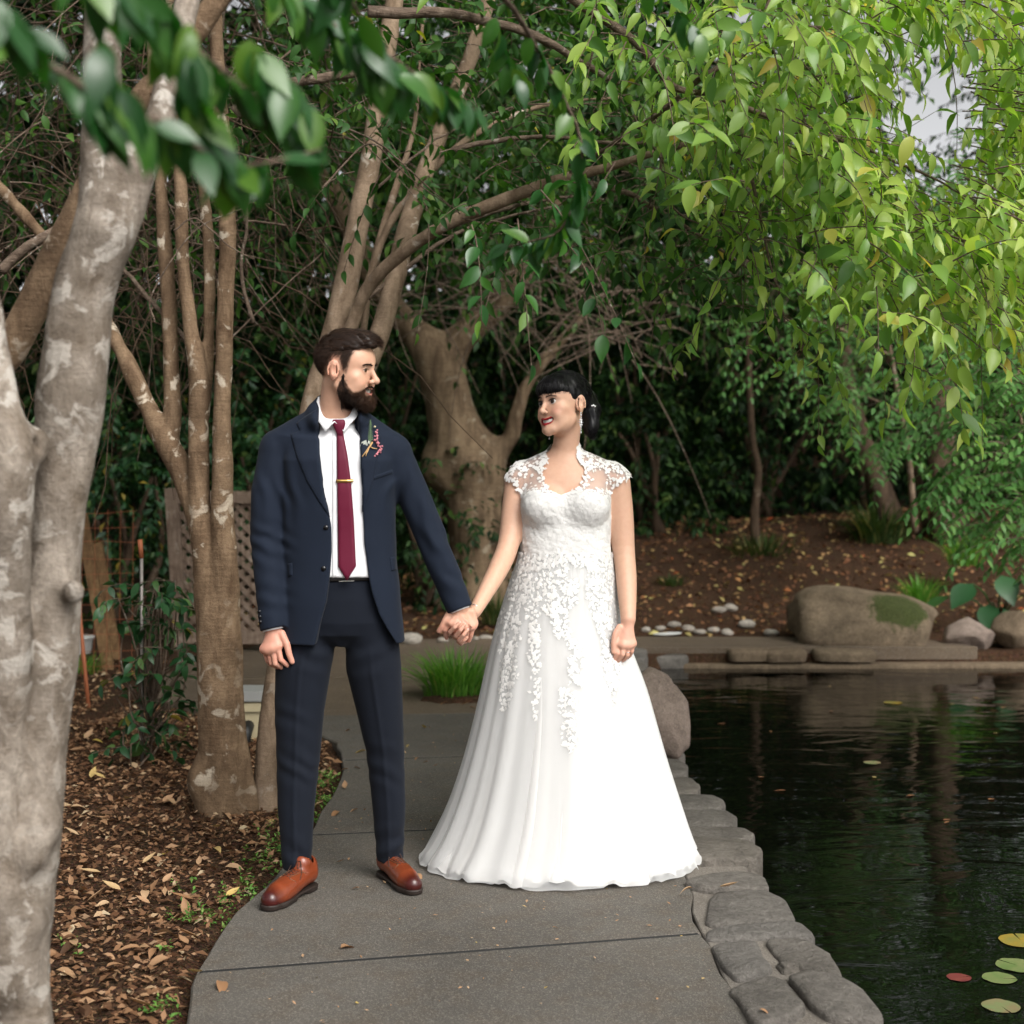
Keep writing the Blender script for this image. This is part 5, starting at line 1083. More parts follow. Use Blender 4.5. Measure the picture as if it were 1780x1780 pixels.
i = rr.integers(0, len(bv), 5200); strand_part('strands', gT(bv[i] - bN[i] * .002), (bN[i] * .6 + L3(0, .25, -1) + rr.normal(size=(len(i), 3)) * .4) @ gM.T, rr.uniform(.008, .018, len(i)), .0007, 'beard', beard_o, 9, 4, None, np.clip(tb[i] + rr.uniform(-.2, .25, len(i)), 0, 1))
i = np.flatnonzero((beard > .5) & (ld > .0095)); i = rr.choice(i, 3600); strand_part('strands', gV[i], gN[i] * .5 + (L3(0, .15, -1) @ gM.T) + rr.normal(size=(len(i), 3)) * .25, np.where(fz[i] > -.064, .005, .010), .00055, 'beard', beard_o, 10, 3, None, np.clip(np.interp(ff[i], [.03, .09], [.1, .7]) + rr.uniform(-.2, .3, len(i)), 0, 1))

# ---- jacket
KX = 5.03 / F_PX
zY = lambda py, Y=5.03: CAM_H - (py - HORIZON) * Y / F_PX
xY = lambda px, Y=5.03: (px - CX) * Y / F_PX
def torso(f, rows, cy, depth, k=.02, n=2.6):
    f.prof([zY(r[0]) for r in rows], [xY((r[1] + r[2]) / 2) for r in rows], cy, [(r[2] - r[1]) / 2 * KX for r in rows], depth, n, k)
jk = SDF()
torso(jk, [(762, 497, 676), (800, 487, 690), (850, 489, 690), (920, 491, 687), (980, 490, 690), (1050, 488, 696), (1116, 486, 702)], 5.045, [.085, .118, .122, .118, .118, .124, .128])
jk.cap(P(560, 737, 5.05), P(484, 772, 5.05), .072, .058, .03, flat=((0, 0, 1), 1.15)); jk.cap(P(612, 737, 5.05), P(682, 780, 5.055), .072, .058, .03, flat=((0, 0, 1), 1.15))
cw = nrm(P(476, 1096, 4.97) - P(469, 1010, 4.99)); cw2 = nrm(P(800, 1060, 5.018) - P(776, 1000, 5.035))
def cut(f, c, d, r=.11): f.add(lambda p: -((p - c) @ d), c - r, c + r, .004, 's')
def sleeve(pts, rr_, c, d):
    q = SDF(); q.chain(pts, rr_, .01); q.add(lambda p: -((p - c) @ d), c - .2, c + .2, .003, 's'); jk.add(q, np.min(pts, 0) - .07, np.max(pts, 0) + .07, .018)
sleeve([P(479, 790, 5.045), P(468, 850, 5.03), P(464, 930, 5.02), P(469, 1010, 4.99), P(476, 1096, 4.97)], [.060, .059, .056, .051, .046], H1(700, 425, 4.97), nrm(cw + A(.12, 0, 0)))
sleeve([P(688, 795, 5.055), P(718, 860, 5.055), P(748, 930, 5.05), P(776, 1000, 5.035), P(800, 1060, 5.018)], [.058, .056, .052, .048, .044], H2(745, 505, 5.018), nrm(cw2 + A(.02, 0, -.1)))
jk.chain([P(551, 732, 4.975), P(546, 712, 5.02), P(560, 697, 5.085), P(590, 692, 5.11), P(611, 698, 5.09), P(619, 712, 5.03), P(621, 730, 4.985)], [.021] * 7, .025)
neck_hole = SDF(); jk.cap(P(587, 745, 5.03), P(588, 660, 5.03), .060, .062, .008, 's')
OP = [(549, 690), (551, 740), (556, 800), (563, 850), (571, 890), (575, 915), (576, 960), (573, 1000), (567, 1045), (556, 1085), (543, 1140), (696, 1140), (676, 1104), (657, 1070), (645, 1030), (638, 990), (633, 950), (630, 900), (628, 850), (625, 790), (620, 735), (617, 690)]
OPw = [(xY(a, 4.925), zY(b, 4.925)) for a, b in OP]
jk.add(lambda p: np.maximum(poly_dist(p[:, 0], p[:, 2], OPw), p[:, 1] - np.where(p[:, 2] < 1.05, 5.14, 5.01)), (-.72, 4.8, .75), (-.35, 5.2, 1.7), .006, 's')
def folds(p):
    d = .0025 * vnoise(p * A(7, 7, 5), 3, 3)
    for c_, ax, am, w in ((P(462, 945, 4.97), nrm(A(.35, 0, 1)), .004, .07), (P(760, 935, 5.0), nrm(A(.75, 0, .6)), .0065, .07), (P(745, 895, 5.0), nrm(A(.9, 0, .3)), .005, .06), (P(688, 850, 4.98), nrm(A(1, 0, -.25)), .004, .08), (P(493, 850, 4.98), nrm(A(1, 0, .25)), .004, .09), (P(785, 1010, 4.99), nrm(A(.6, 0, .8)), .003, .06), (P(470, 1040, 4.94), nrm(A(.2, 0, 1)), .0025, .06)):
        q = p - c_; g = np.exp(-np.sum(q * q, 1) / w**2); d = d + am * g * np.sin(q @ ax * 115 + 2 * vnoise(p * 12, 8, 2))
    return d
jk.add(folds, (-2, 4, 0), (1, 6, 2), .01, 'd')
V, Fq = mesh_of(jk, (-.95, 4.84, .78), (.0, 5.24, 1.72), .0042, 1, .5)
jacket = obj('jacket', make_mesh('jacket', V, Fq), M['navy'], groom); jb = bvh_of(V, Fq)
piece('lapel', [(550, 712), (530, 724), (515, 736), (521, 748), (505, 755), (516, 795), (534, 838), (553, 870), (573, 899), (567, 868), (559, 822), (554, 775), (551, 740)], jb, .004, M['navy'], jacket, off=.001)
piece('lapel', [(619, 712), (632, 720), (645, 732), (637, 743), (663, 757), (657, 795), (649, 835), (639, 872), (630, 902), (628, 860), (626, 800), (622, 745)], jb, .004, M['navy'], jacket, off=.001)
piece('pocket_flap', [(677, 969), (689, 967), (690, 991), (680, 993)], jb, .003, M['navy'], jacket, round_px=2)
piece('pocket_flap', [(500, 980), (508, 978), (509, 1000), (501, 1004)], jb, .003, M['navy'], jacket, round_px=2)
piece('breast_pocket', [(648, 828), (682, 816), (683, 823), (649, 835)], jb, .0016, M['navy'], jacket, round_px=2)
for a, b in ((566.5, 917), (562.5, 988)):
    h_ = jb.ray_cast(CAM, px_ray(a, b)); c0 = np.array(h_[0]); q = np.array([c0 + A(0, -.0005, 0), c0 + A(0, -.004, 0)]); V_, F_ = tube(q, [.0085, .0075], 20); obj('button', make_mesh('button', V_, F_), M['black_horn'], jacket)
for k in range(3):
    h_ = jb.ray_cast(CAM, px_ray(451 + k * .9, 1063 + k * 9)); 
    if h_[0] is not None: c0 = np.array(h_[0]); V_, F_ = tube([c0, c0 + A(-.001, -.004, 0)], [.006, .0055], 14); obj('button', make_mesh('button', V_, F_), M['black_horn'], jacket)
# ---- shirt, collar, cuffs
sh = SDF(); torso(sh, [(742, 560, 616), (765, 540, 640), (800, 508, 674), (850, 498, 682), (920, 500, 680), (1001, 500, 682)], 5.045, [.05, .085, .102, .110, .106, .108])
sh.cap(P(587, 790, 5.04), P(587, 752, 5.036), .07, .060, .03); sh.add(lambda p: .0022 * vnoise(p * A(9, 9, 16), 12, 3), (-2, 4, 0), (1, 6, 2), .01, 'd')
V, Fq = mesh_of(sh, (-.8, 4.9, 1.0), (-.35, 5.2, 1.66), .005, 1); shirt = obj('shirt', make_mesh('shirt', V, Fq), M['shirt'], groom); sb = bvh_of(V, Fq)
nc = P(587, 712, 5.035); th = np.linspace(0, 2 * np.pi, 49)     # collar: angle 0 at the front
rows = []
ct = np.cos(th); st_ = np.sin(th); back_ = (1 - ct) / 2
ztop = zY(730) + (zY(690) - zY(730)) * ss(0, .55, back_); zb = zY(737) + (zY(706) - zY(737)) * ss(0, .6, back_) - .03 * np.exp(-(np.abs(np.abs(np.minimum(th, 2 * np.pi - th)) - .40) / .2) ** 1.3) + .008 * np.exp(-(np.minimum(th, 2 * np.pi - th) / .12) ** 2)
for r_, z_, q_ in ((.0605, ztop - .03, 0), (.061, ztop, 1), (.0645, ztop + .001, 1), (.070, (ztop + zb) / 2, .6), (.078, zb, .35)): rows.append(np.stack([nc[0] + st_ * r_ * 1.02, nc[1] - ct * r_ * 1.08 - .006 * (1 - q_), z_], -1))
V = np.concatenate(rows); n = len(th); ii_ = np.arange(len(rows) - 1)[:, None] * n + np.arange(n - 1)[None]; Fc = np.stack([ii_, ii_ + 1, ii_ + n + 1, ii_ + n], -1).reshape(-1, 4)
col_o = obj('collar', make_mesh('collar', V, Fc), M['shirt'], shirt); md = col_o.modifiers.new('thick', 'SOLIDIFY'); md.thickness = .0025; md.offset = 0
for w_, d_, r_ in ((H1(700, 420, 4.972), nrm(cw + A(.12, 0, 0)), .036), (H2(755, 500, 5.02), nrm(cw2), .034)):
    V_, F_ = tube([w_ - d_ * .05, w_ - d_ * .02, w_ + d_ * .004, w_ + d_ * .0045], [r_, r_, r_, r_ - .003], 24); obj('cuff', make_mesh('cuff', V_, F_), M['shirt'], shirt)
piece('placket', [(578, 745), (585, 745), (586, 1003), (577, 1005)], sb, .0016, M['shirt'], shirt, round_px=1.5)
# ---- tie, clip, belt
tie = piece('tie', [(585.5, 751), (596, 750), (604, 790), (610, 835), (615, 900), (619, 984), (603, 1009), (588, 985), (587, 900), (586, 820)], sb, .007, M['tie'], groom, off=.003, round_px=4)
kr = smooth_line(np.array([(729, 8.5, .006), (732, 11, .010), (738, 11, .0115), (746, 8, .0105), (753, 5.8, .008), (757, 5, .004)]), 14); ka = np.arange(24) / 24 * 6.283; kc = P(589.5, 742, 4.958)
V_ = np.array([[kc[0] + .0006 * (py - 742) * .25 + hw_ * KX * np.sign(math.cos(a)) * abs(math.cos(a)) ** .8, kc[1] - dp * math.sin(a), zY(py, 4.958)] for py, hw_, dp in kr for a in ka]); i_ = np.arange(13)[:, None] * 24 + np.arange(24)[None]; j_ = np.arange(13)[:, None] * 24 + (np.arange(24)[None] + 1) % 24
obj('knot', make_mesh('knot', V_, np.stack([i_, j_, j_ + 24, i_ + 24], -1).reshape(-1, 4)), M['tie'], tie)
tb_ = bvh_of(np.array([v.co[:] for v in tie.data.vertices]), [tuple(p.vertices) for p in tie.data.polygons])
piece('tie_clip', [(584.5, 833.5), (614, 833), (614, 838.5), (584.5, 839)], tb_, .003, M['gold'], tie, off=.001, round_px=1.2)
# ---- trousers
tr = SDF(); torso(tr, [(998, 504, 680), (1040, 500, 684), (1080, 503, 682), (1102, 530, 655), (1122, 575, 608)], 5.055, [.1, .106, .105, .094, .05], .045, 2.3)
lg = [(P(541, 1085, 5.055), .09), (P(527, 1160, 5.045), .093), (P(521, 1230, 5.04), .084), (P(519, 1300, 5.03), .0745), (P(515, 1400, 5.01), .062), (P(516, 1516, 4.988), .047)]
rg = [(P(645, 1085, 5.06), .09), (P(650, 1160, 5.075), .093), (P(660, 1230, 5.09), .078), (P(669, 1300, 5.1), .064), (P(676, 1400, 5.12), .057), (P(678, 1500, 5.135), .045)]
for L_ in (lg, rg): tr.chain([q[0] for q in L_], [q[1] for q in L_], .016)
cut(tr, P(516, 1511, 4.985), nrm(A(0, .12, -1)), .09); cut(tr, P(678, 1495, 5.135), nrm(A(-.05, .12, -1)), .09)
def tfold(p):
    d = .0018 * vnoise(p * A(6, 6, 4), 22, 3)
    for c_, ax, am, w in ((P(515, 1330, 4.97), nrm(A(.7, 0, 1)), .0035, .09), (P(516, 1490, 4.95), nrm(A(.4, 0, 1)), .0045, .06), (P(678, 1468, 5.09), nrm(A(-.5, 0, 1)), .005, .06), (P(500, 1260, 4.97), nrm(A(.5, 0, 1)), .003, .08), (P(670, 1330, 5.05), nrm(A(.6, 0, 1)), .0028, .09), (P(560, 1130, 4.97), nrm(A(.7, 0, 1)), .003, .08), (P(630, 1130, 4.98), nrm(A(-.7, 0, 1)), .003, .08)):
        q = p - c_; g = np.exp(-np.sum(q * q, 1) / w**2); d = d + am * g * np.sin(q @ ax * 95 + 2 * vnoise(p * 10, 28, 2))
    for L_ in (lg, rg):                                        # pressed crease
        Q = np.array([q[0] for q in L_]); o_ = np.argsort(Q[:, 2]); cx_ = np.interp(p[:, 2], Q[o_, 2], Q[o_, 0]); cy_ = np.interp(p[:, 2], Q[o_, 2], Q[o_, 1]); d = d - .0045 * np.exp(-((p[:, 0] - cx_) / .007) ** 2) * (p[:, 1] < cy_) * ss(.85, .7, p[:, 2])
    return d
tr.add(tfold, (-2, 4, -1), (1, 6, 2), .01, 'd')
V, Fq = mesh_of(tr, (-.82, 4.9, .03), (-.33, 5.24, 1.08), .0048, 1, .5); trousers = obj('trousers', make_mesh('trousers', V, Fq), M['navy_trouser'], groom); tbv = bvh_of(V, Fq)
belt = piece('belt', [(566, 999), (642, 997), (643, 1009), (566, 1011)], tbv, .004, M['belt'], groom, off=.004, round_px=1.5, back=.01)
V_, F_ = join([beam(P(589, 1010.5, 4.935), P(616, 1009.5, 4.935), .003, .004), beam(P(589, 1001, 4.935), P(589, 1011, 4.935), .003, .004)]); obj('buckle', make_mesh('buckle', V_, F_, False), M['silver'], belt)
# ---- shoes
def shoe(heel, toe, length=.305):
    d = nrm(A(toe[0] - heel[0], toe[1] - heel[1], 0)); Mx = np.stack([d, A(-d[1], d[0], 0), A(0, 0, 1)], 1); o_ = A(heel[0], heel[1], .003); sc = length / .3
    up = SDF(); up.chain([A(.04, 0, .055), A(.10, 0, .05), A(.16, 0, .042), A(.215, 0, .033), A(.262, 0, .027)], [.034, .035, .039, .040, .0315], .02)
    up.cap(A(.045, 0, .07), A(.07, 0, .095), .033, .033, .02); up.cap(A(.03, 0, .05), A(.03, 0, .085), .028, .028, .015)
    up.add(lambda p: p[:, 2] - .012, (-.1, -.1, -.1), (.4, .1, .0), .003, 's'); up.cap(A(.05, 0, .085), A(.062, 0, .16), .028, .028, .004, 's')
    V, Fq = mesh_of(up, (-.03, -.07, -.02), (.33, .07, .15), .003, 2); dark_tone = np.clip(ss(.225, .285, V[:, 0]) + .8 * ss(.035, .0, V[:, 0]) + .55 * ss(.03, .014, V[:, 2]), 0, 1)  # darker at toe, heel and along the sole
    W = lambda q: o_ + sc * np.asarray(q) @ Mx.T
    s = obj('shoe', make_mesh('shoe', W(V), Fq, True, {'dark_tone': dark_tone}), M['leather'], groom)
    so = SDF(); 
    def flat2(p, pts, rr_): 
        dd = np.full(len(p), 9.0)
        for (a, ra), (b, rb) in zip(list(zip(pts, rr_))[:-1], list(zip(pts, rr_))[1:]):
            a, b = np.array(a), np.array(b); ab = b - a; h_ = np.clip((p[:, :2] - a) @ ab / (ab @ ab), 0, 1); dd = np.minimum(dd, np.linalg.norm(p[:, :2] - a - h_[:, None] * ab, axis=1) - (ra + (rb - ra) * h_))
        return dd
    sp_ = [(.036, 0), (.13, -.002), (.21, 0), (.262, .0)]; sr = [.036, .034, .045, .0345]
    so.add(lambda p: np.maximum(flat2(p, sp_, sr), np.abs(p[:, 2] - .0125) - .0042), (-.02, -.08, 0), (.32, .08, .03), .004)
    so.add(lambda p: np.maximum(np.maximum(flat2(p, [(.034, 0), (.06, 0)], [.034, .034]), p[:, 0] - .085), np.abs(p[:, 2] - .008) - .009), (-.02, -.08, 0), (.1, .08, .03), .003)
    so.add(lambda p: np.maximum(flat2(p, [(.17, 0), (.23, 0), (.262, 0)], [.038, .042, .033]), np.abs(p[:, 2] - .006) - .006), (.1, -.08, 0), (.32, .08, .03), .003)
    V, Fq = mesh_of(so, (-.03, -.08, -.02), (.33, .08, .04), .003, 1); obj('sole', make_mesh('sole', W(V), Fq), M['sole'], s)
    ub = bvh_of(*mesh_of(up, (-.03, -.07, -.02), (.33, .07, .15), .005, 1)); L_ = []
    def top(x, y): 
        h_ = ub.ray_cast(Vector((x, y, .3)), Vector((0, 0, -1))); return np.array(h_[0]) + A(0, 0, .001) if h_[0] is not None else A(x, y, .06)
    for k in range(5):
        x = .105 + k * .016; L_.append(tube(W(np.array([top(x + .006 * (1 if j % 2 else -1), y) for j, y in enumerate(np.linspace(-.016, .016, 5))])), .0016 * sc, 6))
    for sy in (-1, 1): L_.append(tube(W(np.array([top(.1, sy * .004), top(.1, sy * .012) + A(0, 0, .008), top(.115, sy * .026) + A(0, 0, .004), top(.14, sy * .034)])), .0014, 6))
    V, F = join(L_); obj('shoe_lace', make_mesh('shoe_lace', V, F), M['shoe_lace'], s)
    for sy in (-1, 1):
        q = np.array([top(x, sy * y) for x, y in ((.095, .03), (.11, .022), (.14, .019), (.172, .016), (.178, .022), (.165, .033))]); V_, F_ = tube(W(smooth_line(q, 16)), .0014, 5); obj('seam', make_mesh('seam', V_, F_), M['welt'], s)
shoe((-.672, 5.035), (-.785, 4.76)); shoe((-.450, 5.19), (-.315, 4.935), .295)
# ================================================================ bride
bride = empty('person', (.19, 5.33, 0))
tag(bride, 'smiling dark haired person in a white lace and tulle wedding gown', 'person')
bo, bM_, bs = P(980, 703, 5.31), rot(-49, -4, -7), .97
bh, b_up, b_lo = head_field(False)
bf = SDF(); bf.sub(bh, bo - .16, bo + .16, bM_, bo, .01, 'u', bs)
bT = lambda pts: to_world(pts, bo, bM_, bs)
BY = 5.33; KB = BY / F_PX
bzY = lambda py, Y=BY: CAM_H - (py - HORIZON) * Y / F_PX
bxY = lambda px, Y=BY: (px - CX) * Y / F_PX
nk = bT([L3(0, -.022, -.055)])[0]
bf.cap(nk, P(982, 792, 5.345), .046, .047, .02)
def upper(f, g=0.0):
    for s_, a in ((-1, 912), (1, 1058)):
        f.cap(P(982, 796, 5.355), P(a, 824, 5.36), .042 + g, .036 + g, .03)
    f.ell(P(983, 850, 5.345), A(.150, .088, .115) + g, .04)
    f.ell(P(907, 832, 5.36), A(.046, .046, .05) + g, .025); f.ell(P(1066, 834, 5.365), A(.046, .046, .05) + g, .025)
def trunk_b(f, g=0.0, k=.02):
    rows = [(812, 945, 1022), (835, 920, 1046), (860, 906, 1061), (900, 905, 1060), (940, 907, 1059), (975, 907, 1060)]
    f.prof([bzY(r[0]) for r in rows], [bxY((r[1] + r[2]) / 2) for r in rows], 5.345, [(r[2] - r[1]) / 2 * KB + g for r in rows], np.array([.04, .075, .098, .104, .104, .108]) + g, 2.3, k)
    f.ell(P(944, 878, 5.262), A(.068, .050, .062) + g, .035); f.ell(P(1021, 878, 5.262), A(.068, .050, .062) + g, .035)
upper(bf); trunk_b(bf)
arm1 = smooth_line([np.r_[P(899, 838, 5.355), .044], np.r_[P(893, 885, 5.34), .0425], np.r_[P(884, 945, 5.295), .038], np.r_[P(866, 990, 5.225), .0355], np.r_[P(826, 1062, 5.09), .0225]], 14); bf.chain(arm1[:, :3], arm1[:, 3], .02)
arm2 = smooth_line([np.r_[P(1074, 840, 5.36), .045], np.r_[P(1080, 895, 5.36), .0435], np.r_[P(1085, 960, 5.345), .0385], np.r_[P(1089, 1010, 5.30), .0365], np.r_[P(1092, 1076, 5.235), .0265]], 14); bf.chain(arm2[:, :3], arm2[:, 3], .02)
bf.cap(P(985, 960, 5.35), P(985, 1030, 5.35), .085, .085, .03)
H3 = lambda u, v, Y: P(1020 + u / 12.714, 1040 + v / 12.714, Y)
hand(bf, H3(910, 480, 5.235), [H3(690, 1000, 5.215), H3(805, 1040, 5.208), H3(915, 1040, 5.212), H3(1015, 1000, 5.222)],
     [[H3(685, 1010, 5.215), H3(680, 1215, 5.205), H3(605, 1345, 5.215), H3(520, 1418, 5.225)], [H3(805, 1060, 5.208), H3(790, 1250, 5.2), H3(725, 1350, 5.212), H3(650, 1425, 5.225)],
      [H3(915, 1060, 5.212), H3(900, 1260, 5.208), H3(845, 1345, 5.22), H3(765, 1395, 5.235)], [H3(1015, 1020, 5.222), H3(1000, 1180, 5.218), H3(955, 1270, 5.23), H3(900, 1320, 5.24)]],
     [H3(720, 640, 5.222), H3(625, 800, 5.212), H3(592, 1000, 5.206), H3(590, 1190, 5.205)], .0083, .0145)
hand(bf, H2(1075, 545, 5.088), [H2(600, 1010, 5.078), H2(720, 1080, 5.075), H2(800, 1150, 5.075), H2(860, 1170, 5.078)],
     [[H2(600, 1020, 5.07), H2(520, 1040, 5.03), H2(535, 1000, 4.98), H2(640, 900, 4.963), H2(748, 795, 4.965)], [H2(720, 1090, 5.07), H2(650, 1120, 5.03), H2(665, 1085, 4.98), H2(765, 960, 4.961), H2(862, 830, 4.965)],
      [H2(790, 1160, 5.07), H2(725, 1215, 5.035), H2(735, 1180, 4.985), H2(835, 1065, 4.967), H2(925, 955, 4.97)], [H2(850, 1190, 5.07), H2(775, 1265, 5.04), H2(785, 1240, 5.0), H2(850, 1180, 4.99), H2(915, 1125, 4.99)]],
     [H2(1040, 620, 5.095), H2(900, 740, 5.105), H2(780, 860, 5.11), H2(690, 920, 5.108)], .0080, .0125, .003)
V, Fq = mesh_of(bf, (-.27, 4.93, .68), (.5, 5.5, 1.83), .0027, 1, .5)
loc = to_local(V, bo, bM_, bs); fx, ff, fz = loc[:, 0], -loc[:, 1], loc[:, 2]; inh = (np.abs(fz) < .14) & (np.abs(fx) < .1) & (np.abs(ff) < .14)
c = np.tile(A(.64, .385, .27), (len(V), 1))
c = mixc(c, np.clip(1 - np.hypot((np.abs(fx) - .044) / .03, (fz + .036) / .026), 0, 1) * (ff > .02) * .45 * inh, (.62, .24, .18))
ld = lip_dist(loc, b_up, b_lo); c = mixc(c, ss(.0075, .0058, ld) * inh, (.34, .012, .02))
inm = (np.abs(fx) < .026) & (np.abs(fz + .0705) < .006) & (ff > .06) & (ff < .0925) & inh; c[inm] = (.12, .02, .02)
for s_ in (-1, 1): c = mixc(c, np.clip(1.25 - np.hypot((fx - s_ * .032) / .022, (fz - .0035) / .014), 0, 1) * (ff > .04) * .75 * inh, (.09, .05, .045))
hd = ss(1050, 1100, px_of(V)[:, 1]); c = mixc(c, hd * .4 + 0 * fz, (.64, .30, .235))
obj('body', make_mesh('body', V, Fq, True, None, {'col': c}), M['skin'], bride); bV, bFq = V, Fq; bN_ = normals_of(V, Fq); bbv = bvh_of(V, Fq)
eyes(bride, bo, bM_, bs, (.2, -1, .02), (.035, .02, .014), .0146); dental(bride, bT, -.0705, 1.0, 1.2); brows(bride, bT, bM_, bbv, 'hair_black', .0013, .0160, 31, arch=.006, n=60, ln=.005); lashes(bride, bT, bM_, bbv, .0023, .0072, .003)
# fingernails
def nail(p, d, n, w, l, mat, parent, name='nail'):
    p, d = np.asarray(p), nrm(np.asarray(d)); n = nrm(np.asarray(n) - d * np.dot(n, d)); s = np.cross(d, n); V = []
    for i in range(5):
        for j in range(5):
            u, v = -1 + i * .5, -1 + j * .5; V.append(p + d * l * v + s * w * u * (1 - .25 * (v > .4)) + n * (-.0022 * u * u - .0012 * v * v))
    i = np.arange(4)[:, None] * 5 + np.arange(4)[None]; return obj(name, make_mesh(name, np.array(V), np.stack([i, i + 5, i + 6, i + 1], -1).reshape(-1, 4)), mat, parent)
M['nail'] = plain('pale pink nail', (.66, .40, .35), .25)
for a, b in ((H2(640, 900, 4.963), H2(748, 795, 4.965)), (H2(765, 960, 4.961), H2(862, 830, 4.965)), (H2(835, 1065, 4.967), H2(925, 955, 4.97))): nail(b + A(0, -.0058, .0008), b - a, A(0, -1, .1), .0042, .0055, M['nail'], bride)
nail(H1(1108, 1130, 4.942), A(.2, 0, -1), A(.35, -1, 0), .0055, .007, M['nail'], groom)
# ---- hair
hb = SDF(); hb.ell(L3(0, -.016, .040), (.083, .103, .088), .01)
hb.ell(L3(0, .055, .052), (.064, .050, .046), .02)
fr = lambda p: np.interp(np.abs(p[:, 0]), [0, .03, .05, .062, .075, .09], [.026, .025, .020, .002, -.018, -.03])
hb.add(lambda p: np.where(p[:, 1] < -.005, p[:, 2] - fr(p), p[:, 2] + .055 - .4 * np.clip(-p[:, 1] - 0, -.1, 0)), (-.2,) * 3, (.2,) * 3, .004, 's')
for s_ in (-1, 1): hb.ell(L3(s_ * .084, .012, -.026), (.026, .036, .036), .006, 's')
hb.ell(L3(.014, -.104, -.014), (.058, .040, .050), .02); hb.ell(L3(.034, -.100, -.055), (.038, .03, .04), .02); hb.ell(L3(.042, -.092, -.088), (.026, .022, .03), .02); hb.ell(L3(.0, -.1, .03), (.05, .04, .04), .02)
hb.add(lambda p: .0016 * vnoise(p * A(170, 170, 40), 14, 3), (-.2,) * 3, (.2,) * 3, .006, 'd')
hv, hfq = mesh_of(hb, (-.11, -.13, -.15), (.11, .17, .15), .003, 1); hN = normals_of(hv, hfq)
hair_b = obj('hair', make_mesh('hair', bT(hv), hfq, True, {'tint': .2 + .2 * vnoise(hv * A(220, 220, 30), 12)}), M['hair_black'], bride)
rr = np.random.default_rng(15); i = rr.integers(0, len(hv), 7000); p_ = hv[i]; front = p_[:, 1] < -.03
dl = np.where(front[:, None], np.stack([p_[:, 0] * 3, -.25 + 0 * p_[:, 0], -1 + 0 * p_[:, 0]], -1), np.stack([.1 + 0 * p_[:, 0], .9 + 0 * p_[:, 0], -.55 + 0 * p_[:, 0]], -1)); low = p_[:, 1] > .07; dl[low] = dl[low] * .3 + A(0, .1, -1)
dl = dl - hN[i] * np.sum(dl * hN[i], 1)[:, None] + hN[i] * .06 + rr.normal(size=p_.shape) * .05; edge = front & (p_[:, 2] < .04)
strand_part('strands', bT(p_ - hN[i] * .0006), dl @ bM_.T, np.where(edge, .010, .03), .0006, 'hair_black', hair_b, 16, 5, (-hN[i] * .25) @ bM_.T)
q = bT(np.array([L3(.066, -.088, -.005), L3(.062, -.100, -.02), L3(.058, -.104, -.034)])); pin = [rock('bead', t, (.0045,) * 3, 400 + k, M['crystal'], sub=1, cuts=0) for k, t in enumerate(np.vstack([q, q + A(.004, -.004, -.004), q + A(-.006, -.004, -.002)]))]
def merge(objs, name, parent):
    pr = []
    for o_ in objs: pr.append((verts_np(o_.data), np.array([p.vertices[:] for p in o_.data.polygons])))
    V_, F_ = join(pr); m_ = o_.data.materials[0]
    for o_ in objs: bpy.data.objects.remove(o_)
    return obj(name, make_mesh(name, V_, F_), m_, parent)
merge(pin, 'hair_pin', hair_b)
# earrings
for s_, key in ((1, 'near'), (-1, 'far')):
    top_ = bT(np.array([L3(s_ * .084, -.004, -.044)]))[0] + A(0, -.006 if s_ > 0 else 0, 0); bs_ = []
    for k, (dz, r_) in enumerate([(0, .0035), (-.008, .004), (-.017, .003), (-.026, .0045), (-.034, .006), (-.042, .0045), (-.05, .003), (-.058, .003), (-.068, .0042)]): bs_.append(rock('bead', top_ + A(0, 0, dz), (r_ * .8, r_ * .5, r_ * 1.2), 420 + k, M['crystal'], sub=1, cuts=0))
    for k in range(8): bs_.append(rock('bead', top_ + A(.0065 * math.cos(k * .785), 0, -.033 + .012 * math.sin(k * .785)), (.0022,) * 3, 440 + k, M['crystal'], sub=1, cuts=0))
    merge(bs_, 'earring', bride)
# ---- gown: bodice
gown = empty('gown_parts', (.19, 5.33, 0)) if False else bride
bod = SDF(); trunk_b(bod, .006)
TOP = np.array([(893, 868), (906, 862), (925, 851), (945, 850), (963, 855), (975, 861), (988, 855), (1008, 849), (1035, 852), (1060, 864), (1075, 868)]); tx, tz = bxY(TOP[:, 0], 5.24), bzY(TOP[:, 1], 5.24)
bod.add(lambda p: -(p[:, 2] - np.interp(p[:, 0], tx, tz)), (-.3, 5.0, 1.2), (.6, 5.6, 1.6), .003, 's'); bod.add(lambda p: p[:, 2] - bzY(972), (-.3, 5.0, .8), (.6, 5.6, 1.15), .002, 's')
bod.add(lambda p: .0012 * vnoise(p * 90, 9, 2), (-1, 4, 0), (1, 6, 2), .01, 'd')
V, Fq = mesh_of(bod, (-.02, 5.12, 1.05), (.4, 5.5, 1.4), .004, 1); bodice = obj('bodice', make_mesh('bodice', V, Fq), M['lace_cloth'], bride); bodb = bvh_of(V, Fq)
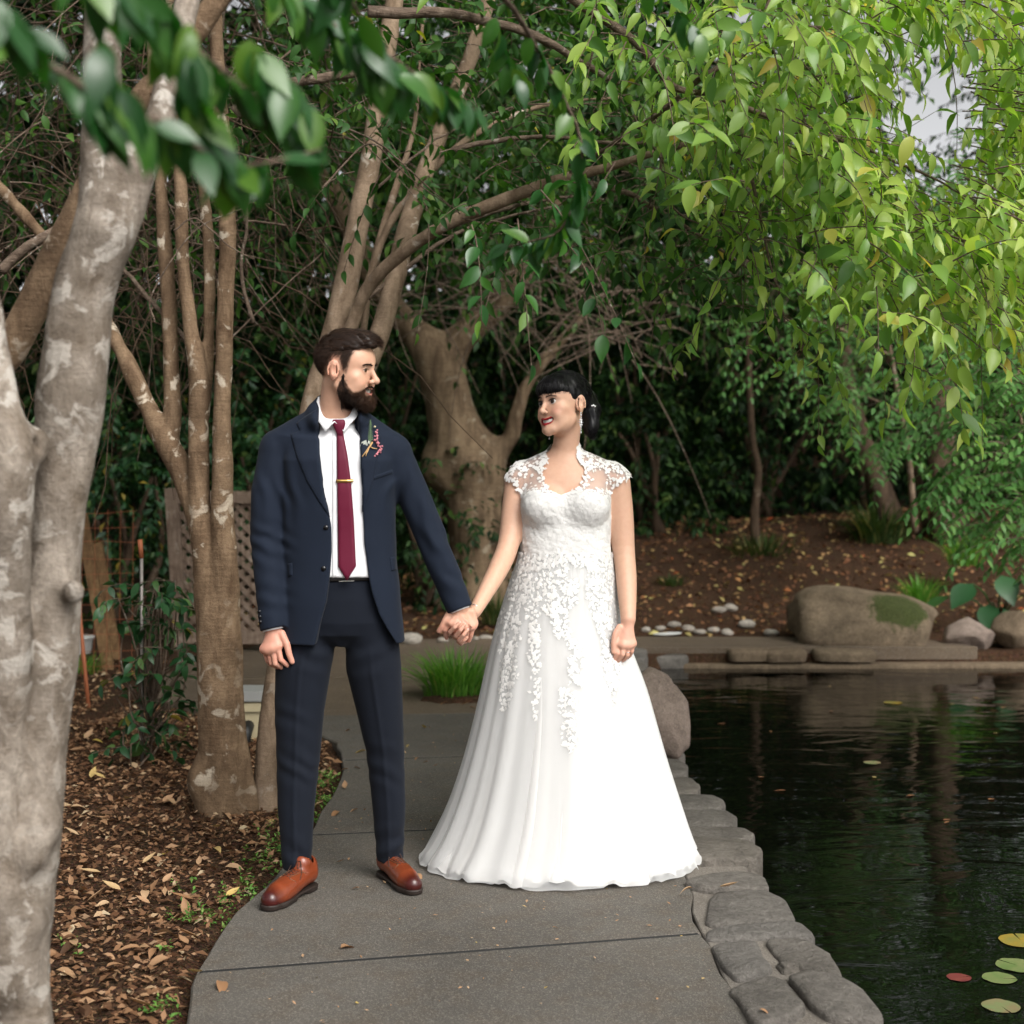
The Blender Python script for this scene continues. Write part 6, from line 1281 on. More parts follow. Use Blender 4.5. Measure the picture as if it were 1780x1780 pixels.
# ---- sheer yoke with cap sleeves
yk = SDF(); upper(yk, .007); trunk_b(yk, .007); yk.chain([P(899, 838, 5.355), P(893, 885, 5.34)], [.051, .050], .02); yk.chain([P(1074, 840, 5.36), P(1080, 890, 5.36)], [.052, .051], .02)
yk.cap(P(905, 822, 5.36), P(882, 836, 5.352), .035, .018, .02); yk.cap(P(1066, 824, 5.365), P(1089, 834, 5.36), .036, .018, .02)
yk.cap(P(980, 800, 5.347), P(983, 768, 5.345), .056, .052, .02); yk.cap(P(983, 800, 5.347), P(985, 745, 5.345), .046, .046, .004, 's')
V, Fq = mesh_of(yk, (-.12, 5.15, 1.25), (.5, 5.5, 1.56), .004, 2); q = px_of(V)
YP = [(958, 773), (948, 779), (915, 793), (893, 806), (875, 833), (884, 837), (893, 842), (900, 852), (906, 868), (925, 856), (945, 857), (962, 861), (975, 864), (990, 859), (1010, 855), (1040, 858), (1060, 870), (1068, 852), (1078, 839), (1098, 829), (1088, 806), (1060, 793), (1025, 779), (1014, 769), (1004, 770)]
OPB = [(960, 765), (953, 778), (949, 790), (954, 800), (944, 812), (944, 828), (951, 845), (962, 856), (975, 863), (992, 855), (1006, 846), (1016, 826), (1015, 810), (1005, 800), (1003, 785), (1002, 765)]
frontf = V[:, 1] < 5.345
keep = in_poly(q[:, 0], q[:, 1], YP) & ~(in_poly(q[:, 0], q[:, 1], OPB) & frontf); fk = keep[Fq].all(1); idx = np.full(len(V), -1); u = np.unique(Fq[fk]); idx[u] = np.arange(len(u))
yoke = obj('yoke', make_mesh('yoke', V[u], idx[Fq[fk]]), M['tulle_skin'], bride); ykb = bvh_of(V[u], idx[Fq[fk]])
# ---- skirt: lining and two layers of tulle
SK_ = np.array([(962, 905, 1062), (985, 895, 1068), (1010, 886, 1071), (1050, 873, 1078), (1100, 858, 1087), (1150, 846, 1107), (1200, 835, 1127), (1250, 823, 1141), (1300, 810, 1155), (1350, 795, 1170), (1400, 778, 1186), (1440, 760, 1199), (1470, 744, 1209), (1490, 731, 1218), (1501, 722, 1226)], float)
def skirt(name, shrink, amp, seed, mat, hem, nu=260, nv=90, zlift=0.0):
    r_ = np.random.default_rng(seed); v = np.linspace(0, 1, nv) ** .95; py = 960 + (1501 - 960) * v; z = bzY(py); lx, rx = bxY(np.interp(py, SK_[:, 0], SK_[:, 1])), bxY(np.interp(py, SK_[:, 0], SK_[:, 2]))
    lx, rx = [np.convolve(np.pad(t, 4, 'edge'), np.ones(9) / 9, 'valid') for t in (lx, rx)]; cx_, hw = (lx + rx) / 2, (rx - lx) / 2 * shrink; u = np.arange(nu) / nu * 2 * np.pi
    dep = hw * np.interp(v, [0, .1, .35, 1], [.70, .72, .76, .80]) + .0; cy_ = 5.345 + .03 * v
    fold = np.zeros((nv, nu)); V_ = v[:, None]
    for k in range(14):
        f_ = r_.integers(5, 34); ph = r_.uniform(0, 6.28); fold += r_.uniform(.4, 1) * (1 / (1 + f_ / 16)) * np.sin(f_ * u[None] + ph + 1.2 * np.sin(2 * u[None] + V_ * r_.uniform(.5, 2)) ) * np.clip((V_ - .02 * f_ / 10) * 1.3, 0, 1) ** .8
    pl = .35 * np.abs(np.sin(21 * u[None] + seed)) * np.exp(-V_ * 7)                         # gathers under the waist
    fold = np.sign(fold) * np.abs(fold) ** .85
    R = 1 + amp * (fold / 2.0 + pl)
    X = cx_[:, None] + hw[:, None] * R * np.sin(u)[None]; Y = cy_[:, None] - dep[:, None] * R * np.cos(u)[None]
    wav = .012 * np.sin(7 * u + seed) + .01 * np.sin(17 * u + 2) + .006 * np.sin(41 * u)
    Z = np.maximum(z[:, None] + 0 * u[None], .004) + zlift
    Z = Z + (hem + wav)[None] * np.clip((v[:, None] - .9) / .1, 0, 1) ** 2
    Z = np.maximum(Z, .006 + .004 * (1 + np.sin(9 * u))[None])
    i = np.arange(nv - 1)[:, None] * nu + np.arange(nu)[None]; j = np.arange(nv - 1)[:, None] * nu + (np.arange(nu)[None] + 1) % nu; Fq_ = np.stack([i, i + nu, j + nu, j], -1).reshape(-1, 4)
    Vv = np.stack([X, Y, Z], -1).reshape(-1, 3); o_ = obj(name, make_mesh(name, Vv, Fq_), mat, bride); return o_, Vv, Fq_
skirt('skirt_lining', .93, .03, 3, M['lining'], .02)
skirt('tulle_layer', .965, .05, 8, M['tulle'], .012)
sk_o, skV, skF = skirt('tulle_layer', 1.0, .045, 5, M['tulle_out'], .004); skb = bvh_of(skV, skF)
# ---- lace appliques: small raised flowers and leaves
def rosette(n=5, seed=0):
    V, F = [], []
    for k in range(n):
        a = k / n * 6.283 + seed; d = A(math.cos(a), math.sin(a), 0); s = A(-d[1], d[0], 0); b = len(V)
        for t, w, h in ((.12, .1, .05), (.55, .42, .11), (.85, .36, .06), (1.0, .0, .0)): 
            for sg in ((-1, 0, 1)): V.append(d * t + s * w * sg + A(0, 0, h * (.55 if sg else 1.0)))
        for r_ in range(3):
            for j in range(2): F.append((b + r_ * 3 + j, b + r_ * 3 + j + 1, b + r_ * 3 + 4 + j, b + r_ * 3 + 3 + j))
    b = len(V)
    for k in range(6): V.append(A(.24 * math.cos(k * 1.047), .24 * math.sin(k * 1.047), .12))
    V.append(A(0, 0, .2)); T = [(b + k, b + (k + 1) % 6, b + 6) for k in range(6)]
    return np.array(V), [np.array(T), np.array(F)]
def sprig():
    V, F = [], []
    for t0, a in ((0, 0), (.25, .8), (.25, -.8), (.6, .7), (.6, -.7), (.9, 0)):
        d = A(math.cos(a), math.sin(a), 0); s = A(-d[1], d[0], 0); o_ = A(t0, 0, 0); b = len(V)
        for t, w, h in ((0, .05, .02), (.3, .16, .07), (.62, .0, .01)):
            for sg in (-1, 0, 1): V.append(o_ + d * t + s * w * sg + A(0, 0, h * (.5 if sg else 1)))
        for r_ in range(2):
            for j in range(2): F.append((b + r_ * 3 + j, b + r_ * 3 + j + 1, b + r_ * 3 + 4 + j, b + r_ * 3 + 3 + j))
    return np.array(V), [np.array(F)]
ROS = [rosette(5), rosette(6, .4)]; SPR = sprig()
def lace(name, pts, nors, size, parent, seed, mix=.5):
    r_ = np.random.default_rng(seed); parts = []; pts, nors = np.asarray(pts), nrm(np.asarray(nors)); n = len(pts); kind = r_.uniform(size=n)
    for sel, tm in ((kind < mix * .6, ROS[0]), ((kind >= mix * .6) & (kind < mix), ROS[1]), (kind >= mix, SPR)):
        if not sel.any(): continue
        d = r_.normal(size=(sel.sum(), 3)) + A(0, 0, -.6); sc = size * r_.uniform(.6, 1.25, sel.sum()) * (1.15 if tm is SPR else .75); V_, F_, _ = place_leaves(tm, pts[sel] + nors[sel] * .0006, d - nors[sel] * np.sum(d * nors[sel], 1)[:, None], nors[sel], sc, np.zeros(sel.sum())); parts.append((V_, F_))
    V_, F_ = join(parts); o_ = obj(name, make_mesh(name, V_, F_), M['lace'], parent); o_['kind'] = 'stuff'; return o_
def cast(pxs, bvh):
    P_, N_ = [], []
    for a, b in pxs:
        h_ = bvh.ray_cast(CAM, px_ray(a, b))
        if h_[0] is not None: P_.append(h_[0]); N_.append(h_[1] if h_[1].dot(px_ray(a, b)) < 0 else -h_[1])
    return np.array([p[:] for p in P_]), np.array([n[:] for n in N_])
def in_px(r_, poly, n):
    poly = np.asarray(poly, float); lo, hi = poly.min(0), poly.max(0); q = r_.uniform(lo, hi, (n * 6, 2)); return q[in_poly(q[:, 0], q[:, 1], poly)][:n]
r_ = np.random.default_rng(77)
# yoke: flowers along the neckline, over the shoulders and down the sides; open tulle between
q = px_of(V[u]); Ny = normals_of(V, Fq)[u]; Vy = V[u]
dop = poly_dist(q[:, 0], q[:, 1], OPB[1:-1], False); dyp = poly_dist(q[:, 0], q[:, 1], YP)
wgt = np.where((dop < 9) & frontf[u], 1.0, 0) + np.where(dyp > -7, .7, 0) + np.where(q[:, 1] < 818, .55, .0) + np.where((q[:, 0] < 915) | (q[:, 0] > 1052), .6, 0) + np.where(vnoise(q / 9, 5, 2) > .35, .35, 0) + np.where(~frontf[u], .4, 0)
i = np.flatnonzero(r_.uniform(size=len(q)) < wgt * .16); lace('lace_applique', Vy[i], Ny[i], .0078, yoke, 1, .6)
e = np.array(densify(np.array(OPB[1:-1], float), 3)); Pp, Nn = cast(e + r_.normal(size=e.shape) * 1.5, ykb); 
if len(Pp): lace('lace_edge', Pp, Nn, .0085, yoke, 2, .75)
# bodice all over
bp = np.vstack([in_px(r_, [(904, 864), (925, 853), (945, 852), (975, 863), (1008, 851), (1038, 854), (1061, 866), (1060, 965), (905, 965)], 2300)]); Pp, Nn = cast(bp, bodb); lace('lace_applique', Pp, Nn, .0066, bodice, 3, .5)
# skirt appliques
cl = [([(903, 958), (1064, 958), (1068, 985), (1040, 992), (985, 978), (925, 992), (896, 985)], 330), ([(893, 985), (925, 985), (925, 1030), (905, 1052), (880, 1040)], 110), ([(945, 995), (985, 985), (985, 1060), (965, 1075), (942, 1060)], 120), ([(985, 1010), (1005, 1005), (1003, 1050), (988, 1058)], 45), ([(1022, 978), (1068, 985), (1078, 1040), (1070, 1120), (1040, 1100), (1020, 1040)], 260), ([(868, 1055), (900, 1050), (908, 1110), (895, 1130), (860, 1120)], 80), ([(868, 1115), (895, 1115), (900, 1185), (880, 1195), (868, 1170)], 70), ([(920, 1080), (940, 1085), (938, 1150), (918, 1150)], 55), ([(960, 1060), (985, 1062), (990, 1110), (962, 1110)], 55), ([(985, 1110), (1015, 1115), (1012, 1190), (990, 1190)], 75), ([(1045, 1105), (1075, 1120), (1085, 1165), (1065, 1200), (1045, 1160)], 110), ([(866, 1185), (890, 1185), (888, 1225), (870, 1240)], 38), ([(972, 1195), (1005, 1200), (1008, 1280), (992, 1320), (978, 1290)], 95), ([(922, 1150), (940, 1150), (936, 1250), (925, 1240)], 38), ([(1045, 1165), (1080, 1160), (1080, 1215), (1055, 1230)], 55), ([(905, 1010), (945, 1000), (945, 1080), (915, 1080)], 45)]
pp = np.vstack([in_px(r_, a, int(b * 1.7)) for a, b in cl]); Pp, Nn = cast(pp, skb); lace('lace_applique', Pp, Nn, .0085, sk_o, 4, .45)
# ring, bracelet
t_ = np.linspace(0, 6.283, 17); fdir = nrm(H3(900, 1260, 5.208) - H3(915, 1060, 5.212)); ux = nrm(np.cross(fdir, A(0, 1, 0))); uy = np.cross(fdir, ux); cr = H3(905, 1195, 5.2095); V_, F_ = tube(np.array([cr + (ux * math.cos(a) + uy * math.sin(a)) * .0092 for a in t_]), .0011, 6, cap=False); obj('ring', make_mesh('ring', V_, F_), M['silver'], bride)
fd = nrm(P(826, 1062, 5.09) - P(868, 985, 5.23)); ux = nrm(np.cross(fd, A(0, 1, 0))); uy = np.cross(fd, ux); cr = H2(1075, 500, 5.098); V_, F_ = tube(np.array([cr + (ux * math.cos(a) + uy * math.sin(a)) * .027 for a in t_]), .0011, 6, cap=False); obj('bracelet', make_mesh('bracelet', V_, F_), M['silver'], bride)

# ---------------------------------------------------------------- boutonniere pinned on the lapel
bt_ = empty('boutonniere', P(648, 765, 4.905)); tag(bt_, 'small boutonniere of fern, pink blossom and silver leaf on the navy lapel', 'flower')
H4 = lambda u, v, Y=4.9: P(620 + u / 19.78, 720 + v / 19.78, Y)
def depth_at(u, v): h_ = jb.ray_cast(CAM, px_ray(620 + u / 19.78, 720 + v / 19.78)); return (h_[0][1] if h_[0] is not None else 4.92) - .012
def BL(pts): return np.array([H4(a, b, depth_at(a, b)) for a, b in pts])
M['fern'] = plain('fern green', (.13, .22, .09), .6); M['silverleaf'] = plain('silver leaf', (.55, .58, .52), .7); M['pink'] = plain('pink blossom', (.62, .22, .26), .6); M['twine'] = plain('twine', (.5, .3, .13), .7); M['cream'] = plain('cream bud', (.72, .64, .38), .6)
LT_FERN = leaf_template(2, .22, .2, .1); sp_ = smooth_line(BL([(480, 980), (470, 700), (480, 400), (475, 210)]), 14); fv = []
for k in range(1, 14):
    w_ = .0065 * (1 - k / 15) + .0015
    for s_ in (-1, 1): fv.append(place_leaves(LT_FERN, sp_[k:k + 1], np.array([[s_ * .8, -.1, .75]]), A(0, -1, .2)[None], A(w_ * 1.8), A(0.))[:2])
V_, F_ = join(fv + [tube(sp_, .0008, 5)]); obj('fern_frond', make_mesh('fern_frond', V_, F_), M['fern'], bt_)
for ln in ([(660, 560), (700, 700), (690, 850), (680, 950), (740, 1020), (830, 1130), (820, 1230), (740, 1290), (670, 1390)],):
    q = smooth_line(BL(ln), 26); r5 = np.random.default_rng(3); bs_ = [rock('b', t + r5.normal(size=3) * .0026, (r5.uniform(.0022, .0042),) * 3, 500 + k, M['pink'], sub=1, cuts=0) for k, t in enumerate(np.repeat(q, 2, 0))]; merge(bs_, 'blossom', bt_)
merge([rock('b', BL([(625, 430)])[0], (.004, .003, .0036), 3, M['cream'], sub=2, cuts=0)], 'bud', bt_)
V_, F_ = join([tube(BL([(540, 960), (470, 1080), (370, 1220), (190, 1460)]), [.003, .0032, .0028, .002], 7), tube(BL([(470, 1120), (560, 1170), (700, 1190)]), [.002, .0022, .0014], 6), tube(BL([(420, 1180), (340, 1350), (310, 1440)]), .0016, 6)]); obj('stem', make_mesh('stem', V_, F_), M['twine'], bt_)
q = BL([(330, 880), (300, 900), (400, 900)]); V_, F_, _ = place_leaves(LT_MID, q, np.array([[-.45, 0, -.9], [.05, 0, -1], [.3, 0, -.6]]), np.tile(A(0, -1, .1), (3, 1)), A(.05, .036, .02), np.zeros(3)); obj('silver_leaf', make_mesh('silver_leaf', V_, F_), M['silverleaf'], bt_)
# ================================================================ fence, stakes, box, shrubs, grasses, litter, lily pads
# ---- lattice panel behind the second tree
fn = empty('lattice_fence', G(308, 1132)); tag(fn, 'weathered brown wooden lattice panel with its post behind the lichen spotted tree', 'fence')
FY = 11.3; x0, x1 = (312 - CX) / F_PX * FY, (530 - CX) / F_PX * FY; z0, z1 = .06, 1.2
V_, F_ = beam(A((318 - CX) / F_PX * FY, FY, -.1), A((300 - CX) / F_PX * FY, FY - .02, z1 + .03), .095, .095, (0, 1, 0)); obj('post', make_mesh('post', V_, F_, False), M['fence_wood'], fn)
V_, F_ = beam(A(x1 + .05, FY, -.1), A(x1 + .05, FY, z1 + .03), .095, .095, (0, 1, 0)); obj('post', make_mesh('post', V_, F_, False), M['fence_wood'], fn)
for z in (z0 + .04, z1 - .04): V_, F_ = beam(A(x0, FY - .012, z), A(x1, FY - .012, z), .09, .05, (0, 1, 0)); obj('rail', make_mesh('rail', V_, F_, False), M['fence_wood'], fn)
W_, Hh = x1 - x0, z1 - z0
for sgn, yo in ((-1, -.004), (1, .008)):
    for c_ in np.arange(-Hh, W_ + Hh, .098):
        # line through (c_, 0) at 45 degrees, clipped to the panel
        xa, xb = (c_, c_ + Hh) if sgn > 0 else (c_ + Hh, c_); t0, t1 = 0.0, 1.0; dx = xb - xa
        ta, tb2 = sorted(((0 - xa) / dx, (W_ - xa) / dx)); t0, t1 = max(t0, ta), min(t1, tb2)
        if t1 - t0 < .04: continue
        p0, p1 = A(x0 + xa + dx * t0, FY + yo, z0 + Hh * t0), A(x0 + xa + dx * t1, FY + yo, z0 + Hh * t1)
        V_, F_ = beam(p0, p1, .036, .009, (0, 1, 0)); obj('slat', make_mesh('slat', V_, F_, False), M['fence_wood'], fn)
# ---- leaning timbers, stakes, wire on the left
def timber(a, b, Y0, Y1, w, t, label):
    p0, p1 = P(a[0], a[1], Y0), P(b[0], b[1], Y1); o_ = empty('timber', p0); tag(o_, label, 'timber', 'timbers leaning by the wire fence'); V_, F_ = beam(p0, p1, w, t, (0, 1, 0)); obj('board', make_mesh('board', V_, F_, False), M['old_wood'], o_)
timber((193, 1190), (142, 895), 10.0, 10.3, .075, .04, 'brown timber leaning beside the trunk, broader of the two by the wire')
timber((205, 1160), (170, 945), 10.5, 10.8, .065, .04, 'brown timber leaning beside the trunk, darker and shorter of the two by the wire')
M['rust'] = plain('rusty steel', (.33, .1, .04), .7); M['galv'] = plain('dull steel', (.28, .25, .23), .5, Metallic=.6)
V_, F_ = tube([P(156, 1250, 8.6), P(136, 1045, 8.7)], .012, 8); tag(obj('stake', make_mesh('stake', V_, F_), M['rust']), 'thin rusty orange stake leaning beside the double trunk', 'stake')
st_ = empty('stake', G(247, 1330)); tag(st_, 'straight thin garden stake with a copper top inside the camellia shrub', 'stake')
V_, F_ = tube([P(247, 1325, 7.1), P(246, 960, 7.1)], .0085, 8); obj('rod', make_mesh('rod', V_, F_), M['galv'], st_); V_, F_ = tube([P(246, 970, 7.1), P(243, 938, 7.1)], [.011, .012], 8); obj('top', make_mesh('top', V_, F_), M['rust'], st_)
wf = empty('wire_fence', P(190, 1150, 10.2)); tag(wf, 'thin rusty square mesh wire fence in front of the leaning timbers', 'fence'); L_ = []
for k in range(11):
    z = .1 + k * .1; L_.append(np.linspace(A(-3.6, 9.6, z), A(-2.45, 9.75, z), 6) + .006 * rng.normal(size=(6, 3)))
for k in range(15):
    x = -3.6 + k * .08; L_.append(np.linspace(A(x, 9.6 + .01 * k, .0), A(x + .01, 9.6 + .01 * k, 1.12), 6))
V_, F_ = tube_bundle(np.array(L_), .0016, 4); obj('mesh', make_mesh('mesh', V_, F_), M['rust'], wf)
wb_ = empty('plastic_tub', P(128, 1180, 10.9)); tag(wb_, 'white plastic tub behind the wire fence by the double trunk', 'tub')
b0 = P(128, 1168, 10.9); V_, F_ = tube([b0, b0 + A(0, 0, .02), b0 + A(0, 0, .24), b0 + A(0, 0, .25)], [.1, .11, .135, .145], 20, cap=False); o_ = obj('wall', make_mesh('wall', V_, F_), plain('white plastic', (.75, .74, .72), .5), wb_)
V_, F_ = tube([b0 + A(0, 0, .245), b0 + A(0, 0, .26)], [.15, .15], 20); obj('lid', make_mesh('lid', V_, F_), o_.data.materials[0], wb_)
# ---- little cream box with grey lid behind the stems
bx_ = empty('utility_box', P(440, 1300, 7.7)); tag(bx_, 'small cream box with a grey lid and black pipe behind the two trunks', 'box'); cb = P(446, 1200, 7.75); zt = cb[2]
M['cream_paint'] = plain('cream paint', (.55, .47, .3), .6); M['grey_lid'] = plain('grey lid', (.33, .33, .32), .7); M['black_pipe'] = plain('black pipe', (.01, .01, .01), .5)
def rbox(lo, hi, name, mat, par):
    bm = bmesh.new(); V_, F_ = box(lo, hi); vs_ = [bm.verts.new(v) for v in V_]; [bm.faces.new([vs_[i] for i in f]) for f in F_]; bmesh.ops.recalc_face_normals(bm, faces=bm.faces[:]); bmesh.ops.bevel(bm, geom=bm.edges[:], offset=.004, segments=2, affect='EDGES'); me = bpy.data.meshes.new(name); bm.to_mesh(me); bm.free(); return obj(name, me, mat, par)
rbox((cb[0] - .13, cb[1] - .1, zt - .045), (cb[0] + .13, cb[1] + .12, zt + .01), 'lid', M['grey_lid'], bx_)
rbox((cb[0] - .115, cb[1] - .085, zt - .1), (cb[0] + .115, cb[1] + .105, zt - .05), 'rim', M['cream_paint'], bx_)
rbox((cb[0] - .095, cb[1] - .065, -.02), (cb[0] + .095, cb[1] + .085, zt - .1), 'body', M['cream_paint'], bx_)
V_, F_ = tube(smooth_line([A(cb[0] - .03, cb[1] - .075, zt - .17), A(cb[0] - .03, cb[1] - .13, zt - .19), A(cb[0] - .04, cb[1] - .15, .0)], 12), .032, 12); obj('pipe', make_mesh('pipe', V_, F_), M['black_pipe'], bx_)

# ---- camellia-like shrub beside the stake
r2 = np.random.default_rng(91); sb_ = empty('shrub', G(262, 1335)); tag(sb_, 'young glossy camellia shrub with bluish leaves growing round a thin stake', 'shrub')
st_ = px_points(r2, [(205, 1040), (240, 985), (300, 1000), (335, 1060), (335, 1150), (310, 1200), (335, 1270), (290, 1310), (210, 1330), (185, 1260), (200, 1150)], 6.85, 7.35, 58)
tw, p, d, nor = sprays(r2, st_, r2.normal(size=st_.shape) * A(1, 1, .4) + A(0, 0, .1), .17, 6, .3, .85, .3); bl = []
for k in range(len(tw)):
    q = tw[k]; base = A(-1.72, 7.1, max(.02, q[0][2] * .35)); bl.append(tube(smooth_line([base, (base + q[0]) / 2 + r2.normal(size=3) * .04, q[0]], 8), np.linspace(.006, .003, 8), 5)); bl.append(tube(q, np.linspace(.003, .0012, len(q)), 4))
V_, F_ = tube([A(-1.72, 7.1, -.02), A(-1.715, 7.1, .35), A(-1.73, 7.1, .75)], [.009, .007, .005], 7); bl.append((V_, F_))
V_, F_ = join(bl); obj('stems', make_mesh('stems', V_, F_), M['twig'], sb_); single_leaves(None, 'shrub', p, d, nor, r2.uniform(.06, .085, len(p)), 'leaf_shrub', sb_)

# ---- grasses
def grass(label, c, rx, hgt, n, seed, mat, width=.006, lean=.7, group='grass clumps', name='grass_clump'):
    rr = np.random.default_rng(seed); c = np.asarray(c, float); t = empty(name, c); tag(t, label, 'grass', group); a = rr.uniform(0, 6.283, n); r_ = rr.uniform(0, 1, n) ** .6; b = c + np.stack([np.cos(a) * r_ * rx * .55, np.sin(a) * r_ * rx * .45, -.02 + 0 * a], -1)
    out = nrm(np.stack([np.cos(a), np.sin(a), 0 * a], -1) + rr.normal(size=(n, 3)) * .35); out[:, 2] = 0; h = hgt * rr.uniform(.55, 1.15, n); s = np.linspace(0, 1, 6); le = lean * rr.uniform(.3, 1.2, n) * (.35 + r_)
    ctr = b[:, None] + h[:, None, None] * (A(0, 0, 1) * (s - .42 * s**2.2 * np.minimum(le, 1.3)[:, None])[..., None] + out[:, None] * (le[:, None] * s**1.8)[..., None]); side = nrm(np.cross(out, A(0, 0, 1))); w = width * rr.uniform(.6, 1.2, n)[:, None] * np.array([.7, 1, 1, .85, .55, .03])[None]
    V_ = np.stack([ctr - side[:, None] * w[..., None], ctr + side[:, None] * w[..., None]], 2).reshape(-1, 3); i = (np.arange(n)[:, None] * 12 + np.arange(5)[None] * 2); Fq_ = np.stack([i, i + 1, i + 3, i + 2], -1).reshape(-1, 4)
    o_ = obj('blades', make_mesh('blades', V_, Fq_, True, {'tint': np.repeat(rr.uniform(0, 1, n) ** 1.3, 12)}), M[mat], t); o_['kind'] = 'stuff'; return t
tuft = empty('soil_patch', (0, 0, 0)); bpy.data.objects.remove(tuft)
sp_o = rock('soil_mound', G(790, 1222) + A(.03, .12, -.03), (.25, .15, .06), 55, M['mulch'], cuts=0, rough=.3); tag(sp_o, kind='structure')
c0 = G(785, 1215) + A(0, .08, 0)
grass('bright green grass tuft growing at the path edge between the couple', c0 + A(.02, 0, .02), .34, .33, 620, 101, 'grass', .0042, .85)
grass('olive grass clump at the far path edge beside the bride', G(860, 1085, .05) + A(0, .2, 0), .22, .34, 160, 102, 'grass_dull', .005, .6)
grass('dark strappy grass clump at the foot of the thin crooked trunk', A(2.5, 15.0, .36), .5, .42, 320, 103, 'grass_dull', .009, .9)
grass('dark strappy grass clump beneath the short leaning trunk', A(3.75, 15.2, .62), .55, .5, 320, 104, 'grass_dull', .009, .9)
grass('small pale green grass clump on the bare bank behind the bride', G(1168, 1022, .25) + A(0, 0, 0), .2, .16, 150, 105, 'grass_dull', .006, .8)
grass('yellow green grass tuft tucked behind the mossy boulder', P(1600, 1030, 12.6) + A(0, 0, -.1), .22, .3, 160, 106, 'grass', .006, .7)
grass('wispy yellow green strap plant on the litter above the boulders', P(1680, 960, 13.4) + A(0, 0, -.1), .28, .42, 90, 107, 'grass', .011, .8)
grass('low grass tuft behind the wire fence near the double trunk', P(130, 1200, 9.9) * A(1, 1, 0), .3, .2, 160, 108, 'grass', .006, .6)
# ---- broad leaved plant beside the boulders
ar = empty('taro_plant', P(1730, 1060, 12.6)); tag(ar, 'dark broad leaved taro plant behind the rounded rocks', 'plant'); LT_ARUM = leaf_template(5, .62, .15, .2)
r2 = np.random.default_rng(95); root = P(1735, 1075, 12.6); root[2] = float(ground_z(A(root[0]), A(root[1]))[0])
for a, b, s_ in ((1650, 1035, .3), (1690, 1015, .33), (1740, 1000, .32), (1775, 1010, .35), (1720, 1050, .3), (1800, 1030, .34), (1745, 1060, .22), (1800, 990, .3)):
    tipp = P(a, b, 12.4 + r2.uniform(-.2, .2)); V_, F_ = tube(smooth_line([root, (root + tipp) / 2 + A(0, 0, .08), tipp], 8), np.linspace(.009, .005, 8), 6); stem_o = obj('stalk', make_mesh('stalk', V_, F_), M['leaf_shrub'], ar)
    single_leaves(LT_ARUM, 'arum', [tipp], [nrm(A((a - 1735) / 60, -.6, -.5))], [nrm(A(0, -.4, 1) + r2.normal(size=3) * .2)], s_, 'leaf_shrub', ar, variants=1)

# ---- leaf litter and bark chips
def on_ground(x, y): return ground_z(x, y)
def scatter(name, n, xr_, yr_, mask, size, mat, seed, tmpl=LT_FAR, flat=.35, kind='stuff', lift=.006):
    rr = np.random.default_rng(seed); x = rr.uniform(*xr_, n); y = rr.uniform(*yr_, n); k = mask(x, y); x, y = x[k], y[k]; z = on_ground(x, y) + lift + rr.uniform(0, .012, len(x)); d = rr.normal(size=(len(x), 3)); d[:, 2] *= .25
    nor = A(0, 0, 1) + rr.normal(size=(len(x), 3)) * flat; V_, F_, t = place_leaves(tmpl, np.stack([x, y, z], -1), d, nor, rr.uniform(*size, len(x)), rr.uniform(0, 1, len(x))); o_ = obj(name, make_mesh(name, V_, F_, True, {'tint': t}), M[mat]); tag(o_, kind=kind); return o_
left = lambda x, y: (x < xl(y) - .03) | (y > 9.3) & (x < -2.3)
bank = lambda x, y: (y > 12.35) & (poly_dist(x, y, POND) > .1)
LT_CHIP = leaf_template(2, .5, .1, .1)
tag(scatter('bark_chips', 42000, (-3.6, -.75), (2.6, 9.0), left, (.01, .038), 'chip', 111, LT_CHIP, .5), 'brown bark chips covering the ground on the left', 'mulch')
tag(scatter('leaf_litter', 9000, (-3.8, -.75), (2.6, 10.5), left, (.025, .06), 'litter', 112, LT_FAR, .45), 'dry brown leaves lying over the bark mulch', 'leaf litter')
tag(scatter('leaf_litter', 9000, (-2.5, 9), (12.3, 17.5), bank, (.04, .1), 'litter_bank', 113, LT_FAR, .4), 'red brown and yellow leaves scattered over the far bank', 'leaf litter')
tag(scatter('path_debris', 420, (-.8, .6), (2.8, 8.4), lambda x, y: (x > xl(y) + .03) & (x < xr(y) - .02), (.006, .02), 'litter_pale', 114, LT_CHIP, .2, lift=.052), 'tiny bits of leaf and twig on the concrete path', 'debris')
r2 = np.random.default_rng(121)
# weeds along the path edge
wy = r2.uniform(3.2, 7.8, 520); wx_ = xl(wy) - np.abs(r2.normal(size=520)) * .07 - .005; k = (vnoise(np.stack([wy * 3, wy * 0], -1), 4, 3) > -.15); wx_, wy = wx_[k], wy[k]
ex = np.stack([r2.uniform(-2.4, -1.0, 160), r2.uniform(4.0, 8, 160)], -1); ex = ex[vnoise(ex * 1.6, 8, 2) > .25]; wx_, wy = np.r_[wx_, ex[:, 0]], np.r_[wy, ex[:, 1]]
st_ = np.stack([wx_, wy, ground_z(wx_, wy)], -1); tw, p, d, nor = sprays(r2, st_, np.tile(A(0, 0, 1), (len(st_), 1)) + r2.normal(size=(len(st_), 3)) * .6, .05, 7, .2, .9, .3, hang=.0)
V_, F_, t = place_leaves(LT_FAR, p, d, nor, r2.uniform(.012, .024, len(p)), r2.uniform(0, 1, len(p))); o_ = obj('ground_cover', make_mesh('ground_cover', V_, F_, True, {'tint': t}), M['weed']); tag(o_, 'small bright green weeds along the path edge and in the mulch', 'weeds', kind='stuff')
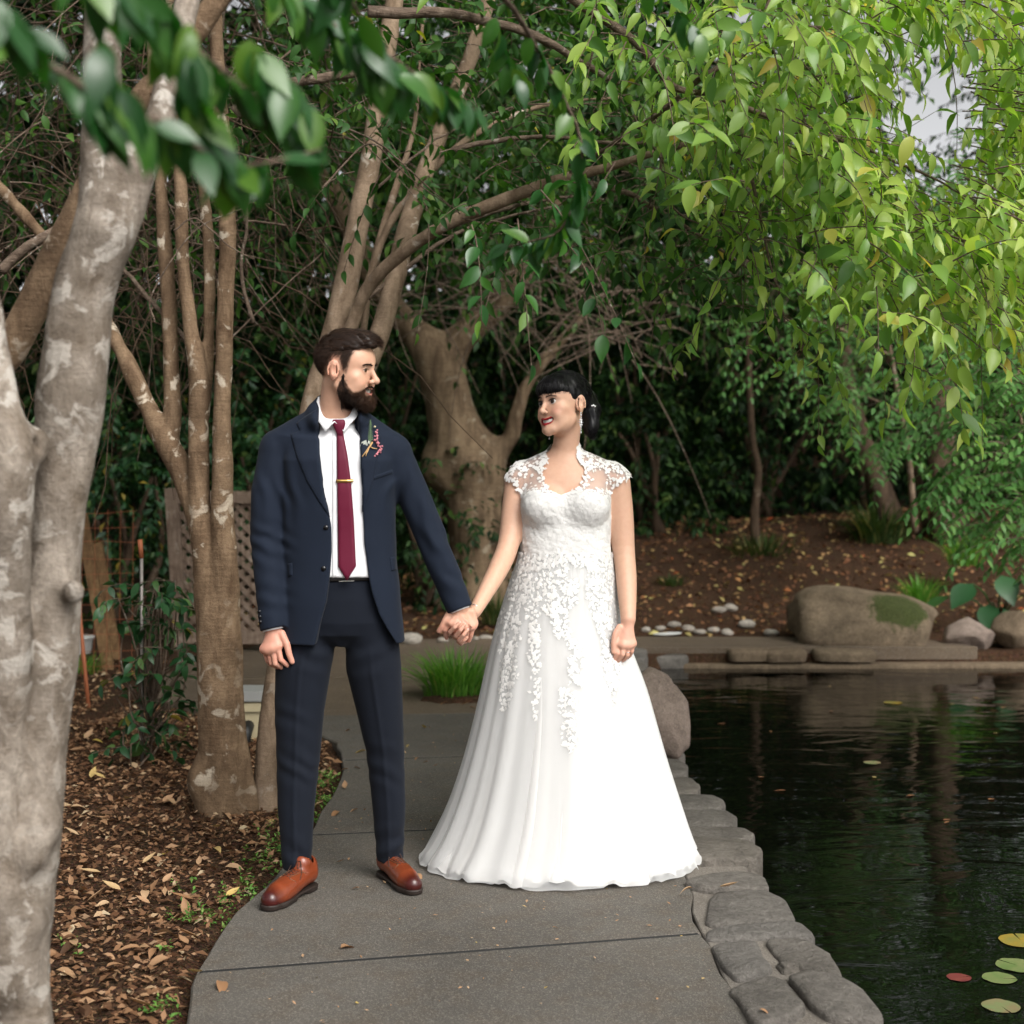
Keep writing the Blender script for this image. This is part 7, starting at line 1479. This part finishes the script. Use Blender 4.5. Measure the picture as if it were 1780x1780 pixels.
# single fallen leaves on the path and stones
fl = [(592, 1650, .07), (352, 1690, .06), (384, 1708, .08), (660, 1440, .05), (738, 1266, .07), (745, 1325, .03), (728, 1318, .04), (752, 1333, .03), (636, 1306, .07), (670, 1312, .04), (600, 1372, .06), (590, 1412, .07), (622, 1408, .05), (470, 1566, .05), (712, 1296, .03), (615, 1335, .04), (690, 1512, .05), (625, 1545, .03), (1205, 1545, .05), (1250, 1543, .07), (752, 1218, .06), (778, 1222, .07), (800, 1226, .07), (815, 1230, .05), (610, 1270, .04), (640, 1248, .04), (700, 1420, .035), (722, 1520, .08), (585, 1500, .03), (960, 1614, .02), (1320, 1757, .03), (672, 1225, .05), (606, 1338, .04), (660, 1345, .03)]
for k, (a, b, s_) in enumerate(fl):
    stone = 1180 < a; p_ = G(a, b, .03 if stone else .004); a_ = r2.uniform(0, 6.28); o_ = single_leaves(leaf_template(5, .42, .45, [.5, -.35, .3][k % 3]), 'fallen%d' % (k % 3), [p_ + A(0, 0, .004)], [A(math.cos(a_), math.sin(a_), .05)], [A(.3 * math.sin(a_ * 3), .2, 1)], s_ * 1.0, 'litter_pale', None, name='fallen_leaf', variants=1)[0]
    tag(o_, 'curled tan fallen leaf lying on the pond edging stones' if stone else 'curled tan fallen leaf lying on the concrete path', 'leaf', 'fallen leaves on the stones' if stone else 'fallen leaves on the path')
# larger single leaves in the mulch
n = 0
while n < 110:
    a, b = r2.uniform(90, 600), r2.uniform(1290, 1775); p_ = G(a, b)
    if not left(p_[0], p_[1]) or p_[0] > xl(p_[1]) - .05: continue
    p_[2] = float(ground_z(A(p_[0]), A(p_[1]))[0]) + .02; a_ = r2.uniform(0, 6.28); o_ = single_leaves(leaf_template(5, .42, .4, [.5, -.3, .3][n % 3]), 'mulchleaf%d' % (n % 3), [p_], [A(math.cos(a_), math.sin(a_), r2.uniform(-.1, .3))], [A(r2.normal() * .4, -.1, 1)], r2.uniform(.045, .08), 'litter_pale' if n % 3 else 'litter', None, name='fallen_leaf', variants=1)[0]
    tag(o_, 'dry fallen leaf lying on the bark mulch', 'leaf', 'fallen leaves on the mulch'); n += 1
# ---- lily pads and floating leaves
def pad_mesh(seed):
    V_ = [(0, 0, .002)]; n = 26
    for k in range(n + 1):
        a = .05 + (6.283 - .1) * k / n; V_.append((.55 * math.cos(a), .55 * math.sin(a), .003)); V_.append((math.cos(a) * (1 + .03 * math.sin(5 * a + seed)), math.sin(a), .006 + .02 * (math.sin(3 * a + seed) > .8)))
    Ft = [(0, 1 + 2 * k, 3 + 2 * k) for k in range(n)]; Fq_ = [(1 + 2 * k, 2 + 2 * k, 4 + 2 * k, 3 + 2 * k) for k in range(n)]; return np.array(V_), [np.array(Ft), np.array(Fq_)]
def m_pad(name, a, b):
    t = NT(name); t.bsdf(t.mix(t.ramp(t.noise(18, 4, .6), [(.4, 0.0), (.65, 1.0)]), a, b), .35, Specular_IOR_Level=.5); return t.m
pm = {'g': m_pad('green pad', (.13, .19, .06), (.2, .22, .09)), 'y': m_pad('yellow pad', (.36, .23, .03), (.22, .2, .05)), 'r': m_pad('red pad', (.14, .025, .03), (.2, .05, .04)), 'p': m_pad('pale pad', (.17, .21, .09), (.24, .16, .09))}
pads = [(1775, 1636, .072, 'y', 'yellowing lily pad floating beyond the green ones'), (1768, 1679, .066, 'g', 'large green notched lily pad floating beside the yellowing pad'), (1737, 1701, .052, 'g', 'smaller green lily pad touching the red pad side of the group'), (1667, 1700, .037, 'r', 'small dark red lily pad floating alone on the pond'), (1740, 1750, .055, 'p', 'pale lily pad browning at its rim near the stone edge'), (1552, 1222, .06, 'y', 'small orange yellow pad floating under the mossy boulder'), (1516, 1326, .045, 'p', 'tiny pale lily pad floating in the dark open water')]
for a, b, r_, k, lab in pads:
    c_ = G(a, b, WATER_Z); V_, F_ = pad_mesh(a); an = a * 1.7; R_ = np.array([[math.cos(an), -math.sin(an), 0], [math.sin(an), math.cos(an), 0], [0, 0, 1]]); V_ = V_ * A(r_, r_, r_ * 1.2) @ R_.T + c_ + A(0, 0, .002); tag(obj('lily_pad', make_mesh('lily_pad', V_, F_), pm[k]), lab, 'lily pad', 'lily pads on the pond')
fo = [(1660, 1225), (1690, 1214), (1448, 1238), (1338, 1272), (1522, 1354), (1525, 1358), (1640, 1428), (1735, 1276), (1318, 1353), (1590, 1384), (1580, 1386), (1718, 1392), (1446, 1194), (1222, 1238), (1262, 1260), (1750, 1230), (1366, 1376), (1650, 1430)]
for k, (a, b) in enumerate(fo):
    c_ = G(a, b, WATER_Z); a_ = r2.uniform(0, 6.28); o_ = single_leaves(leaf_template(4, .4, .1, .08), 'float', [c_ + A(0, 0, .006)], [A(math.cos(a_), math.sin(a_), 0)], [A(0, 0, 1)], r2.uniform(.03, .06), 'litter_bank', None, name='floating_leaf', variants=1)[0]; tag(o_, 'small dead leaf floating on the dark pond', 'leaf', 'leaves floating on the pond')
